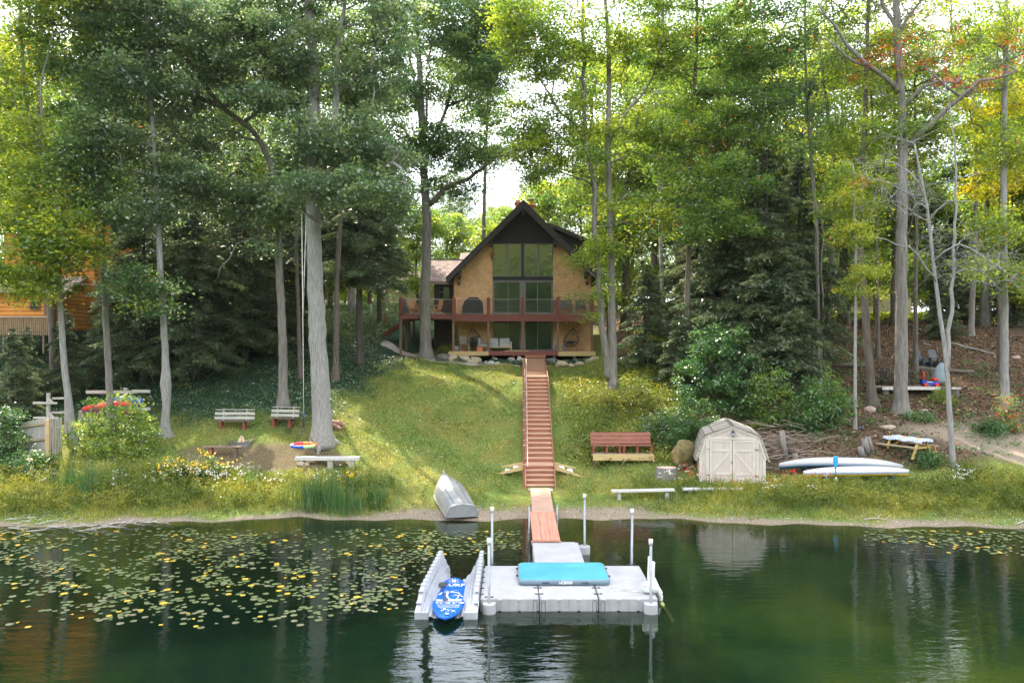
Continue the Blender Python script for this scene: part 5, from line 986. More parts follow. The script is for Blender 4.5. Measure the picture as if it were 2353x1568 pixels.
    for (c0, c1, cy, n, lb) in ((905, 1200, 1500, 9, 'hosta with broad grey-green leaves in the bed left of the walkway'), (1425, 1800, 1505, 10, 'hosta with broad grey-green leaves in the bed right of the walkway'), (600, 700, 1440, 2, 'hosta with broad grey-green leaves near the porch corner boulders')):
        for j in range(n):
            yy = 48.9 + R.uniform(-.25, .25); xx = hx(c0 + (c1 - c0) * (j + .5) / n, yy); rr = np.random.default_rng(300 + k); m = 46; a = rr.uniform(0, 6.28, m); r_ = rr.uniform(.05, .26, m); c = np.stack([r_ * np.cos(a), r_ * np.sin(a), .30 - r_ * .75 + rr.uniform(0, .05, m)], 1); d = np.stack([np.cos(a), np.sin(a), -.5 + 0 * a], 1)
            o = quads_mesh('hosta', blades(c, .19, .62, .6, rr, d), rr.uniform(.3, .9, m), LEAF['ivy']); o.location = (xx, yy, gz(xx, yy)); tag(o, lb, 'plant', 'hostas in the rock bed'); k += 1
    # gravel path
    cen = [(.5, 48.35), (-1.5, 48.55), (-3.4, 48.75), (-5.2, 49.4), (-6.6, 50.6), (-7.6, 52.2), (-8.8, 54.4), (-10.2, 57.0), (-12.5, 60)]
    cp = smooth_path([(a, b, 0) for a, b in cen], .35); q = MB()
    def pf(u, v):
        i = min(int(u * (len(cp) - 1)), len(cp) - 2); p = Vector(cp[i]); d = Vector(cp[i + 1]) - p; nrm = Vector((-d.y, d.x, 0)).normalized(); o = p + nrm * (v - .5) * (.75 + .1 * math.sin(i * .9)); return (o.x, o.y, gz(o.x, o.y) + .05 - .03 * abs(v - .5) * 2)
    q.grid(pf, len(cp) - 2, 4); solo(q, 'gravel_path', mat('gravel', (.22, .18, .15), .9, scale=30, col2=(.50, .43, .38), bump=.6, bscale=60), 'pale gravel path curving past the porch and up beside the deck', None, kind='structure')
    # lamp post and power line
    b = hit((940 + 390 / 4.356) * KV, (640 + 1245 / 4.356) * KV); t = thing('lamp_post', 'slim post with dark foot and pale middle beside the gravel path', 'lamp post', b); q = MB()
    zz = lambda c: Z((640 + c / 4.356) * KV, b.y) - b.z
    q.tube([(0, 0, -.1), (0, 0, zz(1075))], .055, 10); q.build('foot', mat('dark_post', (.06, .035, .02), .8), t); q = MB(); q.tube([(0, 0, zz(1075)), (0, 0, zz(880))], .05, 10); q.build('shaft', mat('pale_post', (.36, .35, .33), .6), t)
    q = MB(); q.tube([(0, 0, zz(880)), (0, 0, zz(800))], .06, 10); q.blob((0, 0, zz(785)), (.08, .08, .09), 2, 0); q.build('finial', mat('rust_post', (.22, .10, .06), .8), t); q = MB(); q.tube([(0, 0, zz(850)), (.14, -.1, zz(838))], [.03, .06], 8); q.build('lamp_head', mat('dim_lamp', (.6, .58, .5), .5), t)
    for k in range(2):
        q = MB(); q.tube([(-40 + i * 4, 72 + .1 * k, 16.2 + .9 * k + .0022 * (i * 4 - 36) ** 2 * .6) for i in range(20)], .02, 4); solo(q, 'power_line', mat('cable', (.05, .05, .05), .5), ('lower overhead wire crossing behind the brick house', 'upper overhead wire crossing behind the brick house')[k], 'cable', 'overhead wires')
def neighbours():
    # orange house at the left
    og = bricks('orange_log', (.56, .20, .03), (.68, .28, .05), (.16, .05, .012), 60, .24, 'sum', .018, bump=.7); rf = bricks('rose_shingle', (.24, .17, .145), (.34, .255, .22), (.2, .14, .12), .4, .18, 'xz', .01)
    s3 = lambda cx, cy, Y: (X(cx / 3.563 * KV, Y), Z((480 + cy / 3.563) * KV, Y))
    Y = 46.0; t = thing('log_house', 'orange log-sided house with rose shingle roofs behind the trees', 'house', (X(90, 50), 50, gz(X(90, 50), 50)))
    x0 = X(-80, Y); x1, _ = s3(935, 800, Y + 4)
    q = MB(); zt = s3(0, 1140, Y)[1]; zb = s3(0, 1400, Y)[1]
    q.bb(x0, s3(500, 0, Y)[0], Y, Y + 8, zb - .8, zt)                       # lower storey
    q.bb(X(10, Y + 4), x1, Y + 4.0, Y + 10, zb + .5, s3(0, 600, Y + 4)[1])  # upper block
    ap = s3(310, 120, Y + 4)
    q.prism([(s3(215, 0, Y + 4)[0], s3(0, 600, Y + 4)[1]), (s3(700, 0, Y + 4)[0], s3(0, 600, Y + 4)[1]), (s3(700, 0, Y + 4)[0], s3(0, 330, Y + 4)[1]), ap, (s3(215, 0, Y + 4)[0], s3(0, 200, Y + 4)[1])], Y + 4.0, Y + 9); q.build('wall', og, t, world=True)
    q = MB(); a, b = s3(-60, 1130, Y), s3(545, 1170, Y); yy = Y - .5
    def slab(q, p, th=.14): q.add([Vector(v) for v in p] + [Vector(v) - Vector((0, 0, th)) for v in p], [(0, 1, 2, 3), (7, 6, 5, 4), (0, 4, 5, 1), (1, 5, 6, 2), (2, 6, 7, 3), (3, 7, 4, 0)])
    ez = s3(0, 1150, Y)[1]; rz_ = s3(0, 1015, Y + 3)[1]
    slab(q, [(x0, yy, ez), (s3(640, 0, yy)[0], yy, ez - .1), (s3(790, 0, Y + 3)[0], Y + 3.9, rz_), (x0, Y + 3.9, rz_ + .2)])
    q.build('roof', rf, t, world=True); q = MB()
    slab(q, [(ap[0], Y + 3.4, ap[1] + .1), (ap[0] + .3 + (s3(720, 0, Y + 4)[0] - ap[0]), Y + 3.4, s3(0, 290, Y + 4)[1]), (s3(720, 0, Y + 4)[0] + .3, Y + 10, s3(0, 290, Y + 4)[1]), (ap[0], Y + 10, ap[1] + .1)])
    q.build('roof', rf, t, world=True); q = MB()
    slab(q, [(s3(215, 0, Y + 4)[0] - .2, Y + 3.4, s3(0, 215, Y + 4)[1]), (ap[0], Y + 3.4, ap[1] + .1), (ap[0], Y + 10, ap[1] + .1), (s3(215, 0, Y + 4)[0] - .2, Y + 10, s3(0, 215, Y + 4)[1])]); q.build('roof', rf, t, world=True)
    q = MB(); q.prism([(s3(105, 0, Y)[0], s3(0, 1065, Y)[1]), (s3(400, 0, Y)[0], s3(0, 1050, Y)[1]), (s3(235, 0, Y)[0], s3(0, 960, Y)[1])], Y + .3, Y + 2); q.build('porch_gable', mat('orange_trim', (.50, .18, .04), .7), t, world=True)
    q = MB(); q.bb(s3(445, 0, Y)[0], s3(490, 0, Y)[0], Y - .12, Y - .02, zb, zt - .1); q.build('corner_post', mat('brown_wood', (.16, .10, .07), .8), t, world=True)
    framed(t, 'window', s3(300, 0, Y)[0], s3(400, 0, Y)[0], s3(0, 1350, Y)[1], s3(0, 1230, Y)[1], Y - .01, mat('brown_wood', (.16, .10, .07), .8), glass('dark_glass'), .06, .06)
    Yf = 44.6; t = thing('deck_screen', 'tall slatted brown deck fence below the orange log house', 'fence', (X(60, Yf), Yf, gz(X(60, Yf), Yf))); q = MB(); a = X(-60, Yf); b = s3(500, 0, Yf)[0]; z1 = s3(0, 1415, Yf)[1]; z0 = s3(0, 1600, Yf)[1]; n = int((b - a) / .11)
    for k in range(n): q.bb(a + k * .11, a + k * .11 + .08, Yf, Yf + .03, z0, z1 - .05)
    q.build('slats', wood('tan_slats', (.14, .09, .05), (.27, .185, .10), 'z'), t, world=True)
    q = MB(); q.bb(a, b, Yf - .05, Yf + .1, z1 - .05, z1); q.build('top_rail', mat('pale_rail', (.45, .36, .30), .7), t, world=True)
    for k in range(4): q = MB(); x = a + .5 + k * 1.1; q.bb(x - .05, x + .05, Yf + .04, Yf + .14, z0 - 1, z1 - .05); q.build('post', mat('brown_wood', (.16, .10, .07), .8), t, world=True)
    # pale bungalow seen left of the brick house
    w = mat('cream_siding', (.46, .38, .27), .8); Yb = 82.0
    s4 = lambda cx, cy, Y: (X((940 + cx / 4.356) * KV, Y), Z((640 + cy / 4.356) * KV, Y)); x0 = s4(600, 0, Yb)[0]; x1 = s4(1135, 0, Yb)[0] + 2; z1 = s4(0, 640, Yb)[1]
    t = thing('bungalow', 'pale low bungalow beyond the meadow left of the brick house', 'house', ((x0 + x1) / 2, Yb, gz(x0, Yb))); q = MB(); q.bb(x0, x1, Yb, Yb + 7, gz(x0, Yb) - .5, z1); q.build('wall', w, t, world=True)
    q = MB(); zr = s4(0, 490, Yb + 3)[1]; slab(q, [(x0 - .6, Yb - .6, z1), (x1 + .5, Yb - .6, z1), (x1 + .5, Yb + 3.5, zr), (x0 - .6, Yb + 3.5, zr)], .2); slab(q, [(x0 - .6, Yb + 3.5, zr), (x1 + .5, Yb + 3.5, zr), (x1 + .5, Yb + 7.6, z1), (x0 - .6, Yb + 7.6, z1)], .2); q.build('roof', rf, t, world=True)
    q = MB(); q.bb(x0 - .6, x1 + .5, Yb - .7, Yb - .6, z1 - .22, z1 + .02); q.build('gutter', mat('white_trim', (.62, .62, .60), .6), t, world=True)
    for (c0, c1) in ((655, 715), (775, 850), (905, 985)): framed(t, 'window', s4(c0, 0, Yb)[0], s4(c1, 0, Yb)[0], s4(0, 740, Yb)[1], s4(0, 662, Yb)[1], Yb - .01, mat('white_trim', (.62, .62, .60), .6), glass('dark_glass'), .14, .08)
    # cream cottage at the right
    Yc = 80.0; s5 = lambda cx, cy, Y: (X((1890 + cx / 2.45) * KV, Y), Z((600 + cy / 2.45) * KV, Y)); x0 = s5(1000, 0, Yc)[0]; x1 = s5(1560, 0, Yc)[0]; z1 = s5(0, 470, Yc)[1]
    t = thing('cottage', 'cream cottage with grey roof behind the trunks on the slope', 'house', ((x0 + x1) / 2, Yc, gz(x0, Yc))); q = MB(); q.bb(x0 + .5, x1, Yc, Yc + 6, gz(x0, Yc) - .5, z1); q.build('wall', w, t, world=True)
    q = MB(); zr = s5(0, 375, Yc + 3)[1]; slab(q, [(x0, Yc - .5, z1), (x1 + .4, Yc - .5, z1), (x1 + .4, Yc + 3, zr), (x0, Yc + 3, zr)], .2); slab(q, [(x0, Yc + 3, zr), (x1 + .4, Yc + 3, zr), (x1 + .4, Yc + 6.5, z1), (x0, Yc + 6.5, z1)], .2); q.build('roof', mat('grey_shingle', (.20, .17, .17), .9, scale=5), t, world=True)
    for c in (1395, 1180): framed(t, 'window', s5(c, 0, Yc)[0], s5(c + 28, 0, Yc)[0], s5(0, 530, Yc)[1], s5(0, 490, Yc)[1], Yc - .01, mat('white_trim', (.62, .62, .60), .6), glass('dark_glass'), .1, .08)
# ---------------------------------------------------------------- dock, boats and stairs
def CV(ox, oy, s): return lambda cx, cy: ((ox + cx / s) * KV, (oy + cy / s) * KV)
def onplane(u, v, z): Y = (CH - z) * F / (v - 784.0); return Vector((X(u, Y), Y, z))
def text_mesh(body, size, m, name, parent, M, depth=.002, space=1.0, shear=0):
    cu = bpy.data.curves.new('lettering', 'FONT'); cu.body = body; cu.size = size; cu.extrude = depth; cu.align_x = 'CENTER'; cu.align_y = 'CENTER'; cu.space_character = space; cu.shear = shear; cu.offset = .006 * size / .2; cu.resolution_u = 3
    o = bpy.data.objects.new('lettering', cu); COL.objects.link(o); bpy.context.view_layer.update()
    me = bpy.data.meshes.new_from_object(o.evaluated_get(bpy.context.evaluated_depsgraph_get())); bpy.data.objects.remove(o); bpy.data.curves.remove(cu)
    me.transform(M); me.materials.clear(); return link(name, me, m, parent)
def ribbed(name, c1, c2, sc, axis):
    m = mat(name, c1, .55, scale=2, col2=c2); N = m.node_tree.nodes; L = m.node_tree.links; b = N['Principled BSDF']
    tc = N.new('ShaderNodeTexCoord'); outs = []
    for i in (0, 1):
        w = N.new('ShaderNodeTexWave'); w.bands_direction = 'XY'[i]; w.inputs['Scale'].default_value = sc[i]; L.new(tc.outputs['Object'], w.inputs['Vector']); outs.append(w.outputs['Fac'])
    mx = N.new('ShaderNodeMath'); mx.operation = 'MAXIMUM'; L.new(outs[0], mx.inputs[0]); L.new(outs[1], mx.inputs[1])
    bp = N.new('ShaderNodeBump'); bp.inputs['Strength'].default_value = .5; bp.inputs['Distance'].default_value = .006; L.new(mx.outputs[0], bp.inputs['Height']); L.new(bp.outputs[0], b.inputs['Normal']); return m
def build_dock():
    top = ribbed('dock_plastic', (.30, .295, .305), (.38, .375, .39), (14, 5), 0); side = mat('dock_side', (.31, .305, .315), .5, scale=1.5, col2=(.39, .385, .395)); blk = mat('black_rubber', (.02, .02, .02), .8)
    seam = mat('dark_seam', (.10, .10, .11), .8); galv = mat('galvanised', (.20, .225, .24), .4, scale=6, col2=(.32, .345, .37), metal=.4, stretch=(2, 2, .6)); cap = mat('white_cap', (.72, .70, .64), .5)
    t = thing('floating_dock', 'floating dock of pale grey plastic sections with pipe poles', 'dock', (1.4, 21.2, 0)); zt = .32
    secs = [(-.79 + i * 1.457, -.79 + (i + 1) * 1.457, 19.8, 22.7) for i in range(3)] + [(.63, 2.08, 22.72, 25.4)]
    for i, (a, b, y0, y1) in enumerate(secs):
        q = MB(); q.box(((a + b) / 2, (y0 + y1) / 2, zt - .24), (b - a - .02, y1 - y0 - .02, .48), bev=.025); so = q.build('dock_section', top, t, world=True)
        q = MB(); n = 6
        for k in range(n + 1):
            x = a + .04 + (b - a - .08) * k / n; q.bb(x - .006, x + .006, y0 - .004, y0 + .02, -.1, zt - .03)
        for x, w in ((a + .12, .05), (a + (b - a) / 2 - .24, .05), (a + (b - a) / 2 + .24, .05)): q.bb(x - w, x + w, y0 - .008, y0 + .03, zt - .085, zt - .02, bev=.01)
        q.build('side_groove', side, so, world=True)
        q = MB()
        for x in (a + (b - a) / 2 - .24, a + (b - a) / 2 + .24, b - .02): q.bb(x - .035, x + .035, y0 - .02, y0 + .02, -.03, .02, bev=.008)
        q.build('clip', blk, so, world=True)
        if i < 3:
            q = MB()
            for x in ([a + .1] if i else []) + ([b - .1] if i < 2 else []):
                q.tube([(x + .05 * math.cos(p), y0 - .006, .13 + .0 + (.10 if math.sin(p) > 0 else -.10) * 1 + .05 * math.sin(p)) for p in np.linspace(0, 6.28, 17)], .006, 4)
            q.build('pocket', seam, so, world=True)
    # deck joints
    for (x0, y0, z0, x1, y1) in [(.667, 19.8, 0, .667, 22.7), (2.124, 19.8, 0, 2.124, 22.7), (.65, 22.71, 0, 2.08, 22.71)]:
        q = MB(); q.beam((x0, y0, zt + .001), (x1, y1, zt + .001), .016, .006); q.build('joint', seam, t, world=True)
    s3 = CV(1120, 1380, 3.096)
    for cx_, cy_ in [(668, 595), (665, 637), (661, 682), (658, 728), (654, 776), (650, 826), (1150, 773), (1160, 825), (1650, 773), (1668, 825), (755, 573), (1955, 573), (1500, 382), (1160, 373), (1295, 373), (732, 852)]:
        p = onplane(*s3(cx_, cy_), zt); q = MB()
        for sx in (-1, 1): q.box((p.x + sx * .075, p.y, zt + .008), (.07, .055, .02), bev=.008)
        q.box((p.x, p.y, zt + .008), (.12, .022, .014)); q.build('connector', mat('dark_clip', (.03, .03, .035), .6), t, world=True)
    # pole sleeves and poles
    for i, (x, y, r, ztp) in enumerate([(-.56, 19.70, .165, 1.81), (-.57, 22.82, .15, 1.94), (3.36, 22.82, .15, 1.88), (3.38, 19.70, .165, 1.79), (2.27, 25.2, .165, 1.85)]):
        q = MB(); dy = -1 if y < 20 else (1 if y < 24 else 0); dx = 1 if y > 24 else 0
        pts = []
        for k in range(17):
            a = math.pi * k / 16; c, s = math.cos(a) * r, math.sin(a) * r
            pts.append((x + c, y + s * dy) if dy else (x + s * dx, y + c))
        pts += [(x - r, y - dy * .1), (x + r, y - dy * .1)] if dy else [(x - .18, y - r), (x - .18, y + r)]
        q.loft([[(a, b, -.45) for a, b in pts], [(a, b, zt - .10) for a, b in pts], [(x + (a - x) * .93, y + (b - y) * .93, zt - .08) for a, b in pts]], smooth=False); q.build('pole_sleeve', side, t, world=True)
        q = MB(); q.tube([(x, y, -1.6), (x + (.0, .01, .03, 0, -.01)[i], y, ztp - .1)], .034, 12); po = q.build('pole', galv, t, world=True)
        q = MB(); q.tube([(x + (.0, .01, .03, 0, -.01)[i], y, ztp - .13), (x + (.0, .01, .03, 0, -.01)[i], y, ztp)], .05, 14); q.build('pole_cap', cap, po, world=True)
    # ladder
    wp = mat('white_plastic', (.58, .57, .54), .45, var=.08); t = thing('dock_ladder', 'white plastic swim ladder folded at the right side of the dock', 'ladder', (3.62, 20.9, .3))
    for y in (20.75, 21.25):
        q = MB(); rr_ = [];
        for k in range(9):
            f = k / 8; w = .13 * (1 - f * .55); rr_.append([(3.60 + .05 * math.cos(a) + f * .02, y + w * math.sin(a), .30 + .62 * f) for a in np.linspace(0, 2 * math.pi, 12, endpoint=False)])
        q.loft(rr_); q.blob((3.62, y, .92), (.055, .062, .05), 2, 0); q.tube([(3.62, y - .02, .55), (3.72, y - .05, .30), (3.80, y - .08, .1), (3.78, y - .1, -.3)], [.05, .06, .06, .05], 10); q.build('side_rail', wp, t, world=True)
    for k in range(3):
        q = MB(); q.box((3.80 + k * .01, 20.95, .18 - k * .24), (.12, .56, .05), bev=.02); q.build('rung', wp if k == 0 else mat('algae_plastic', (.25, .26, .08), .7), t, world=True)
    q = MB(); q.beam((3.74, 20.3, .05), (3.98, 20.05, -.35), .12, .06); q.build('lower_leg', mat('algae_plastic', (.25, .26, .08), .7), t, world=True)
    p = onplane(*s3(2115, 815), .34); q = MB(); q.blob((0, 0, .12), (.21, .15, .15), 3, .16, .35, 4); q.blob((-.12, -.02, .20), (.09, .1, .08), 2, .2, .1, 5); solo(q, 'sandbag', mat('white_cloth', (.62, .62, .62), .8, var=.06, bump=.5, bscale=6), 'crumpled white bag on the dock corner beside the ladder', 'bag').location = p
    R = random.Random(8); q = MB(); p0 = onplane(*s3(2050, 800), zt)
    q.tube([(p0.x - .02 * i + .16 * math.sin(i * 1.1), p0.y + .12 * math.cos(i * .8) + .004 * i, zt + .012) for i in range(34)], .007, 5, caps=False); solo(q, 'rope', mat('pale_rope', (.55, .53, .48), .9), 'thin pale rope lying loose on the dock near the white bag', 'rope')
    # inflatable mat
    tq = mat('turquoise_mat', (.035, .24, .30), .5, scale=1.2, col2=(.065, .31, .37), bump=.25, bscale=1.5); gy = mat('slate_mat', (.10, .16, .20), .5, scale=2, col2=(.15, .21, .26), bump=.2, bscale=2)
    t = thing('inflatable_mat', 'turquoise inflatable mat with slate grey sides lying on the dock', 'inflatable mat', (1.35, 21.65, zt + .01)); W, D, H = 1.19, .85, .145
    def rr_(w, d, r=.16): return [(sx * (w - r) + r * math.cos(a), sy * (d - r) + r * math.sin(a)) for (sx, sy, a0) in ((1, 1, 0), (-1, 1, 90), (-1, -1, 180), (1, -1, 270)) for a in np.radians(np.linspace(a0, a0 + 90, 7))]
    q = MB(); q.loft([[(a, b, z) for a, b in rr_(W - o, D - o)] for z, o in ((0, .03), (.02, .008), (H * .5, 0), (H - .02, .008), (H - .004, .03))]); q.build('side', gy, t)
    q = MB(); q.loft([[(a, b, z) for a, b in rr_(W - o, D - o)] for z, o in ((H - .022, .012), (H - .006, .03), (H + .006, .09), (H + .010, .3))]); q.build('top', tq, t)
    for x, rz in ((-.48, 0), (.53, 0)):
        q = MB(); q.tube([(x - .08, -D - .005, .06), (x - .06, -D - .035, .085), (x + .06, -D - .035, .085), (x + .08, -D - .005, .06)], .012, 6); q.build('handle', blk, t)
    for sx, yy in ((-1, -.25), (-1, .4), (1, -.3), (1, .42)):
        q = MB(); q.tube([(sx * (W + .0), yy - .07, .07), (sx * (W + .04), yy - .04, .09), (sx * (W + .04), yy + .04, .09), (sx * (W + 0), yy + .07, .07)], .014, 6); q.build('handle', blk, t)
    text_mesh('AWSOM', .105, mat('white_print', (.62, .64, .68), .6), 'lettering', t, Matrix.Translation((.03, -D - .004, .078)) @ Matrix.Rotation(math.radians(90), 4, 'X') @ Matrix.Rotation(math.pi, 4, 'Z'), .003, .82)
    # board launch
    lp = mat('launch_plastic', (.28, .29, .32), .5, scale=1.4, col2=(.38, .39, .42)); t = thing('board_launch', 'pale grey moulded launch ramp with two sloping wings beside the dock', 'boat launch', (-1.55, 21.2, 0))
    xo0, xo1 = -2.32, -.82; cxx = -1.57
    for s in (-1, 1):
        out = xo0 if s < 0 else xo1
        def fn(u, v, s=s, out=out):
            y = 19.25 + v * 4.15; f = v; hgt = .17 + .33 * sm(.0, .22, f) + .05 * f; ww = .75
            prof = [(0, -.25), (0, 0), (0, 1), (.10, 1), (.13, .9), (.16, .72), (.19, .78), (.24, .60), (.28, .65), (.34, .45), (.38, .48), (.45, .28), (.50, .30), (.58, .08), (.66, -.14), (.7, -.5)]
            k = u * (len(prof) - 1); i = min(int(k), len(prof) - 2); a = k - i; d = prof[i][0] * (1 - a) + prof[i + 1][0] * a; h = prof[i][1] * (1 - a) + prof[i + 1][1] * a
            if v > .66: h_ = h if d < .12 else h - (v - .66) * (d - .1) * 7.2; h = h_
            if v < .12 and d > .18: h = h - (.12 - v) * 3.5 * (d - .1)
            xx = out - s * d * (1 - .10 * 0); return (xx + (.0 if s > 0 else (f) * .22), y, h * float(hgt))
        q = MB(); q.grid(fn, 45, 34, False); lo = q.build('wing', lp, t, world=True)
        q = MB(); o2 = out + (0 if s > 0 else .0); q.bb(o2 - s * 0, o2 - s * .34, 19.22, 19.27, -.2, .18, bev=.02); q.build('end_block', lp, lo, world=True)
        for k in range(12):
            y = 19.6 + k * .33; q = MB(); f = (y - 19.25) / 4.15; hh = float((.17 + .33 * sm(.0, .22, f) + .05 * f)); xx = out + (0 if s > 0 else f * .22); q.box((xx - s * .05, y, hh + .012), (.12, .20, .04), bev=.012); q.build('lug', lp, lo, world=True)
    q = MB(); q.bb(-.81, -.80 + .0, 19.3, 23.4, .2, .30); q.bb(-.98, -.81, 19.9, 23.45, .1, .30, bev=.02); q.build('flange', lp, t, world=True)
    # paddle board
    bl = mat('blue_board', (.0, .07, .42), .5, scale=.9, col2=(.0, .12, .52), spec=.25); cx0, y0, y1 = -1.555, 18.72, 21.95; zb = .245
    t = thing('paddle_board', 'blue paddle board with white surf, palm and wave print on the launch ramp', 'paddle board', (cx0, (y0 + y1) / 2, zb)); q = MB(); L2 = (y1 - y0) / 2; rings = []
    for k in range(25):
        f = -1 + 2 * k / 24; f = max(-.9995, min(.9995, f)); w = .41 * (1 - abs(f) ** 2.5) ** .56; y = f * L2; th = .062 * (1 - abs(f) ** 6 * .6)
        rings.append([(math.cos(a) * max(w - .05 * (1 - abs(math.cos(a))) * 0, .004) * (1 if abs(math.cos(a)) < 2 else 1), y, (-.066 + th * (1.0 if math.sin(a) > 0 else 1.0) * (abs(math.sin(a)) ** .55) * (1 if math.sin(a) > 0 else -1)) + .05 * max(0, f - .6) ** 2) for a in np.linspace(0, 2 * math.pi, 24, endpoint=False)])
    q.loft(rings); q.build('hull', bl, t)
    s8 = CV(1150, 1540, 7.84); wpn = mat('white_print', (.62, .64, .68), .6); dz = zb + .003
    def B(cx, cy): p = onplane(*s8(cx, cy), dz); return Vector((p.x - cx0, p.y - (y0 + y1) / 2, .0035))
    def stroke(q, pts, w0, w1=None):
        P_ = [B(*p) for p in pts]; n = len(P_); w1 = w0 if w1 is None else w1; vs = []
        for i in range(n):
            d = (P_[min(i + 1, n - 1)] - P_[max(i - 1, 0)]).normalized(); nn = Vector((-d.y, d.x, 0)); w = w0 + (w1 - w0) * i / (n - 1); vs += [P_[i] + nn * w, P_[i] - nn * w]
        q.add(vs, [(2 * i, 2 * i + 1, 2 * i + 3, 2 * i + 2) for i in range(n - 1)])
    def poly(q, pts): q.add([B(*p) for p in pts], [tuple(range(len(pts)))])
    q = MB(); poly(q, [(810 + 46 + 50 * math.cos(a), 548 + 20 * math.sin(a)) for a in np.linspace(0, 6.28, 14, endpoint=False)])
    for a in range(10):
        an = a * .628; c, s = math.cos(an), math.sin(an); stroke(q, [(850 + 70 * c, 548 + 28 * s), (850 + 132 * c, 548 + 52 * s)], .010)
    q.build('sun_print', wpn, t)
    text_mesh('SURF', .21, wpn, 'lettering', t, Matrix.Translation(B(865, 640)) @ Matrix.Diagonal((1.13, 1.45, 1, 1)), .0005, 1.05)
    q = MB()
    for pts, a, b in [([(745, 780), (705, 830), (700, 870), (730, 920), (790, 950)], .030, .02), ([(955, 860), (950, 890), (925, 925), (880, 950)], .014, .014), ([(770, 790), (700, 765), (640, 760)], .02, .004), ([(770, 790), (660, 790), (580, 810), (540, 850)], .02, .026), ([(770, 785), (850, 765), (960, 750)], .02, .004), ([(770, 790), (870, 795), (950, 805), (985, 825)], .02, .024), ([(940, 855), (870, 868), (795, 880)], .016, .004), ([(940, 855), (880, 842), (820, 835)], .014, .004), ([(940, 855), (1000, 868), (1045, 890)], .016, .02), ([(940, 850), (990, 845), (1040, 845)], .012, .004)]: stroke(q, pts, a, b)
    q.build('palm_print', wpn, t)
    q = MB(); poly(q, [(470, 950), (1035, 940), (1030, 988), (470, 990)]); q.build('band_print', wpn, t); tm = text_mesh('ON   THE', .075, bl, 'lettering', t, Matrix.Translation(B(800, 966) + Vector((0, 0, .002))) @ Matrix.Diagonal((1.9, 1.3, 1, 1)), .0004)
    text_mesh('wave', .20, wpn, 'lettering', t, Matrix.Translation(B(750, 1020)) @ Matrix.Diagonal((1.55, .8, 1, 1)), .0005, 1.15, .2)
    q = MB()
    for j, yy in enumerate((1062, 1080, 1102, 1122)): stroke(q, [(475 + j * 12 + i * (520 - j * 24) / 40, yy + 7 * math.sin(i * 1.2 + j)) for i in range(41)], .006)
    q.build('ripple_print', wpn, t); R = random.Random(2); q = MB()
    for (a, b, r_) in [(650, 1155, 38), (595, 1190, 30), (835, 1195, 32), (740, 1185, 20)]: poly(q, [(a + r_ * math.cos(k), b + r_ * .38 * math.sin(k)) for k in np.linspace(0, 6.28, 9, endpoint=False)])
    for _ in range(26): a = R.uniform(560, 900); b = R.uniform(1135, 1225); poly(q, [(a + 8 * math.cos(k), b + 4 * math.sin(k)) for k in (0, 1.57, 3.14, 4.7)])
    q.build('shell_print', wpn, t); q = MB(); poly(q, [(702 + 44 * math.cos(k), 1258 + 16 * math.sin(k)) for k in np.linspace(0, 6.28, 14, endpoint=False)]); q.build('valve', mat('grey_valve', (.45, .50, .55), .5), t)
    pd = mat('dark_paddle', (.035, .04, .05), .45); a = B(600, 640); b = B(660, 1005); wo = Vector((cx0, (y0 + y1) / 2, zb)); t = thing('paddle', 'dark paddle lying across the blue paddle board, blade uppermost', 'paddle', wo + a); d = (b - a)
    q = MB(); q.loft([[(math.cos(k) * w, yy, .03 + math.sin(k) * .008) for k in np.linspace(0, 6.28, 10, endpoint=False)] for yy, w in ((.14, .07), (.10, .14), (.0, .155), (-.10, .12), (-.18, .05), (-.22, .02))]); q.build('blade', pd, t)
    q = MB(); q.tube([(d.x * f, d.y * f - .1 * (1 - f), .035 + .02 * f) for f in (0.05, .5, 1)], .016, 8); q.build('shaft', pd, t); q = MB(); q.tube([(d.x - .05, d.y, .055), (d.x + .07, d.y, .055)], .025, 8); q.build('grip', pd, t)
    # thin side posts at the gangway
    for x, y, z1, lb in ((.57, 26.9, 1.13, 'thin grey pipe standing in the water left of the gangway'), (1.61, 28.8, .80, 'thin grey pipe on the sand right of the gangway')):
        q = MB(); q.tube([(0, 0, -1.0), (0, 0, z1)], .025, 8); q.tube([(-.04, 0, .25), (.04, 0, .25)], .035, 8); solo(q, 'pipe_post', galv, lb, 'pipe', 'thin pipes beside the gangway').location = (x, y, 0)
    fw = wood('faded_red_plank', (.36, .13, .085), (.56, .27, .19), 'y'); fx = wood('faded_plank', (.30, .17, .12), (.48, .33, .25), 'x')
    t = thing('gangway', 'gangway of three long faded red planks reaching the floating dock', 'gangway', (1.07, 27, .3))
    for i in range(3): q = MB(); x = .645 + i * .29; q.add([(x, 25.25, .36), (x + .28, 25.25, .36), (x + .28, 29.0, .46), (x, 29.0, .46), (x, 25.25, .41), (x + .28, 25.25, .41), (x + .28, 29.0, .51), (x, 29.0, .51)], [(3, 2, 1, 0), (4, 5, 6, 7), (0, 1, 5, 4), (1, 2, 6, 5), (2, 3, 7, 6), (3, 0, 4, 7)]); q.build('plank', fw, t, world=True)
    q = MB(); q.bb(.6, 1.55, 25.3, 25.4, .24, .355); q.build('crossbeam', fx, t, world=True); q = MB(); q.bb(.58, 1.57, 28.8, 28.95, .2, .45); q.build('crossbeam', fx, t, world=True)
    t = thing('boardwalk', 'narrow boardwalk of faded cross boards between stairs and gangway', 'boardwalk', (1.1, 31, .4)); q = MB()
    for k in range(29): y = 29.05 + k * .142; z = .50 + (k / 29) * .10; q.bb(.72 + .002 * k, 1.50 + .002 * k, y, y + .135, z - .04, z + .002 * (k % 3))
    q.build('boards', fx, t, world=True); q = MB()
    for x in (.78, 1.42): q.beam((x, 29.05, .38), (x, 33.2, .46), .06, .14)
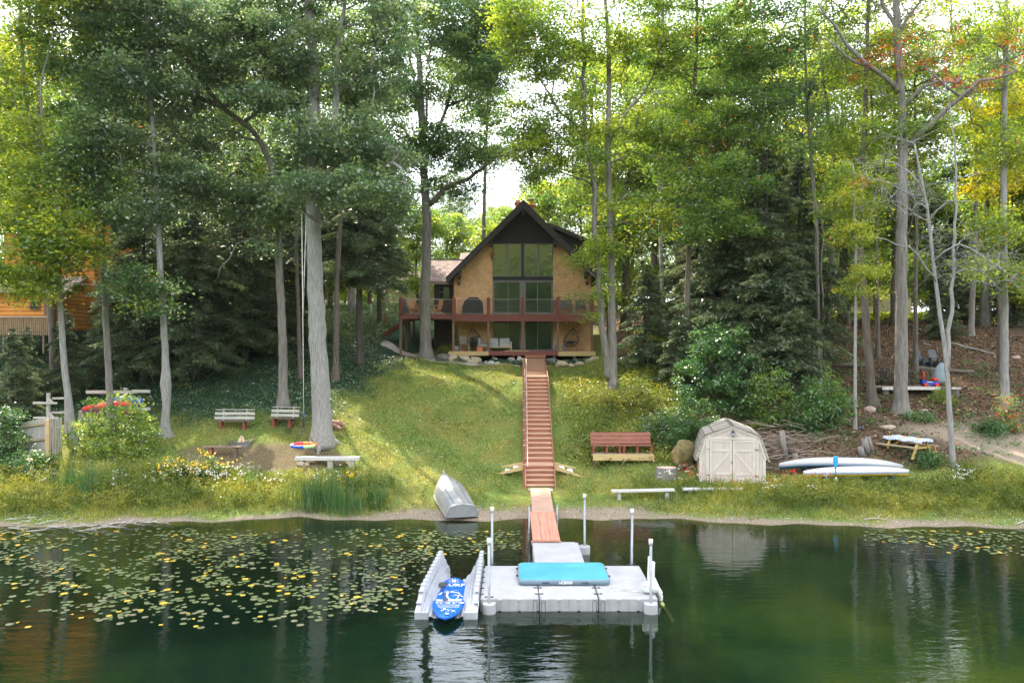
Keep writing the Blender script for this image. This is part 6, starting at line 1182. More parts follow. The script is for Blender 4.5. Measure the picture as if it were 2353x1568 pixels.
    q.build('bearer', fx, t, world=True)
def build_stairs():
    tr = wood('tread_wood', (.34, .18, .11), (.52, .33, .22)); ri = wood('riser_red', (.21, .078, .045), (.33, .135, .08)); red = wood('post_red', (.22, .058, .038), (.31, .095, .06), 'z'); yel = wood('yellow_pine', (.38, .26, .11), (.54, .40, .19)); pipe = mat('pale_rail_pipe', (.46, .40, .36), .4, metal=.3)
    x0 = lambda y: .60 + .012 * (y - 33.6); W = 1.18
    t = thing('stairs', 'long red-brown wooden stairs climbing from the shore to the porch', 'stairs', (1.2, 33.6, .3))
    def step(y0, y1, z, zlow, nm='tread'):
        q = MB(); n = max(2, int(round((y1 - y0) / .14)))
        for k in range(n): a = y0 + (y1 - y0) * k / n; q.bb(x0(a), x0(a) + W, a, a + (y1 - y0) / n - .008, z - .04, z)
        q.build(nm, tr, t, world=True)
        if zlow is not None: q = MB(); q.bb(x0(y0) + .02, x0(y0) + W - .02, y0 + .03, y0 + .05, zlow, z - .043); q.build('riser', ri, t, world=True)
    zz = .42; y = 33.62
    for k in range(5): step(y, y + .30, zz, zz - .17); zz += .166; y += .27
    step(y, y + .98, 1.25, 1.08, 'landing'); yb = y + .95; n = 20; z = 1.25; run = (43.5 - yb) / (n - 1)
    for k in range(n - 1): z += .174; step(yb + k * run, yb + (k + 1) * run + .03, z, z - .174)
    ztop = z + .174; step(43.5, 44.5, ztop, z, 'landing')
    # ramp walk
    q = MB(); m = 38
    for k in range(m): a = 44.52 + k * (49.85 - 44.52) / m; zq = ztop + (5.60 - ztop) * k / m; q.bb(x0(a), x0(a) + W, a, a + .132, zq - .04, zq)
    q.build('walkway', wood('walk_boards', (.25, .13, .08), (.38, .22, .14)), t, world=True); q = MB(); q.bb(x0(49.8), x0(49.8) + W + .1, 49.60, 49.78, 5.60, 5.78); q.build('riser', ri, t, world=True)
    q = MB()
    for xx in (-.03, W + .03):
        for (a, za, b, zb_) in ((33.6, .34, 35.0, 1.14), (35.0, 1.14, 35.95, 1.14), (35.95, 1.20, 43.5, 4.66), (43.5, ztop - .12, 49.8, 5.50)): q.beam((x0(a) + xx, a, za), (x0(b) + xx, b, zb_), .045, .26)
    q.build('stringer', ri, t, world=True)
    def lvl(y): return .42 + (y - 33.6) * .55 if y < 35 else (1.25 if y < 35.95 else (1.25 + (y - 35.95) * (ztop - 1.25) / 7.6 if y < 43.5 else ztop + (y - 44.5) * .16))
    for k, yy in enumerate([33.75, 34.95, 35.95, 36.75, 37.6, 38.45, 39.3, 40.15, 41.0, 41.85, 42.7, 43.5, 44.4]):
        q = MB(); xx = x0(yy) - .10; q.bb(xx - .045, xx + .045, yy - .045, yy + .045, gz(xx, yy) - .1, lvl(yy) + .95); po = q.build('rail_post', red, t, world=True)
        q = MB(); q.bb(xx - .055, xx + .055, yy - .055, yy + .055, lvl(yy) + .953, lvl(yy) + .975); q.build('post_cap', yel if k % 2 else tr, po, world=True)
    for (a, b) in ((33.7, 35.3), (35.95, 44.6)):
        q = MB(); q.tube([(x0(s) + .05, s, lvl(s) + .90) for s in np.linspace(a, b, 9)], .022, 8); q.build('handrail', pipe, t, world=True)
        for s in np.linspace(a + .2, b - .2, max(2, int((b - a) / 2))): q = MB(); q.tube([(x0(s) - .06, s, lvl(s) + .80), (x0(s) + .05, s, lvl(s) + .89)], .012, 6); q.build('rail_bracket', pipe, t, world=True)
    q = MB(); q.bb(x0(33.4) + .08, x0(33.4) + W - .1, 33.30, 33.58, .44, .50, bev=.01); q.build('bottom_step', mat('grey_step', (.38, .37, .36), .7), t, world=True)
    q = MB()
    for s in (34.3, 36.5, 39, 41.5, 43.6, 46, 48): 
        for xx in (.08, W - .08): a = x0(s) + xx; q.bb(a - .05, a + .05, s - .05, s + .05, gz(a, s) - .3, lvl(s) - .1)
    q.build('leg', ri, t, world=True)
    st = mat('white_paver', (.50, .49, .47), .8, scale=12, col2=(.66, .65, .62), bump=.3)
    for s, xa, lb in ((-1, x0(35) - .14, 'unfinished yellow side steps with white pavers, left of the stair landing'), (1, x0(35) + W + .08, 'unfinished yellow side steps with white pavers, right of the stair landing')):
        t2 = thing('side_ramp', lb, 'steps', (xa, 35.3, 1.0), 0, 'side steps at the stair landing')
        for yy, L_ in ((34.98, 1.15), (35.9, .95)):
            q = MB(); xe = xa + s * L_; ze = max(gz(xe, yy) + .03, .78) if yy < 35.5 else gz(xe, yy) + .05; q.prism([(xa, 1.25), (xe, ze), (xe, ze - .05), (xa, 1.04)], yy, yy + .045); q.build('side_board', yel, t2, world=True)
        for k in range(2):
            q = MB(); xm = xa + s * (.30 + k * .36); q.box((xm, 35.45, 1.05 - k * .12), (.24, .75, .10), bev=.01); q.build('paver', st, t2, world=True)
def build_boat():
    al = mat('dull_aluminium', (.36, .37, .39), .38, scale=1.2, col2=(.52, .52, .53), metal=.65, bump=.12, bscale=2); rib = mat('dark_groove', (.06, .10, .16), .6)
    S = Vector((-1.84, 29.86, .12)); Bw = Vector((-2.92, 34.1, .62)); d = (Bw - S); L_ = d.length; d.normalize(); sx = Vector((d.y, -d.x, 0)).normalized(); up = sx.cross(d).normalized(); up = up if up.z > 0 else -up
    t = thing('rowing_boat', 'upturned aluminium rowing boat resting on the beach with its stern to the water', 'boat', S); q = MB(); rings = []; N_ = 20
    def sec(f):
        f = min(f, .998)
        w = .70 * (1 - .18 * (1 - f) ** 1.5) * (1 - max(0, (f - .42) / .58) ** 2.1) ** .85 + .004; h = .50 + .06 * f
        k = max(0, (f - .6) / .4); wb = w * (.82 - .22 * k)
        pts = [(-w, 0), (-w * 1.0, .02), (-w * .97 - 0, h * .35), (-wb, h * .80), (-wb * .55, h * .93), (-.02, h), (0, h + .02), (.02, h), (wb * .55, h * .93), (wb, h * .80), (w * .97, h * .35), (w, .02), (w, 0)]
        return pts
    for i in range(N_ + 1):
        f = i / N_; c = d * (L_ * f); rings.append([c + sx * a + up * b for a, b in sec(f)])
    q.loft(rings, closed_ends=False, smooth=True); q.add([p for p in rings[0]], [tuple(range(13))]); q.build('hull', al, t)
    q = MB()
    for s in (-1, 1): q.tube([d * (L_ * i / N_) + sx * sec(i / N_)[0][0] * s * 1.01 + up * .01 for i in range(N_ + 1)], .022, 6)
    q.tube([sx * a * 1.02 + up * (b) - d * .01 for a, b in sec(0)[1:12]], .018, 6); q.build('gunwale', al, t)
    q = MB(); q.tube([d * (L_ * i / N_) + up * (sec(i / N_)[6][1] + .005) for i in range(N_ + 1)], .018, 6); q.build('keel', al, t)
    for s in (-1, 1): q = MB(); q.tube([d * (L_ * (.03 + .62 * i / 12)) + sx * s * sec(.03 + .62 * i / 12)[9][0] * .58 + up * (sec(.03 + .62 * i / 12)[8][1] + .004) for i in range(13)], .012, 5); q.build('strake', rib, t)
def kayak_mesh(q, L_, W, H, deckh, rocker=.12, n=24):
    hull = []; 
    for i in range(n + 1):
        f = -1 + 2 * i / n; f = max(-.999, min(.999, f)); w = W / 2 * (1 - abs(f) ** 1.9) ** .9 + .006; z0 = -rocker * abs(f) ** 2.5; h = H * (1 - abs(f) ** 3 * .45)
        hull.append([(f * L_ / 2, math.cos(a) * w, z0 + math.sin(a) ** .8 * h) for a in np.linspace(0, math.pi, 11)])
    q.loft(hull, closed_ends=False); return q
def kayak_thing(name, label, pos, rz, L_, W, H, top, bottom, rocker=.12, tilt=0, group=None):
    t = thing(name, label, 'kayak', pos, rz, group); q = MB(); kayak_mesh(q, L_, W, H, .1, rocker); q.build('hull', top, t)
    q = MB(); n = 24; R_ = []
    for i in range(n + 1):
        f = max(-.999, min(.999, -1 + 2 * i / n)); w = W / 2 * (1 - abs(f) ** 1.9) ** .9 + .004; z0 = -rocker * abs(f) ** 2.5; R_.append([(f * L_ / 2, math.cos(a) * w * .99, z0 - .004 - abs(math.sin(a)) * (.10 + .05 * (1 - f * f))) for a in np.linspace(0, math.pi, 9)])
    q.loft(R_, closed_ends=False); q.build('deck', bottom, t)
    q = MB()
    for s in (-1, 1): q.tube([(f * L_ / 2, s * (W / 2 * (1 - abs(f) ** 1.9) ** .9 + .008), -rocker * abs(f) ** 2.5) for f in np.linspace(-.995, .995, 25)], .012, 5)
    q.build('seam', mat('blue_seam', (.03, .16, .33), .5), t); t.rotation_euler = (0, tilt, rz); return t
# ---------------------------------------------------------------- things on the bank
def build_bank():
    gw = wood('weathered_plank', (.27, .25, .22), (.48, .46, .42)); gwz = wood('weathered_post', (.24, .22, .20), (.42, .40, .37), 'z'); dk = wood('dark_plank', (.075, .05, .04), (.15, .105, .085)); rp = mat('red_brown_leg', (.20, .05, .03), .8); yel = wood('yellow_pine', (.38, .26, .11), (.54, .40, .19)); red = wood('bench_red', (.17, .052, .036), (.27, .092, .06))
    s6 = CV(550, 1100, 4.278)
    for k, (cx_, cy_, w, rz, lb) in enumerate(((400, 402, 1.88, 0, 'weathered slatted bench behind the fire ring, the wider one'), (985, 372, 1.42, -.20, 'weathered slatted bench turned toward the fire ring, close to the swing'))):
        b = hit(*s6(cx_, cy_)); t = thing('slatted_bench', lb, 'bench', b, rz, 'slatted benches by the fire ring'); q = MB()
        for j in range(2): q.box((0, .05 + j * .19, .44), (w * .92, .17, .035))
        q.build('seat', dk, t)  # shadow below the backrest put into the seat as a darker plank colour
        for j in range(3): q = MB(); zz = .56 + j * .20; q.box((0, .36 + j * .05, zz + (.0 if j < 2 else -.02)), (w * (1 if j < 2 else .98), .03 if j < 2 else .11, .13 if j < 2 else .03), M=Matrix.Rotation(-.2 if j < 2 else 0, 3, 'X')); q.build('back_slat', gw, t)
        for s in (-1, 1):
            q = MB(); x = s * w * .29; q.beam((x, .30, .10), (x, .48, .98), .06, .045); q.build('back_post', gwz, t); q = MB(); q.box((x, .04, .20), (.10, .10, .46)); q.box((x, .30, .20), (.08, .08, .5)); q.box((x, .15, .40), (.06, .4, .05)); q.build('leg', rp, t)
    b = hit(*s6(512, 560)) - Vector((0, 0, .07)); t = thing('fire_ring', 'round steel fire ring with soot-dark inside before the benches', 'fire ring', b); q = MB(); n = 26
    for r0, r1, z0, z1 in ((.50, .50, -.05, .17),):
        q.loft([[(r * math.cos(a), r * .9 * math.sin(a), z) for a in np.linspace(0, 2 * math.pi, n, endpoint=False)] for r, z in ((.50, -.06), (.50, .16), (.54, .175), (.54, .19), (.47, .19), (.46, -.03))], closed_ends=False, smooth=False)
    q.build('rim', mat('sooty_steel', (.10, .10, .10), .6, scale=5, col2=(.24, .23, .22), metal=.4), t); q = MB(); q.blob((0, 0, 0), (.44, .40, .05), 2, .3); q.build('ash', mat('ash', (.04, .025, .02), .95, scale=12, col2=(.20, .09, .05)), t)
    sp = mat('split_wood', (.40, .28, .17), .8, scale=6, col2=(.62, .48, .33), stretch=(1, 1, 4)); R = random.Random(4)
    for k in range(6): a = k * 1.05 + .2; q = MB(); q.beam((.22 * math.cos(a), .20 * math.sin(a), .04), (.03 * math.cos(a + 2), .03 * math.sin(a + 2), .42), .09, .06); o = solo(q, 'split_log', sp, 'split firewood stick leaning in the small tepee inside the fire ring', 'log', 'firewood tepee in the fire ring'); o.location = b
    q = MB(); q.beam((.1, .05, .18), (.55, .25, .28), .04, .03); o = solo(q, 'split_log', sp, 'single split stick poking out over the fire ring rim', 'log'); o.location = b
    b = hit(*s6(300, 715)); t = thing('low_bench', 'low brown plank bench in front of the fire ring', 'bench', b, -.04); q = MB(); q.box((0, 0, .44), (1.72, .28, .05), bev=.01); q.build('seat', wood('brown_plank', (.14, .085, .06), (.25, .17, .13)), t)
    for s in (-1, 1): q = MB(); q.box((s * .55, 0, .18), (.13, .22, .50)); q.build('leg', rp if s < 0 else dk, t)
    b = hit(*s6(1530, 835)); t = thing('long_bench', 'long pale grey timber bench near the reeds', 'bench', b, -.01); q = MB(); q.box((0, 0, .36), (2.78, .34, .15), bev=.012); q.build('seat', wood('pale_timber', (.38, .37, .36), (.56, .55, .53)), t)
    for x in (.15, 1.08): q = MB(); q.box((x, 0, .10), (.22, .26, .38)); q.build('leg', gwz, t)
    q = MB(); q.blob((-1.12, 0, .14), (.22, .2, .16), 2, .2, .1, 3); q.build('stone_leg', mat('tan_rock', (.26, .21, .14)), t); q = MB(); q.blob((-.86, -.05, .10), (.12, .14, .10), 2, .2, .1, 6); q.build('stone_leg', mat('tan_rock', (.26, .21, .14)), t)
    # saucer swing
    Ys = 35.3; c = P(697.5, 1021.8, Ys); t = thing('saucer_swing', 'round saucer swing with rainbow rim hanging from the big oak', 'swing', c); cols = [('orange_pad', (.72, .20, .02), -.35, 1.9), ('red_pad', (.55, .03, .06), 1.9, 2.9), ('lilac_pad', (.42, .42, .55), 2.9, 3.7), ('blue_pad', (.01, .07, .45), 3.7, 4.95), ('lime_pad', (.42, .62, .25), 4.95, 5.93)]
    for nm, cc, a0, a1 in cols: q = MB(); q.tube([(.52 * math.cos(a), .52 * math.sin(a), .02 * math.sin(a)) for a in np.linspace(a0, a1, 12)], .065, 10); q.build('rim_pad', mat(nm, cc, .6, var=.1), t, label=nm.split('_')[0] + ' padded stretch of the rim')
    q = MB()
    for k in range(9): a = -.4 + k * .1; q.tube([(-math.sqrt(max(0, .2 - a * a)), a, -.03), (math.sqrt(max(0, .2 - a * a)), a, -.03)], .008, 4); q.tube([(a, -math.sqrt(max(0, .2 - a * a)), -.03), (a, math.sqrt(max(0, .2 - a * a)), -.03)], .008, 4)
    q.build('web', mat('orange_web', (.55, .15, .03), .8), t); topz = P(697, 1183 * KV + 0, Ys).z - c.z; bk = mat('black_rope', (.015, .015, .02), .8); q = MB()
    for a in (.7, 2.4, 3.9, 5.5): q.tube([(.50 * math.cos(a), .50 * math.sin(a), .03), (0, 0, topz)], .008, 5)
    q.build('rope', bk, t); q = MB(); q.tube([(0, 0, topz), (0, 0, topz + .62)], .035, 8); q.build('strap', mat('navy_strap', (.012, .03, .08), .7), t); zl = P(697, 488, Ys).z - c.z; q = MB(); q.tube([(0, 0, topz + .6), (-.04, .02, topz + 4.6), (-.1, .06, zl)], .015, 6); q.tube([(-.04, .02, topz + 4.6), (.10, .05, zl)], .013, 6); q.build('hanging_rope', mat('white_rope', (.62, .60, .55), .8), t)
    q = MB(); q.tube([(-.35, .1, zl + .08), (-.1, .06, zl + .02), (.85, .6, zl - .45)], [.04, .06, .11], 8); q.build('support_branch', BARK['grey'], t)
    bm = mat('old_brick', (.26, .12, .09), .9, scale=6, col2=(.46, .30, .24)); bb_ = hit(*s6(1650, 395)); R = random.Random(9)
    for k in range(9): q = MB(); q.blob((R.uniform(-.25, .45), R.uniform(-.2, .3), .08 + .13 * (k // 3) + R.uniform(0, .05)), (R.uniform(.12, .22), .13, .09), 1, .25, 0, k); o = solo(q, 'stone', bm, 'pinkish stone in the small heap behind the foot of the swing oak', 'stone', 'stones heaped behind the swing oak'); o.location = bb_
    # double bench
    s7 = CV(1600, 1120, 3.922); Y = 36.2; U = lambda c, y=Y: X(s7(c, 0)[0], y); V_ = lambda c, y=Y: Z(s7(0, c)[1], y)
    t = thing('double_bench', 'red-stained double bench on its own yellow-edged platform', 'bench', ((U(175) + U(840)) / 2, Y, 1.2)); x0, x1 = U(175), U(840); zt = V_(548); q = MB()
    q.bb(x0, x1, Y - .04, Y, zt - .27, zt); q.build('edge_board', yel, t, world=True); q = MB(); n = 19
    for k in range(n): w = (x1 - x0) / n; q.bb(x0 + k * w, x0 + k * w + w - .012, Y + .002, Y + 1.0, zt - .05, zt - .01)
    q.build('platform_boards', wood('platform_boards', (.24, .17, .12), (.42, .32, .22), 'y'), t, world=True)
    Yb = 37.0; zs = Z(s7(0, 445)[1], Y + .45)
    q = MB(); q.bb(U(152, Y + .45), U(815, Y + .45), Y + .35, Y + .75, zs - .04, zs); q.build('seat', red, t, world=True)
    for half in (0, 1):
        for j in range(3):
            q = MB(); za, zb = V_((316, 357, 397)[j], Yb - .2), V_((352, 391, 430)[j], Yb - .2); xa, xb = (U(152, Yb - .2), U(481, Yb - .2)) if half == 0 else (U(484, Yb - .2), U(808, Yb - .2)); q.add([(xa, Yb + .1 - j * .07, za), (xb, Yb + .1 - j * .07, za), (xb, Yb + .04 - j * .07, zb), (xa, Yb + .04 - j * .07, zb), (xa, Yb + .135 - j * .07, za), (xb, Yb + .135 - j * .07, za), (xb, Yb + .075 - j * .07, zb), (xa, Yb + .075 - j * .07, zb)], [(0, 1, 2, 3), (7, 6, 5, 4), (0, 4, 5, 1), (1, 5, 6, 2), (2, 6, 7, 3), (3, 7, 4, 0)]); q.build('back_slat', red, t, world=True)
    for cx_ in (178, 322, 462, 508, 655, 806): q = MB(); x = U(cx_, Y + .5); q.bb(x - .045, x + .045, Y + .36, Y + .45, zt - .01, zs - .04); q.bb(x - .045, x + .045, Y + .70, Y + .80, zt - .01, zs - .04); q.build('leg', rp, t, world=True)
    for x in (x0 + .1, x1 - .1, (x0 + x1) / 2): q = MB(); q.bb(x - .06, x + .06, Y + .01, Y + .12, gz(x, Y) - .2, zt - .27 + .15); q.build('platform_leg', dk, t, world=True)
    # shed
    cream = mat('cream_paint', (.43, .365, .325), .6, scale=1.6, col2=(.52, .45, .405), bump=.15, bscale=14, stretch=(7, 7, .5)); trim = mat('cream_trim', (.47, .42, .37), .6, scale=3, col2=(.56, .51, .45)); rs = bricks('grey_shingle_roof', (.22, .195, .17), (.34, .31, .27), (.12, .10, .09), .30, .28, 'yz', .012, bump=.7, offset=.5)
    t = thing('garden_shed', 'cream barn-shaped shed with double doors and grey shingle roof', 'shed', (9.26, 34.0, .58), -.17); prof = [(-1.355, 0), (1.355, 0), (1.355, 1.10), (1.05, 2.03), (0, 2.44), (-1.05, 2.03), (-1.355, 1.10)]
    q = MB(); q.prism(prof, 0, 3.0); q.build('wall', cream, t); R_ = [(-1.46, .98), (-1.085, 2.045), (0, 2.458), (1.085, 2.045), (1.46, .98)]; q = MB(); th = .08
    for a, b in zip(R_[:-1], R_[1:]):
        d = Vector((b[0] - a[0], b[1] - a[1])).normalized(); nn = Vector((-d.y, d.x)); nn = nn if nn.y > 0 or abs(nn.x) > .9 else -nn
        if nn.x * (a[0] + b[0]) < 0: nn = -nn
        q.prism([a, b, (b[0] + nn.x * th, b[1] + nn.y * th), (a[0] + nn.x * th, a[1] + nn.y * th)], -.06, 3.12)
    q.build('roof', rs, t); q = MB()
    P5 = [(-1.355, 1.10), (-1.05, 2.03), (0, 2.44), (1.05, 2.03), (1.355, 1.10)]
    for a, b in zip(P5[:-1], P5[1:]): q.beam((a[0], -.022, a[1] - .02), (b[0], -.022, b[1] - .02), .03, .09, up=(0, -1, 0) if 0 else (0, 0, 1))
    q.bb(-1.353, -1.24, -.025, 0, .02, 1.1); q.bb(1.24, 1.353, -.025, 0, .02, 1.1); q.bb(-1.0, 1.0, -.03, 0, 1.90, 2.0); q.bb(-1.07, -.94, -.03, 0, .05, 1.90); q.bb(.94, 1.07, -.03, 0, .05, 1.90); q.bb(-1.35, 1.35, -.03, 0, .0, .05); q.build('trim', trim, t)
    dg = mat('door_shadow', (.10, .09, .08), .9); rust = mat('rusty_hinge', (.16, .09, .05), .7)
    for s in (-1, 1):
        q = MB(); xa, xb = (-.93, -.012) if s < 0 else (.012, .93); q.bb(xa, xb, -.045, -.005, .06, 1.88); do = q.build('door', cream, t); q = MB(); f = -.062
        q.bb(xa, xa + .09, f, -.045, .06, 1.88); q.bb(xb - .09, xb, f, -.045, .06, 1.88); q.bb(xa + .09, xb - .09, f, -.045, 1.80, 1.88); q.bb(xa + .09, xb - .09, f, -.045, .06, .12); q.bb(xa + .09, xb - .09, f, -.045, 1.40, 1.48); q.bb(xa + .09, xb - .09, f, -.045, .42, .50)
        a = (xa + .1, f + .012, .52) if s < 0 else (xb - .1, f + .012, .52); b = (xb - .1, f + .012, 1.38) if s < 0 else (xa + .1, f + .012, 1.38); q.beam(a, b, .02, .085); q.build('door_trim', trim, do)
        for zz in (1.50, .40): q = MB(); x = xa + .02 if s < 0 else xb - .02; q.box((x - s * -.07 * 1, f - .006, zz), (.16, .01, .03)); q.build('hinge', mat('blue_hinge', (.22, .32, .36), .6) if (s < 0 and zz > 1) else rust, do)
    q = MB(); q.bb(-.014, .014, -.03, -.004, .06, 1.88); q.build('door_gap', dg, t); q = MB(); q.box((-.03, -.07, .95), (.03, .02, .09)); q.build('latch', rust, t)
    bk2 = mat('black_lamp', (.02, .022, .026), .4); q = MB(); q.box((.02, -.03, 2.22), (.08, .03, .12)); q.tube([(.02, -.04, 2.26), (.02, -.13, 2.30), (.02, -.16, 2.22)], .015, 6); q.tube([(.02, -.16, 2.20), (.02, -.16, 2.23)], [.10, .04], 8); q.tube([(.02, -.16, 2.03), (.02, -.16, 2.05)], [.05, .055], 6); lo = q.build('lantern', bk2, t); q = MB(); q.tube([(.02, -.16, 2.05), (.02, -.16, 2.20)], [.05, .085], 6); q.build('lantern_glass', mat('lantern_glass', (.30, .32, .33), .15), lo)
    # stump, mossy rock, low benches
    b = hit(*s7(978, 800)); q = MB(); n = 22; rg = []
    for z, r in ((-.2, .52), (0, .50), (.38, .44), (.42, .42)): rg.append([(r * (1 + .06 * math.sin(3 * a) + .04 * math.sin(7 * a + 1)) * math.cos(a), r * .9 * (1 + .06 * math.sin(3 * a)) * math.sin(a), z) for a in np.linspace(0, 2 * math.pi, n, endpoint=False)])
    t = thing('tree_stump', 'broad sawn stump with pinkish top left of the shed', 'stump', b); q.loft(rg, smooth=False); q.build('stump', BARK['grey'], t); q = MB(); q.add([(x * .985, y * .985, z + .006) for x, y, z in rg[-1]], [tuple(range(n))]); q.build('cut_face', mat('cut_wood', (.42, .28, .20), .8, scale=5, col2=(.62, .48, .40)), t)
    b = hit(*s7(1150, 665)); q = MB(); q.blob((0, 0, .42), (.52, .5, .68), 4, .2, .1, 12); o = solo(q, 'mossy_boulder', mat('mossy_rock', (.05, .055, .02), .95, scale=4, col2=(.26, .19, .07), bump=.9, bscale=14), 'tall mossy boulder between the stump and the shed', 'boulder'); o.location = b
    for (c0, y0_, c1, y1_, YY, lb) in ((378, 950, 1062, 935, 32.2, 'low pale plank bench in the weeds right of the stairs'), (1150, 927, 1812, 925, 32.7, 'low pale plank bench half hidden in weeds before the shed')):
        a = P(*s7(c0, y0_), YY); b = P(*s7(c1, y1_), YY); mid = (a + b) / 2; t = thing('plank_bench', lb, 'bench', (mid.x, YY, gz(mid.x, YY)), 0, 'low plank benches before the shed'); q = MB(); 
        for j in range(2): q.beam((a.x, YY + j * .17, a.z), (b.x, YY + j * .17, b.z), .155, .07)
        q.build('seat', wood('pale_timber', (.38, .37, .36), (.56, .55, .53)), t, world=True)
        for f in (.12, .88): q = MB(); x = a.x + (b.x - a.x) * f; q.bb(x - .07, x + .07, YY - .02, YY + .2, gz(x, YY) - .1, a.z - .04); q.build('leg', gwz, t, world=True)
    # kayaks on stands
    s8 = CV(2140, 1120, 4.706); wh = mat('white_hull', (.46, .46, .48), .4, scale=1, col2=(.54, .54, .56)); wh2 = mat('grey_white_hull', (.36, .36, .385), .4, scale=1, col2=(.44, .44, .465)); ye = mat('yellow_deck', (.62, .36, .02), .4); dkb = mat('dark_blue_plastic', (.02, .06, .09), .6)
    a = P(*s8(907, 785), 35.0); kayak_thing('kayak', 'upturned grey-white kayak with blunt end, behind the white one', a, -.01, 5.35, .60, .30, wh2, dkb, .16, .012, 'kayaks on the bank')
    a = P(*s8(1105, 895), 33.95); kayak_thing('kayak', 'upturned white kayak with yellow deck, in front of the grey-white one', a, .03, 4.5, .62, .27, wh, ye, .05, -.008, 'kayaks on the bank')
    for k, (cx_, YY) in enumerate(((690, 33.95), (1540, 33.95), (430, 35.0), (1390, 35.0))):
        x = X(s8(cx_, 0)[0], YY); z1 = 1.0; t = thing('kayak_stand', ('dark stand under the paddle end of the white kayak', 'dark stand under the pointed end of the white kayak', 'dark stand under the blunt end of the grey-white kayak', 'dark stand under the slender end of the grey-white kayak')[k], 'stand', (x, YY, gz(x, YY)), 0, 'stands under the kayaks'); q = MB(); zz = P(*s8(cx_, 905 if YY < 34.5 else 815), YY).z - gz(x, YY)
        q.beam((0, -.35, zz - .1), (0, .35, zz - .1), .08, .08); q.build('crossbar', dkb, t)
        for sy in (-1, 1):
            for sx in (-1, 1): q = MB(); q.beam((0, sy * .3, zz - .1), (sx * .17, sy * .34, -.1), .05, .05); q.build('leg', dkb, t)
    pb = P(*s8(835, 960), 33.55); pt = P(*s8(835, 675), 33.55); t = thing('kayak_paddle', 'kayak paddle with bright blue blade propped upright against the white kayak', 'paddle', (pb.x, 33.55, gz(pb.x, 33.55))); h = pt.z - t.location.z
    q = MB(); q.tube([(0, -.05, .05), (0, 0, h - .45)], .017, 8); q.build('shaft', mat('black_shaft', (.03, .03, .035), .5), t); q = MB(); q.loft([[(math.cos(k) * w, .01 * math.sin(k), z) for k in np.linspace(0, 6.28, 12, endpoint=False)] for z, w in ((h - .55, .02), (h - .45, .055), (h - .25, .105), (h - .1, .10), (h - .02, .07), (h, .02))]); q.build('blade', mat('blue_blade', (.02, .30, .55), .4), t); q = MB(); q.loft([[(math.cos(k) * w, -.05 + .01 * math.sin(k), z) for k in np.linspace(0, 6.28, 12, endpoint=False)] for z, w in ((-.1, .03), (.05, .08), (.2, .05), (.28, .02))]); q.build('blade', mat('white_blade', (.6, .6, .6), .5), t)
    # cut logs and brush
    for k, (cx_, cy_, r, L_, an, lb) in enumerate(((1190, 690, .14, .42, .5, 'small upright cut log nearest to the grey-white kayak'), (1245, 640, .16, .60, .35, 'tilted cut log standing between two others'), (1305, 620, .14, .62, .55, 'tilted cut log nearest to the picnic table'), (190, 735, .13, 1.3, .28, 'long split log leaning at the brush pile beside the kayak tip'), (310, 745, .15, .32, .1, 'stubby cut log behind the kayak tip'))):
        b = hit(*s8(cx_, cy_)); q = MB(); q.tube([(0, 0, -.1), (-math.sin(an) * L_ * .5, .05, L_)], [r, r * .85], 12); o = solo(q, 'cut_log', BARK['grey'], lb, 'log', 'cut logs behind the kayaks'); o.location = b
    R = random.Random(31); q = MB()
    for k in range(330):
        x = R.gauss(11.6, .95); y = R.gauss(36.5, .5); z = gz(x, y) + abs(R.gauss(0, .30)) + .05; a = R.uniform(-.6, .6) + (3.14 if R.random() < .5 else 0); L_ = R.uniform(.4, 1.7); e = Vector((math.cos(a) * L_, math.sin(a) * L_ * .5, R.uniform(-.25, .3) * L_)); p = Vector((x, y, z)); r = R.uniform(.006, .026)
        q.tube([p, p + e * .5 + Vector((R.uniform(-.07, .07), 0, R.uniform(-.07, .07))), p + e], [r, r * .8, r * .4], 5)
    solo(q, 'brush_pile', mat('dead_twig', (.12, .085, .065), .9, scale=3, col2=(.32, .25, .20)), 'tangled pile of dead brown branches behind the shed and kayaks', None, kind='stuff')
    # picnic table
    b = hit(*s8(1775, 665)); py = wood('picnic_pine', (.45, .29, .08), (.62, .44, .16)); t = thing('picnic_table', 'yellow pine picnic table with a patterned cloth beside the sandy track', 'picnic table', b, math.radians(-62)); q = MB()
    for j in range(5): q.box((0, -.30 + j * .15, .74), (1.85, .14, .04))
    q.build('tabletop', py, t)
    for s in (-1, 1):
        q = MB(); q.box((0, s * .72, .44), (1.85, .26, .04)); q.build('seat', wood('greyed_pine', (.22, .17, .10), (.38, .30, .20)), t)
        for sx in (-1, 1): q = MB(); q.beam((sx * .68, s * .22, .72), (sx * .68, s * .62, -.08), .045, .11, up=(1, 0, 0)); q.build('leg', py, t)
        q = MB(); q.beam((s * .68, -.74, .39), (s * .68, .74, .39), .045, .09); q.beam((s * .66, 0, .39), (s * .2, 0, .70), .045, .08); q.build('brace', py, t)
    q = MB(); n = 20
    def cl(u, v):
        x = (u - .5) * 2.04; y = (v - .5) * 1.0; dx = max(0, abs(x) - .93); dy = max(0, abs(y) - .39); d = dx + dy; return (math.copysign(min(abs(x), .94 + dx * .2), x), math.copysign(min(abs(y), .40 + dy * .2), y), .768 - d * 1.1 + .012 * math.sin(x * 9 + y * 5) * (1 + d * 10))
    q.grid(cl, 34, 20); clo = bricks('patterned_cloth', (.62, .64, .70), (.46, .52, .68), (.22, .30, .52), .12, .12, 'xy', .016, bump=.1); o = solo(q, 'tablecloth', clo, 'white and blue patterned cloth spread over the yellow picnic table', 'tablecloth'); o.location = b; o.rotation_euler = t.rotation_euler
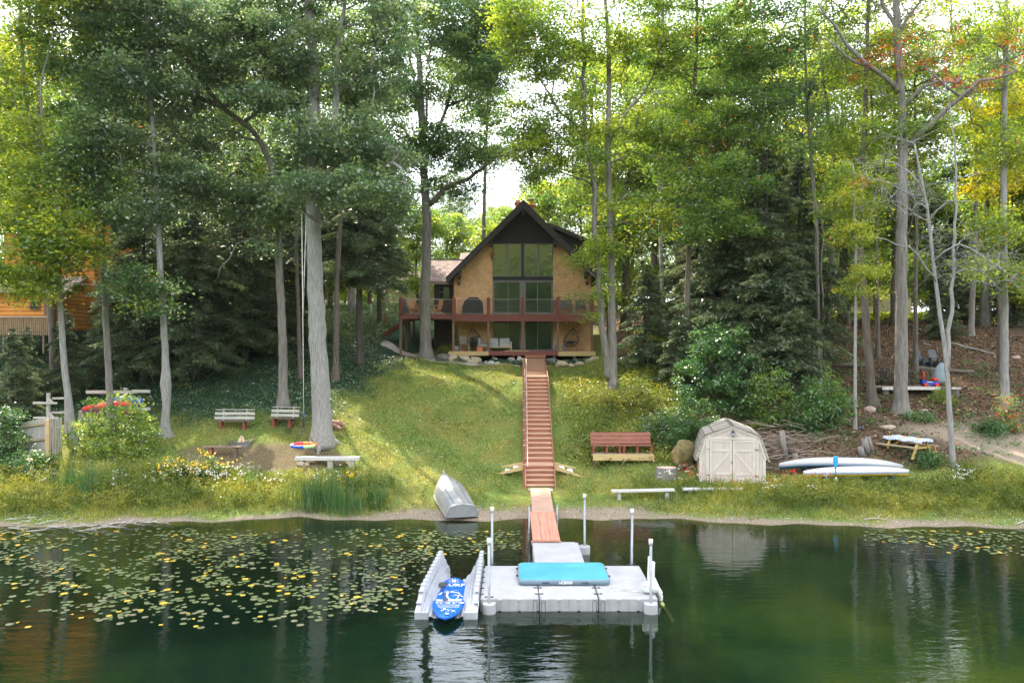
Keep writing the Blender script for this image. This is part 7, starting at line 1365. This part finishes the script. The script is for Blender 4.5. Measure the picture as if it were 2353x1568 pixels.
    q = MB(); q.cyl((0, 0, 0), .09, .16, 12); q.cyl((0, 0, .16), .05, .05, 10); o = solo(q, 'red_bucket', mat('bright_red', (.60, .03, .01), .5), 'small bright red bucket on the far seat of the picnic table', 'bucket'); x, y = b.x + .62, b.y + .05; o.location = (x + .05, y + .15, b.z + .47)
    p = hit(*s8(2125, 655)); q = MB(); q.blob((0, 0, .08), (.12, .08, .08), 2, .2); q.blob((.02, 0, .22), (.05, .04, .12), 2, .1); o = solo(q, 'orange_toy', mat('orange_toy', (.70, .25, .02), .5), 'orange and white toy lying by the picnic table foot', 'toy'); o.location = p
    p = hit(*s8(1183, 345)); q = MB(); q.cyl((0, 0, 0), .06, .20, 10); o = solo(q, 'blue_cup', dkb, 'dark blue cup lost on the slope beside the pale sapling', 'cup'); o.location = p
    # slope platform
    s9 = CV(2380, 930, 6.536); Y = 42.0; U = lambda c, y=Y: X(s9(c, 0)[0], y); V_ = lambda c, y=Y: Z(s9(0, c)[1], y); zt = V_(930); x0, x1 = U(300), U(1600)
    t = thing('slope_platform', 'small wooden platform on log stubs set into the slope', 'platform', ((x0 + x1) / 2, Y, zt - .3)); q = MB(); n = 24
    for k in range(18): q.bb(x0, x1, Y + k * .15, Y + k * .15 + .14, zt - .045, zt)
    q.build('boards', wood('tan_boards', (.20, .14, .09), (.36, .27, .18)), t, world=True); q = MB(); q.bb(U(430), U(1490), Y - .06, Y - .01, zt - .15, zt + .01); q.bb(U(1690), U(1855), Y - .06, Y - .01, zt - .12, zt - .02); q.build('edge_board', mat('white_edge', (.56, .53, .50), .6), t, world=True)
    for c in (520, 1440, 1790): q = MB(); x = U(c); q.tube([(x, Y + .15, gz(x, Y) - .5), (x, Y + .15, zt - .15)], [.19, .17], 12); q.build('log_stub', BARK['brown'], t, world=True)
    q = MB(); q.bb(x0, x1, Y + .2, Y + .3, zt - .2, zt - .05); q.bb(x0, x1, Y + 2.2, Y + 2.3, zt - .2, zt - .05); q.build('bearer', dk, t, world=True)
    ir = mat('dark_iron', (.018, .025, .028), .5); tx, ty = U(690, Y + 1.4), Y + 1.4; t = thing('patio_table', 'dark metal patio table on the slope platform behind the wide trunk', 'table', (tx, ty, zt)); q = MB(); q.box((0, 0, .72), (1.7, .95, .03), bev=.012); q.build('tabletop', ir, t)
    for sx in (-1, 1):
        for sy in (-1, 1): q = MB(); q.tube([(sx * .72, sy * .38, .7), (sx * .60, sy * .30, .35), (sx * .72, sy * .40, 0)], .022, 6); q.build('leg', ir, t)
    for k, (c, yy, rz, lb) in enumerate(((1035, Y + .75, 1.75, 'dark patio chair between the wide trunk and the toy car'), (925, Y + 1.5, 1.6, 'dark patio chair tucked close behind the wide trunk'), (1260, Y + 1.7, 2.3, 'dark patio chair standing behind the toy car'), (375, Y + .6, -1.5, 'low dark patio chair left of the patio table'), (590, Y + .5, .2, 'dark patio chair in front of the patio table'))):
        t = thing('patio_chair', lb, 'chair', (U(c, yy), yy, zt), rz, 'dark patio chairs on the slope platform'); q = MB(); q.box((0, 0, .42), (.48, .46, .02)); 
        for j in range(5): q.box((-.2 + j * .1, 0, .433), (.02, .44, .008))
        q.build('seat', ir, t); q = MB(); q.tube([(-.24, .22, .42), (-.25, .30, .95), (.25, .30, .95), (.24, .22, .42)], .015, 6)
        for j in range(6): q.tube([(-.18 + j * .072, .24, .45), (-.18 + j * .072, .30, .94)], .008, 5)
        for zz in (.6, .75): q.tube([(-.24, .26, zz), (.24, .26, zz)], .010, 5)
        q.build('backrest', ir, t)
        for s in (-1, 1):
            q = MB(); q.tube([(s * .25, .27, .66), (s * .27, -.2, .66), (s * .25, -.24, 0)], .014, 6); q.tube([(s * .24, .22, .42), (s * .24, .30, 0)], .014, 6); q.build('frame', ir, t)
    tx = U(1295, Y + .35); t = thing('toy_car', 'blue ride-on toy car with red wheels and tall red handle', 'toy car', (tx, Y + .35, zt)); q = MB(); q.prism([(-.42, .10), (.42, .08), (.46, .20), (.25, .30), (.05, .22), (-.18, .28), (-.45, .36)], -.16, .16); q.build('body', mat('royal_blue', (.01, .04, .42), .4), t); rd = mat('bright_red', (.60, .03, .01), .5)
    for sx in (-.28, .30):
        for sy in (-1, 1): q = MB(); q.tube([(sx, sy * .16, .10), (sx, sy * .22, .10)], .10, 14); q.build('wheel', rd, t)
    q = MB(); q.box((.26, 0, .36), (.26, .30, .14), bev=.03); q.build('seat', rd, t); q = MB(); q.tube([(-.36, -.10, .3), (-.36, -.10, .80), (-.36, .10, .80), (-.36, .10, .3)], .035, 8); q.box((-.36, 0, .5), (.04, .2, .05)); q.build('handle', rd, t); q = MB(); q.box((-.05, -.163, .24), (.3, .006, .05)); q.build('stripe', mat('white_blade', (.6, .6, .6), .5), t)
    gx = U(1500, Y + .5); t = thing('covered_barbecue', 'kettle barbecue under a pale blue-grey cover on the slope platform', 'grill', (gx, Y + .5, zt)); q = MB(); rg = []
    for z, r, o in ((.20, .44, .04), (.35, .42, .03), (.7, .36, .0), (.95, .29, .02), (1.12, .20, .04), (1.22, .09, .06), (1.24, .02, .06)): rg.append([(o + r * (1 + .05 * math.sin(5 * a + z * 4)) * math.cos(a), r * .8 * (1 + .05 * math.cos(6 * a)) * math.sin(a), z + (.06 * math.sin(3 * a) if z < .3 else 0)) for a in np.linspace(0, 2 * math.pi, 26, endpoint=False)])
    q.loft(rg); q.build('cover', mat('blue_grey_cover', (.22, .28, .31), .7, var=.12, bump=.4, bscale=4), t); q = MB(); q.tube([(-.22, -.12, .3), (-.34, -.2, 0)], .02, 6); q.tube([(.2, -.1, .3), (.26, -.2, 0)], .02, 6); q.build('leg', mat('pale_leg', (.6, .6, .58), .4), t); q = MB(); q.tube([(-.36, -.24, .08), (-.36, -.18, .08)], .08, 12); q.build('wheel', mat('black_rubber', (.02, .02, .02)), t)
    for k, (c, rz, lb) in enumerate(((1160, .45, 'dark blue slatted garden chair on the slope, farther from the forked tree'), (1440, .40, 'dark slatted garden chair on the slope, half behind the forked tree'))):
        b = hit(*s9(c, 585)); t = thing('garden_chair', lb, 'chair', b, rz, 'slatted garden chairs above the platform'); m_ = mat('navy_plastic', (.02, .045, .075), .5) if k == 0 else mat('charcoal_plastic', (.035, .035, .045), .5); q = MB()
        for j in range(6): x = -.26 + j * .104; q.box((x, .33, .70 + .0), (.09, .02, .66 - abs(x) * .55 + .06), M=Matrix.Rotation(-.35, 3, 'X'))
        q.tube([(-.28, .24, .44), (.28, .24, .44)], .02, 6); q.tube([(-.28, .38, .78), (.28, .38, .78)], .018, 6); q.build('backrest', m_, t); q = MB()
        for j in range(5): q.box((0, -.28 + j * .115, .36 - j * .028), (.54, .10, .02))
        q.build('seat', m_, t)
        for s in (-1, 1): q = MB(); q.box((s * .34, -.02, .56), (.12, .70, .025), bev=.01); q.box((s * .33, -.32, .26), (.05, .09, .58)); q.beam((s * .30, -.30, .32), (s * .30, .46, .02), .03, .10); q.box((s * .33, .30, .28), (.04, .06, .56)); q.build('armrest', m_, t)
    # fallen logs and poles
    def logline(name, lb, a, b, r0, r1, m, sag=.0, cat='log', n=7, br=()):
        A = hit(*a); B_ = hit(*b); q = MB(); pts = []
        for i in range(n): f = i / (n - 1); p = A.lerp(B_, f); p.z = max(gz(p.x, p.y) + r0 * .7, A.z * (1 - f) + B_.z * f + r0 * .5); pts.append(p - A + Vector((0, 0, .03 * math.sin(i * 2.1))))
        q.tube(pts, list(np.linspace(r0, r1, n)), 9)
        for f, dx, dy, dz in br: p = pts[int(f * (n - 1))]; q.tube([p, p + Vector((dx, dy, dz)) * .6, p + Vector((dx, dy, dz)) + Vector((0, 0, -.1))], [r1 * .7, r1 * .5, r1 * .3], 6)
        o = solo(q, name, m, lb, cat); o.location = A; return o
    s5 = CV(1890, 600, 2.45); logline('fallen_branch', 'long bare white fallen branch on the upper slope right of the garden chairs', s5(1830, 870), s5(2125, 940), .09, .05, BARK['pale'], br=((.2, .3, -.3, -.1),)); logline('fallen_branch', 'short bare white stick on the slope above the garden chairs', s5(1640, 866), s5(1700, 880), .05, .03, BARK['pale'])
    logline('fallen_log', 'long brown log lying behind the slope platform', s5(1560, 1048), s5(1985, 1068), .14, .11, BARK['brown']); logline('fallen_log', 'mossy log lying left of the curved trunk', s5(940, 1020), s5(1255, 1024), .16, .13, BARK['brown']); logline('fallen_log', 'dark rotting log far up behind the straight slim trunk', s5(1390, 700), s5(1640, 800), .14, .1, BARK['dark']); logline('fallen_branch', 'thin pale stick beside the foot of the forked tree', s5(1855, 1420), s5(1920, 1450), .04, .02, BARK['pale'])
    for k, (cx_, cy_, a, b_) in enumerate(((1285, 1325, .28, .20), (1645, 1325, .22, .08), (2270, 965, .3, .12), (1270, 1130 + 0, .25, .12), (1400, 1440, .42, .14))):
        p = hit(*s5(cx_, cy_)); q = MB(); q.blob((0, 0, b_ * .3), (a, a * .7, b_), 2, .25, .1, 50 + k); o = solo(q, 'slope_rock', mat('pink_rock', (.24, .17, .14), .9, scale=5, col2=(.44, .34, .29), bump=.5), ('squarish pinkish rock below the curved trunk', 'flat pinkish rock right of the wide trunk foot', 'pale rock near the far end of the white fallen branch', 'rock half buried beside the curved trunk foot', 'broad pinkish rock on the dark soil above the picnic table')[k], 'rock', 'rocks on the slope'); o.location = p
    # boat racks and fence at the left
    s10 = CV(0, 1040, 5.229); YA = 37.0; U = lambda c, y: X(s10(c, 0)[0], y); V_ = lambda c, y: Z(s10(0, c)[1], y)
    t = thing('boat_rack', 'empty weathered timber boat rack behind the fence', 'boat rack', (U(705, YA), YA, gz(U(705, YA), YA))); q = MB(); 
    for c, zt_, yy in ((705, 265, YA), (965, 262, YA + .5)): q = MB(); x = U(c, yy); q.bb(x - .07, x + .07, yy - .07, yy + .07, gz(x, yy) - .2, V_(zt_, yy)); q.build('post', gwz, t, world=True)
    for c0, c1, cy_, yy in ((480, 832, 403, YA - .12), (485, 850, 618, YA - .12), (760, 965, 335, YA + .5), (745, 985, 540, YA + .5), (740, 930, 748, YA + .5)): q = MB(); q.bb(U(c0, yy), U(c1, yy), yy - .04, yy + .03, V_(cy_ + 14, yy), V_(cy_ - 14, yy)); q.build('arm', gw, t, world=True)
    for (a, b) in (((715, 335), (790, 410)), ((720, 545), (800, 620)), ((975, 460), (1010, 520))): q = MB(); q.beam((U(a[0], YA), YA - .06, V_(a[1], YA)), (U(b[0], YA), YA - .06, V_(b[1], YA)), .05, .09); q.build('brace', gw, t, world=True)
    YB = 38.4; t = thing('kayak_rack', 'weathered timber kayak rack holding the red kayak', 'boat rack', (U(1820, YB), YB, gz(U(1820, YB), YB))); 
    for c, yy in ((1825, YB), (1175, YB + .2)): q = MB(); x = U(c, yy); q.bb(x - .08, x + .08, yy - .08, yy + .08, gz(x, yy) - .2, V_(185 if c > 1500 else 515, yy)); q.build('post', gwz, t, world=True)
    for c0, c1, cy_ in ((1250, 1990, 245), (1920, 2180, 232), (1270, 2185, 488)): q = MB(); yy = YB - .14 - (.06 if c0 > 1500 else 0); q.bb(U(c0, yy), U(c1, yy), yy - .04, yy + .02, V_(cy_ + 22, yy), V_(cy_ - 22, yy)); q.build('arm', gw, t, world=True)
    rk = mat('red_kayak', (.62, .01, .015), .35, var=.1); a = Vector((U(1560, YB - .4), YB - .42, V_(475, YB - .4))); kayak_thing('red_kayak', 'bright red kayak resting on the timber rack', a, .04, 2.3, .62, .30, rk, mat('maroon_hull', (.20, .015, .02), .4), .02, -.12); a = Vector((U(1640, YB - .4), YB - .45, V_(530, YB - .4))); kayak_thing('maroon_kayak', 'dark maroon kayak beneath the bright red one on the rack', a, .0, 2.9, .55, .15, mat('maroon_hull', (.20, .015, .02), .4), mat('maroon_hull', (.2, .015, .02)), .0)
    a = Vector((U(1850, YB + .3), YB + .2, V_(400, YB + .3))); t2 = kayak_thing('blue_kayak', 'blue kayak on the rack partly hidden by yellow-green leaves', a, .1, 1.5, .6, .34, mat('blue_kayak', (.01, .10, .42), .4), mat('blue_kayak', (.01, .10, .42)), .0, .0)
    YF = 35.0; t = thing('board_fence', 'short weathered board fence panel at the waterside lot corner', 'fence', (U(500, YF), YF, gz(U(500, YF), YF))); q = MB(); n = 15; pts = [(U(305, YF + .3) + (U(672, YF - .1) - U(305, YF + .3)) * i / n, YF + .3 - .4 * i / n) for i in range(n)]
    for i, (x, y) in enumerate(pts): z1 = V_(700 - 90 * i / n, y); q.box((x + .045, y, (z1 + gz(x, y) - .1) / 2), (.088, .02, z1 - gz(x, y) + .1), rz=-.2); q.box((x + .045, y, z1 + .01), (.05, .018, .02), rz=-.2)
    q.build('boards', gwz, t, world=True)
    q = MB(); x = U(745, YF + .1); 
    for k in range(5): q.box((U(722, YF) + k * .06, YF + .02 + k * .1, (V_(640, YF) + gz(x, YF)) / 2), (.02, .088, V_(640, YF) - gz(x, YF)), rz=-.5)
    q.build('corner_boards', gwz, t, world=True)
    for (a, b, zc) in ((760, 690, 0), (985, 910, 1), (1150, 1120, 2)): q = MB(); q.beam((U(300, YF + .24), YF + .24, V_(a, YF)), (U(675, YF - .16), YF - .16, V_(b, YF)), .05, .09); q.build('rail', wood('tan_rail', (.26, .19, .12), (.42, .33, .24)), t, world=True)
    for c, cy_, yy in ((310, 870, YF + .2), (695, 640, YF - .2)): q = MB(); x = U(c, yy); q.bb(x - .09, x + .09, yy - .08, yy + .04, gz(x, yy) - .2, V_(cy_, yy)); q.build('post', wood('yellow_post', (.36, .24, .12), (.50, .37, .22), 'z'), t, world=True)
    # driftwood along the shore
    R = random.Random(77); dw = mat('driftwood', (.28, .25, .22), .9, scale=5, col2=(.52, .48, .43))
    for k in range(16):
        u = (10, 30, 55, 80, 20, 110, 160, 210, 250, 235, 180, 60, 290, 330, 1985, 2330)[k]; v = (1196, 1205, 1192, 1206, 1213, 1210, 1212, 1214, 1206, 1212, 1220, 1222, 1207, 1202, 1195, 1206)[k]; p = hit(u, v, 27.5) if v < 1212 else onplane(u, v, .03); q = MB(); a = R.uniform(-.5, .5); L_ = R.uniform(.6, 1.5); pts = [Vector((math.cos(a) * L_ * f + .05 * math.sin(f * 9), math.sin(a) * L_ * f, .03 + .10 * math.sin(f * 3) * R.random())) for f in np.linspace(0, 1, 6)]
        q.tube(pts, list(np.linspace(.022, .007, 6)), 6)
        for j in (2, 3, 4): e = Vector((R.uniform(-.1, .4), R.uniform(-.2, .3), R.uniform(.02, .2))); q.tube([pts[j], pts[j] + e * .6, pts[j] + e], [.012, .009, .004], 5)
        o = solo(q, 'driftwood', dw, 'bleached driftwood branch stranded at the water edge', 'driftwood', 'driftwood along the shore'); o.location = p
def lilies():
    rr = np.random.default_rng(55); lg = mat('lily_green', (.06, .09, .03), .45, scale=.9, col2=(.15, .175, .065)); ly = mat('lily_yellow', (.42, .27, .02), .5, scale=1.2, col2=(.58, .40, .04)); lb = mat('lily_pale', (.11, .12, .06), .4, scale=1, col2=(.21, .19, .12))
    pts = []
    def try_add(u0, u1, v0, v1, n, dens):
        for _ in range(n):
            u = rr.uniform(u0, u1); v = v0 + (v1 - v0) * rr.uniform() ** 1.0
            if rr.uniform() < dens(u, v):
                Y = CH * F / (v - 784); pts.append((X(u, Y), Y, u))
    cl = lambda u, v: (.5 + .5 * math.sin(u * .023 + math.sin(v * .045) * 2.2) * math.sin(v * .075 + u * .010)) ** 2.6
    edge = lambda u: 1440 - max(0, 560 - u) * .06 - max(0, u - 700) * .25
    try_add(-60, 1000, 1214, 1445, 9000, lambda u, v: (1 if v < edge(u) + 14 * math.sin(u * .03) else 0) * (.09 + 1.25 * cl(u, v)) * min(1, (v - 1212) / 10) * (1 - .55 * max(0, min(1, (v - 1360) / 60))) * (F * CH / (v - 784)) / 28)
    try_add(960, 1200, 1210, 1275, 420, lambda u, v: .75 if v > 1222 - (u - 960) * .02 and v < 1290 - (u - 960) * .12 else 0)
    try_add(1985, 2352, 1216, 1276, 560, lambda u, v: .8 if abs(v - (1225 + (u - 1985) * .075)) < 16 + .03 * (u - 1985) else .04)
    try_add(-60, 700, 1400, 1440, 100, lambda u, v: .3)
    P_ = np.array(pts); keep = []; cell = {}
    for i, (x, y, u) in enumerate(P_):
        r = .042 + .062 * rr.uniform() ** 1.3; k = (int(x / .3), int(y / .3)); ok = True
        for dx in (-1, 0, 1):
            for dy in (-1, 0, 1):
                for j, rj in cell.get((k[0] + dx, k[1] + dy), ()):
                    if (P_[j][0] - x) ** 2 + (P_[j][1] - y) ** 2 < ((r + rj) * .74) ** 2: ok = False
        if x > -2.45 and x < 4 and y < 23.6: ok = False
        if ok: cell.setdefault(k, []).append((i, r)); keep.append((x, y, r))
    keep.sort(key=lambda p: p[1] ** 2 / p[2]); far = keep[300:]; protos = {}
    def pad(r, rot, n=14): return [(0, 0)] + [(r * math.cos(rot + .16 + (6.283 - .32) * i / (n - 1)) , r * math.sin(rot + .16 + (6.283 - .32) * i / (n - 1))) for i in range(n)]
    def mesh_pad(nm, m, r, seed):
        R = random.Random(seed); pp = pad(1, 0); n = len(pp); zc = [0] + [.004 + .05 * R.random() * (1 if R.random() < .3 else .2) for _ in range(n - 1)]
        q = MB(); q.add([(a, b, z) for (a, b), z in zip(pp, zc)] + [(a * .99, b * .99, z - .05) for (a, b), z in zip(pp, zc)], [(0, i, i + 1) for i in range(1, n - 1)] + [(n, n + i + 1, n + i) for i in range(1, n - 1)] + [(i, i + n, i + 1 + n, i + 1) for i in range(1, n - 1)]); me = q.build('lily_pad', m); d = me.data; bpy.data.objects.remove(me); return d
    for key, m in (('g', lg), ('y', ly), ('p', lb)): protos[key] = [mesh_pad(key, m, 1, s) for s in range(3)]
    for i, (x, y, r) in enumerate(keep[:300]):
        k = 'y' if rr.uniform() < .09 else ('p' if rr.uniform() < .25 else 'g'); d = protos[k][i % 3]; o = bpy.data.objects.new('lily_pad', d); COL.objects.link(o); o.location = (x, y, .012); o.scale = (r, r * rr.uniform(.85, 1), r); o.rotation_euler = (0, 0, rr.uniform(0, 6.28))
        tag(o, {'g': 'green lily pad floating on the dark water', 'y': 'yellowed lily pad floating on the dark water', 'p': 'pale brownish green lily pad floating on the dark water'}[k], 'lily pad', {'g': 'green lily pads', 'y': 'yellowed lily pads', 'p': 'pale lily pads'}[k])
    for key, m, lbl in (('g', lg, 'many small green lily pads spread toward the shore'), ('y', ly, 'many small yellowed lily pads spread toward the shore')):
        q = MB()
        for i, (x, y, r) in enumerate(far):
            if ((i * 7919) % 100 < 9) != (key == 'y'): continue
            pp = pad(r, (i * 2.4) % 6.28, 9); n = len(pp); q.add([(x + a, y + b, .010 + (.0 if j == 0 else .006 * ((i + j) % 3))) for j, (a, b) in enumerate(pp)], [(0, j, j + 1) for j in range(1, n - 1)])
        o = q.build('small_lily_pads', m); tag(o, lbl, None, None, 'stuff')
build_light(); build_haze(); build_ground(); build_water()
build_trees()
build_cover(); reeds()
build_house(); build_deck(); on_deck(); neighbours()
build_dock(); build_stairs(); build_boat(); build_bank(); lilies()
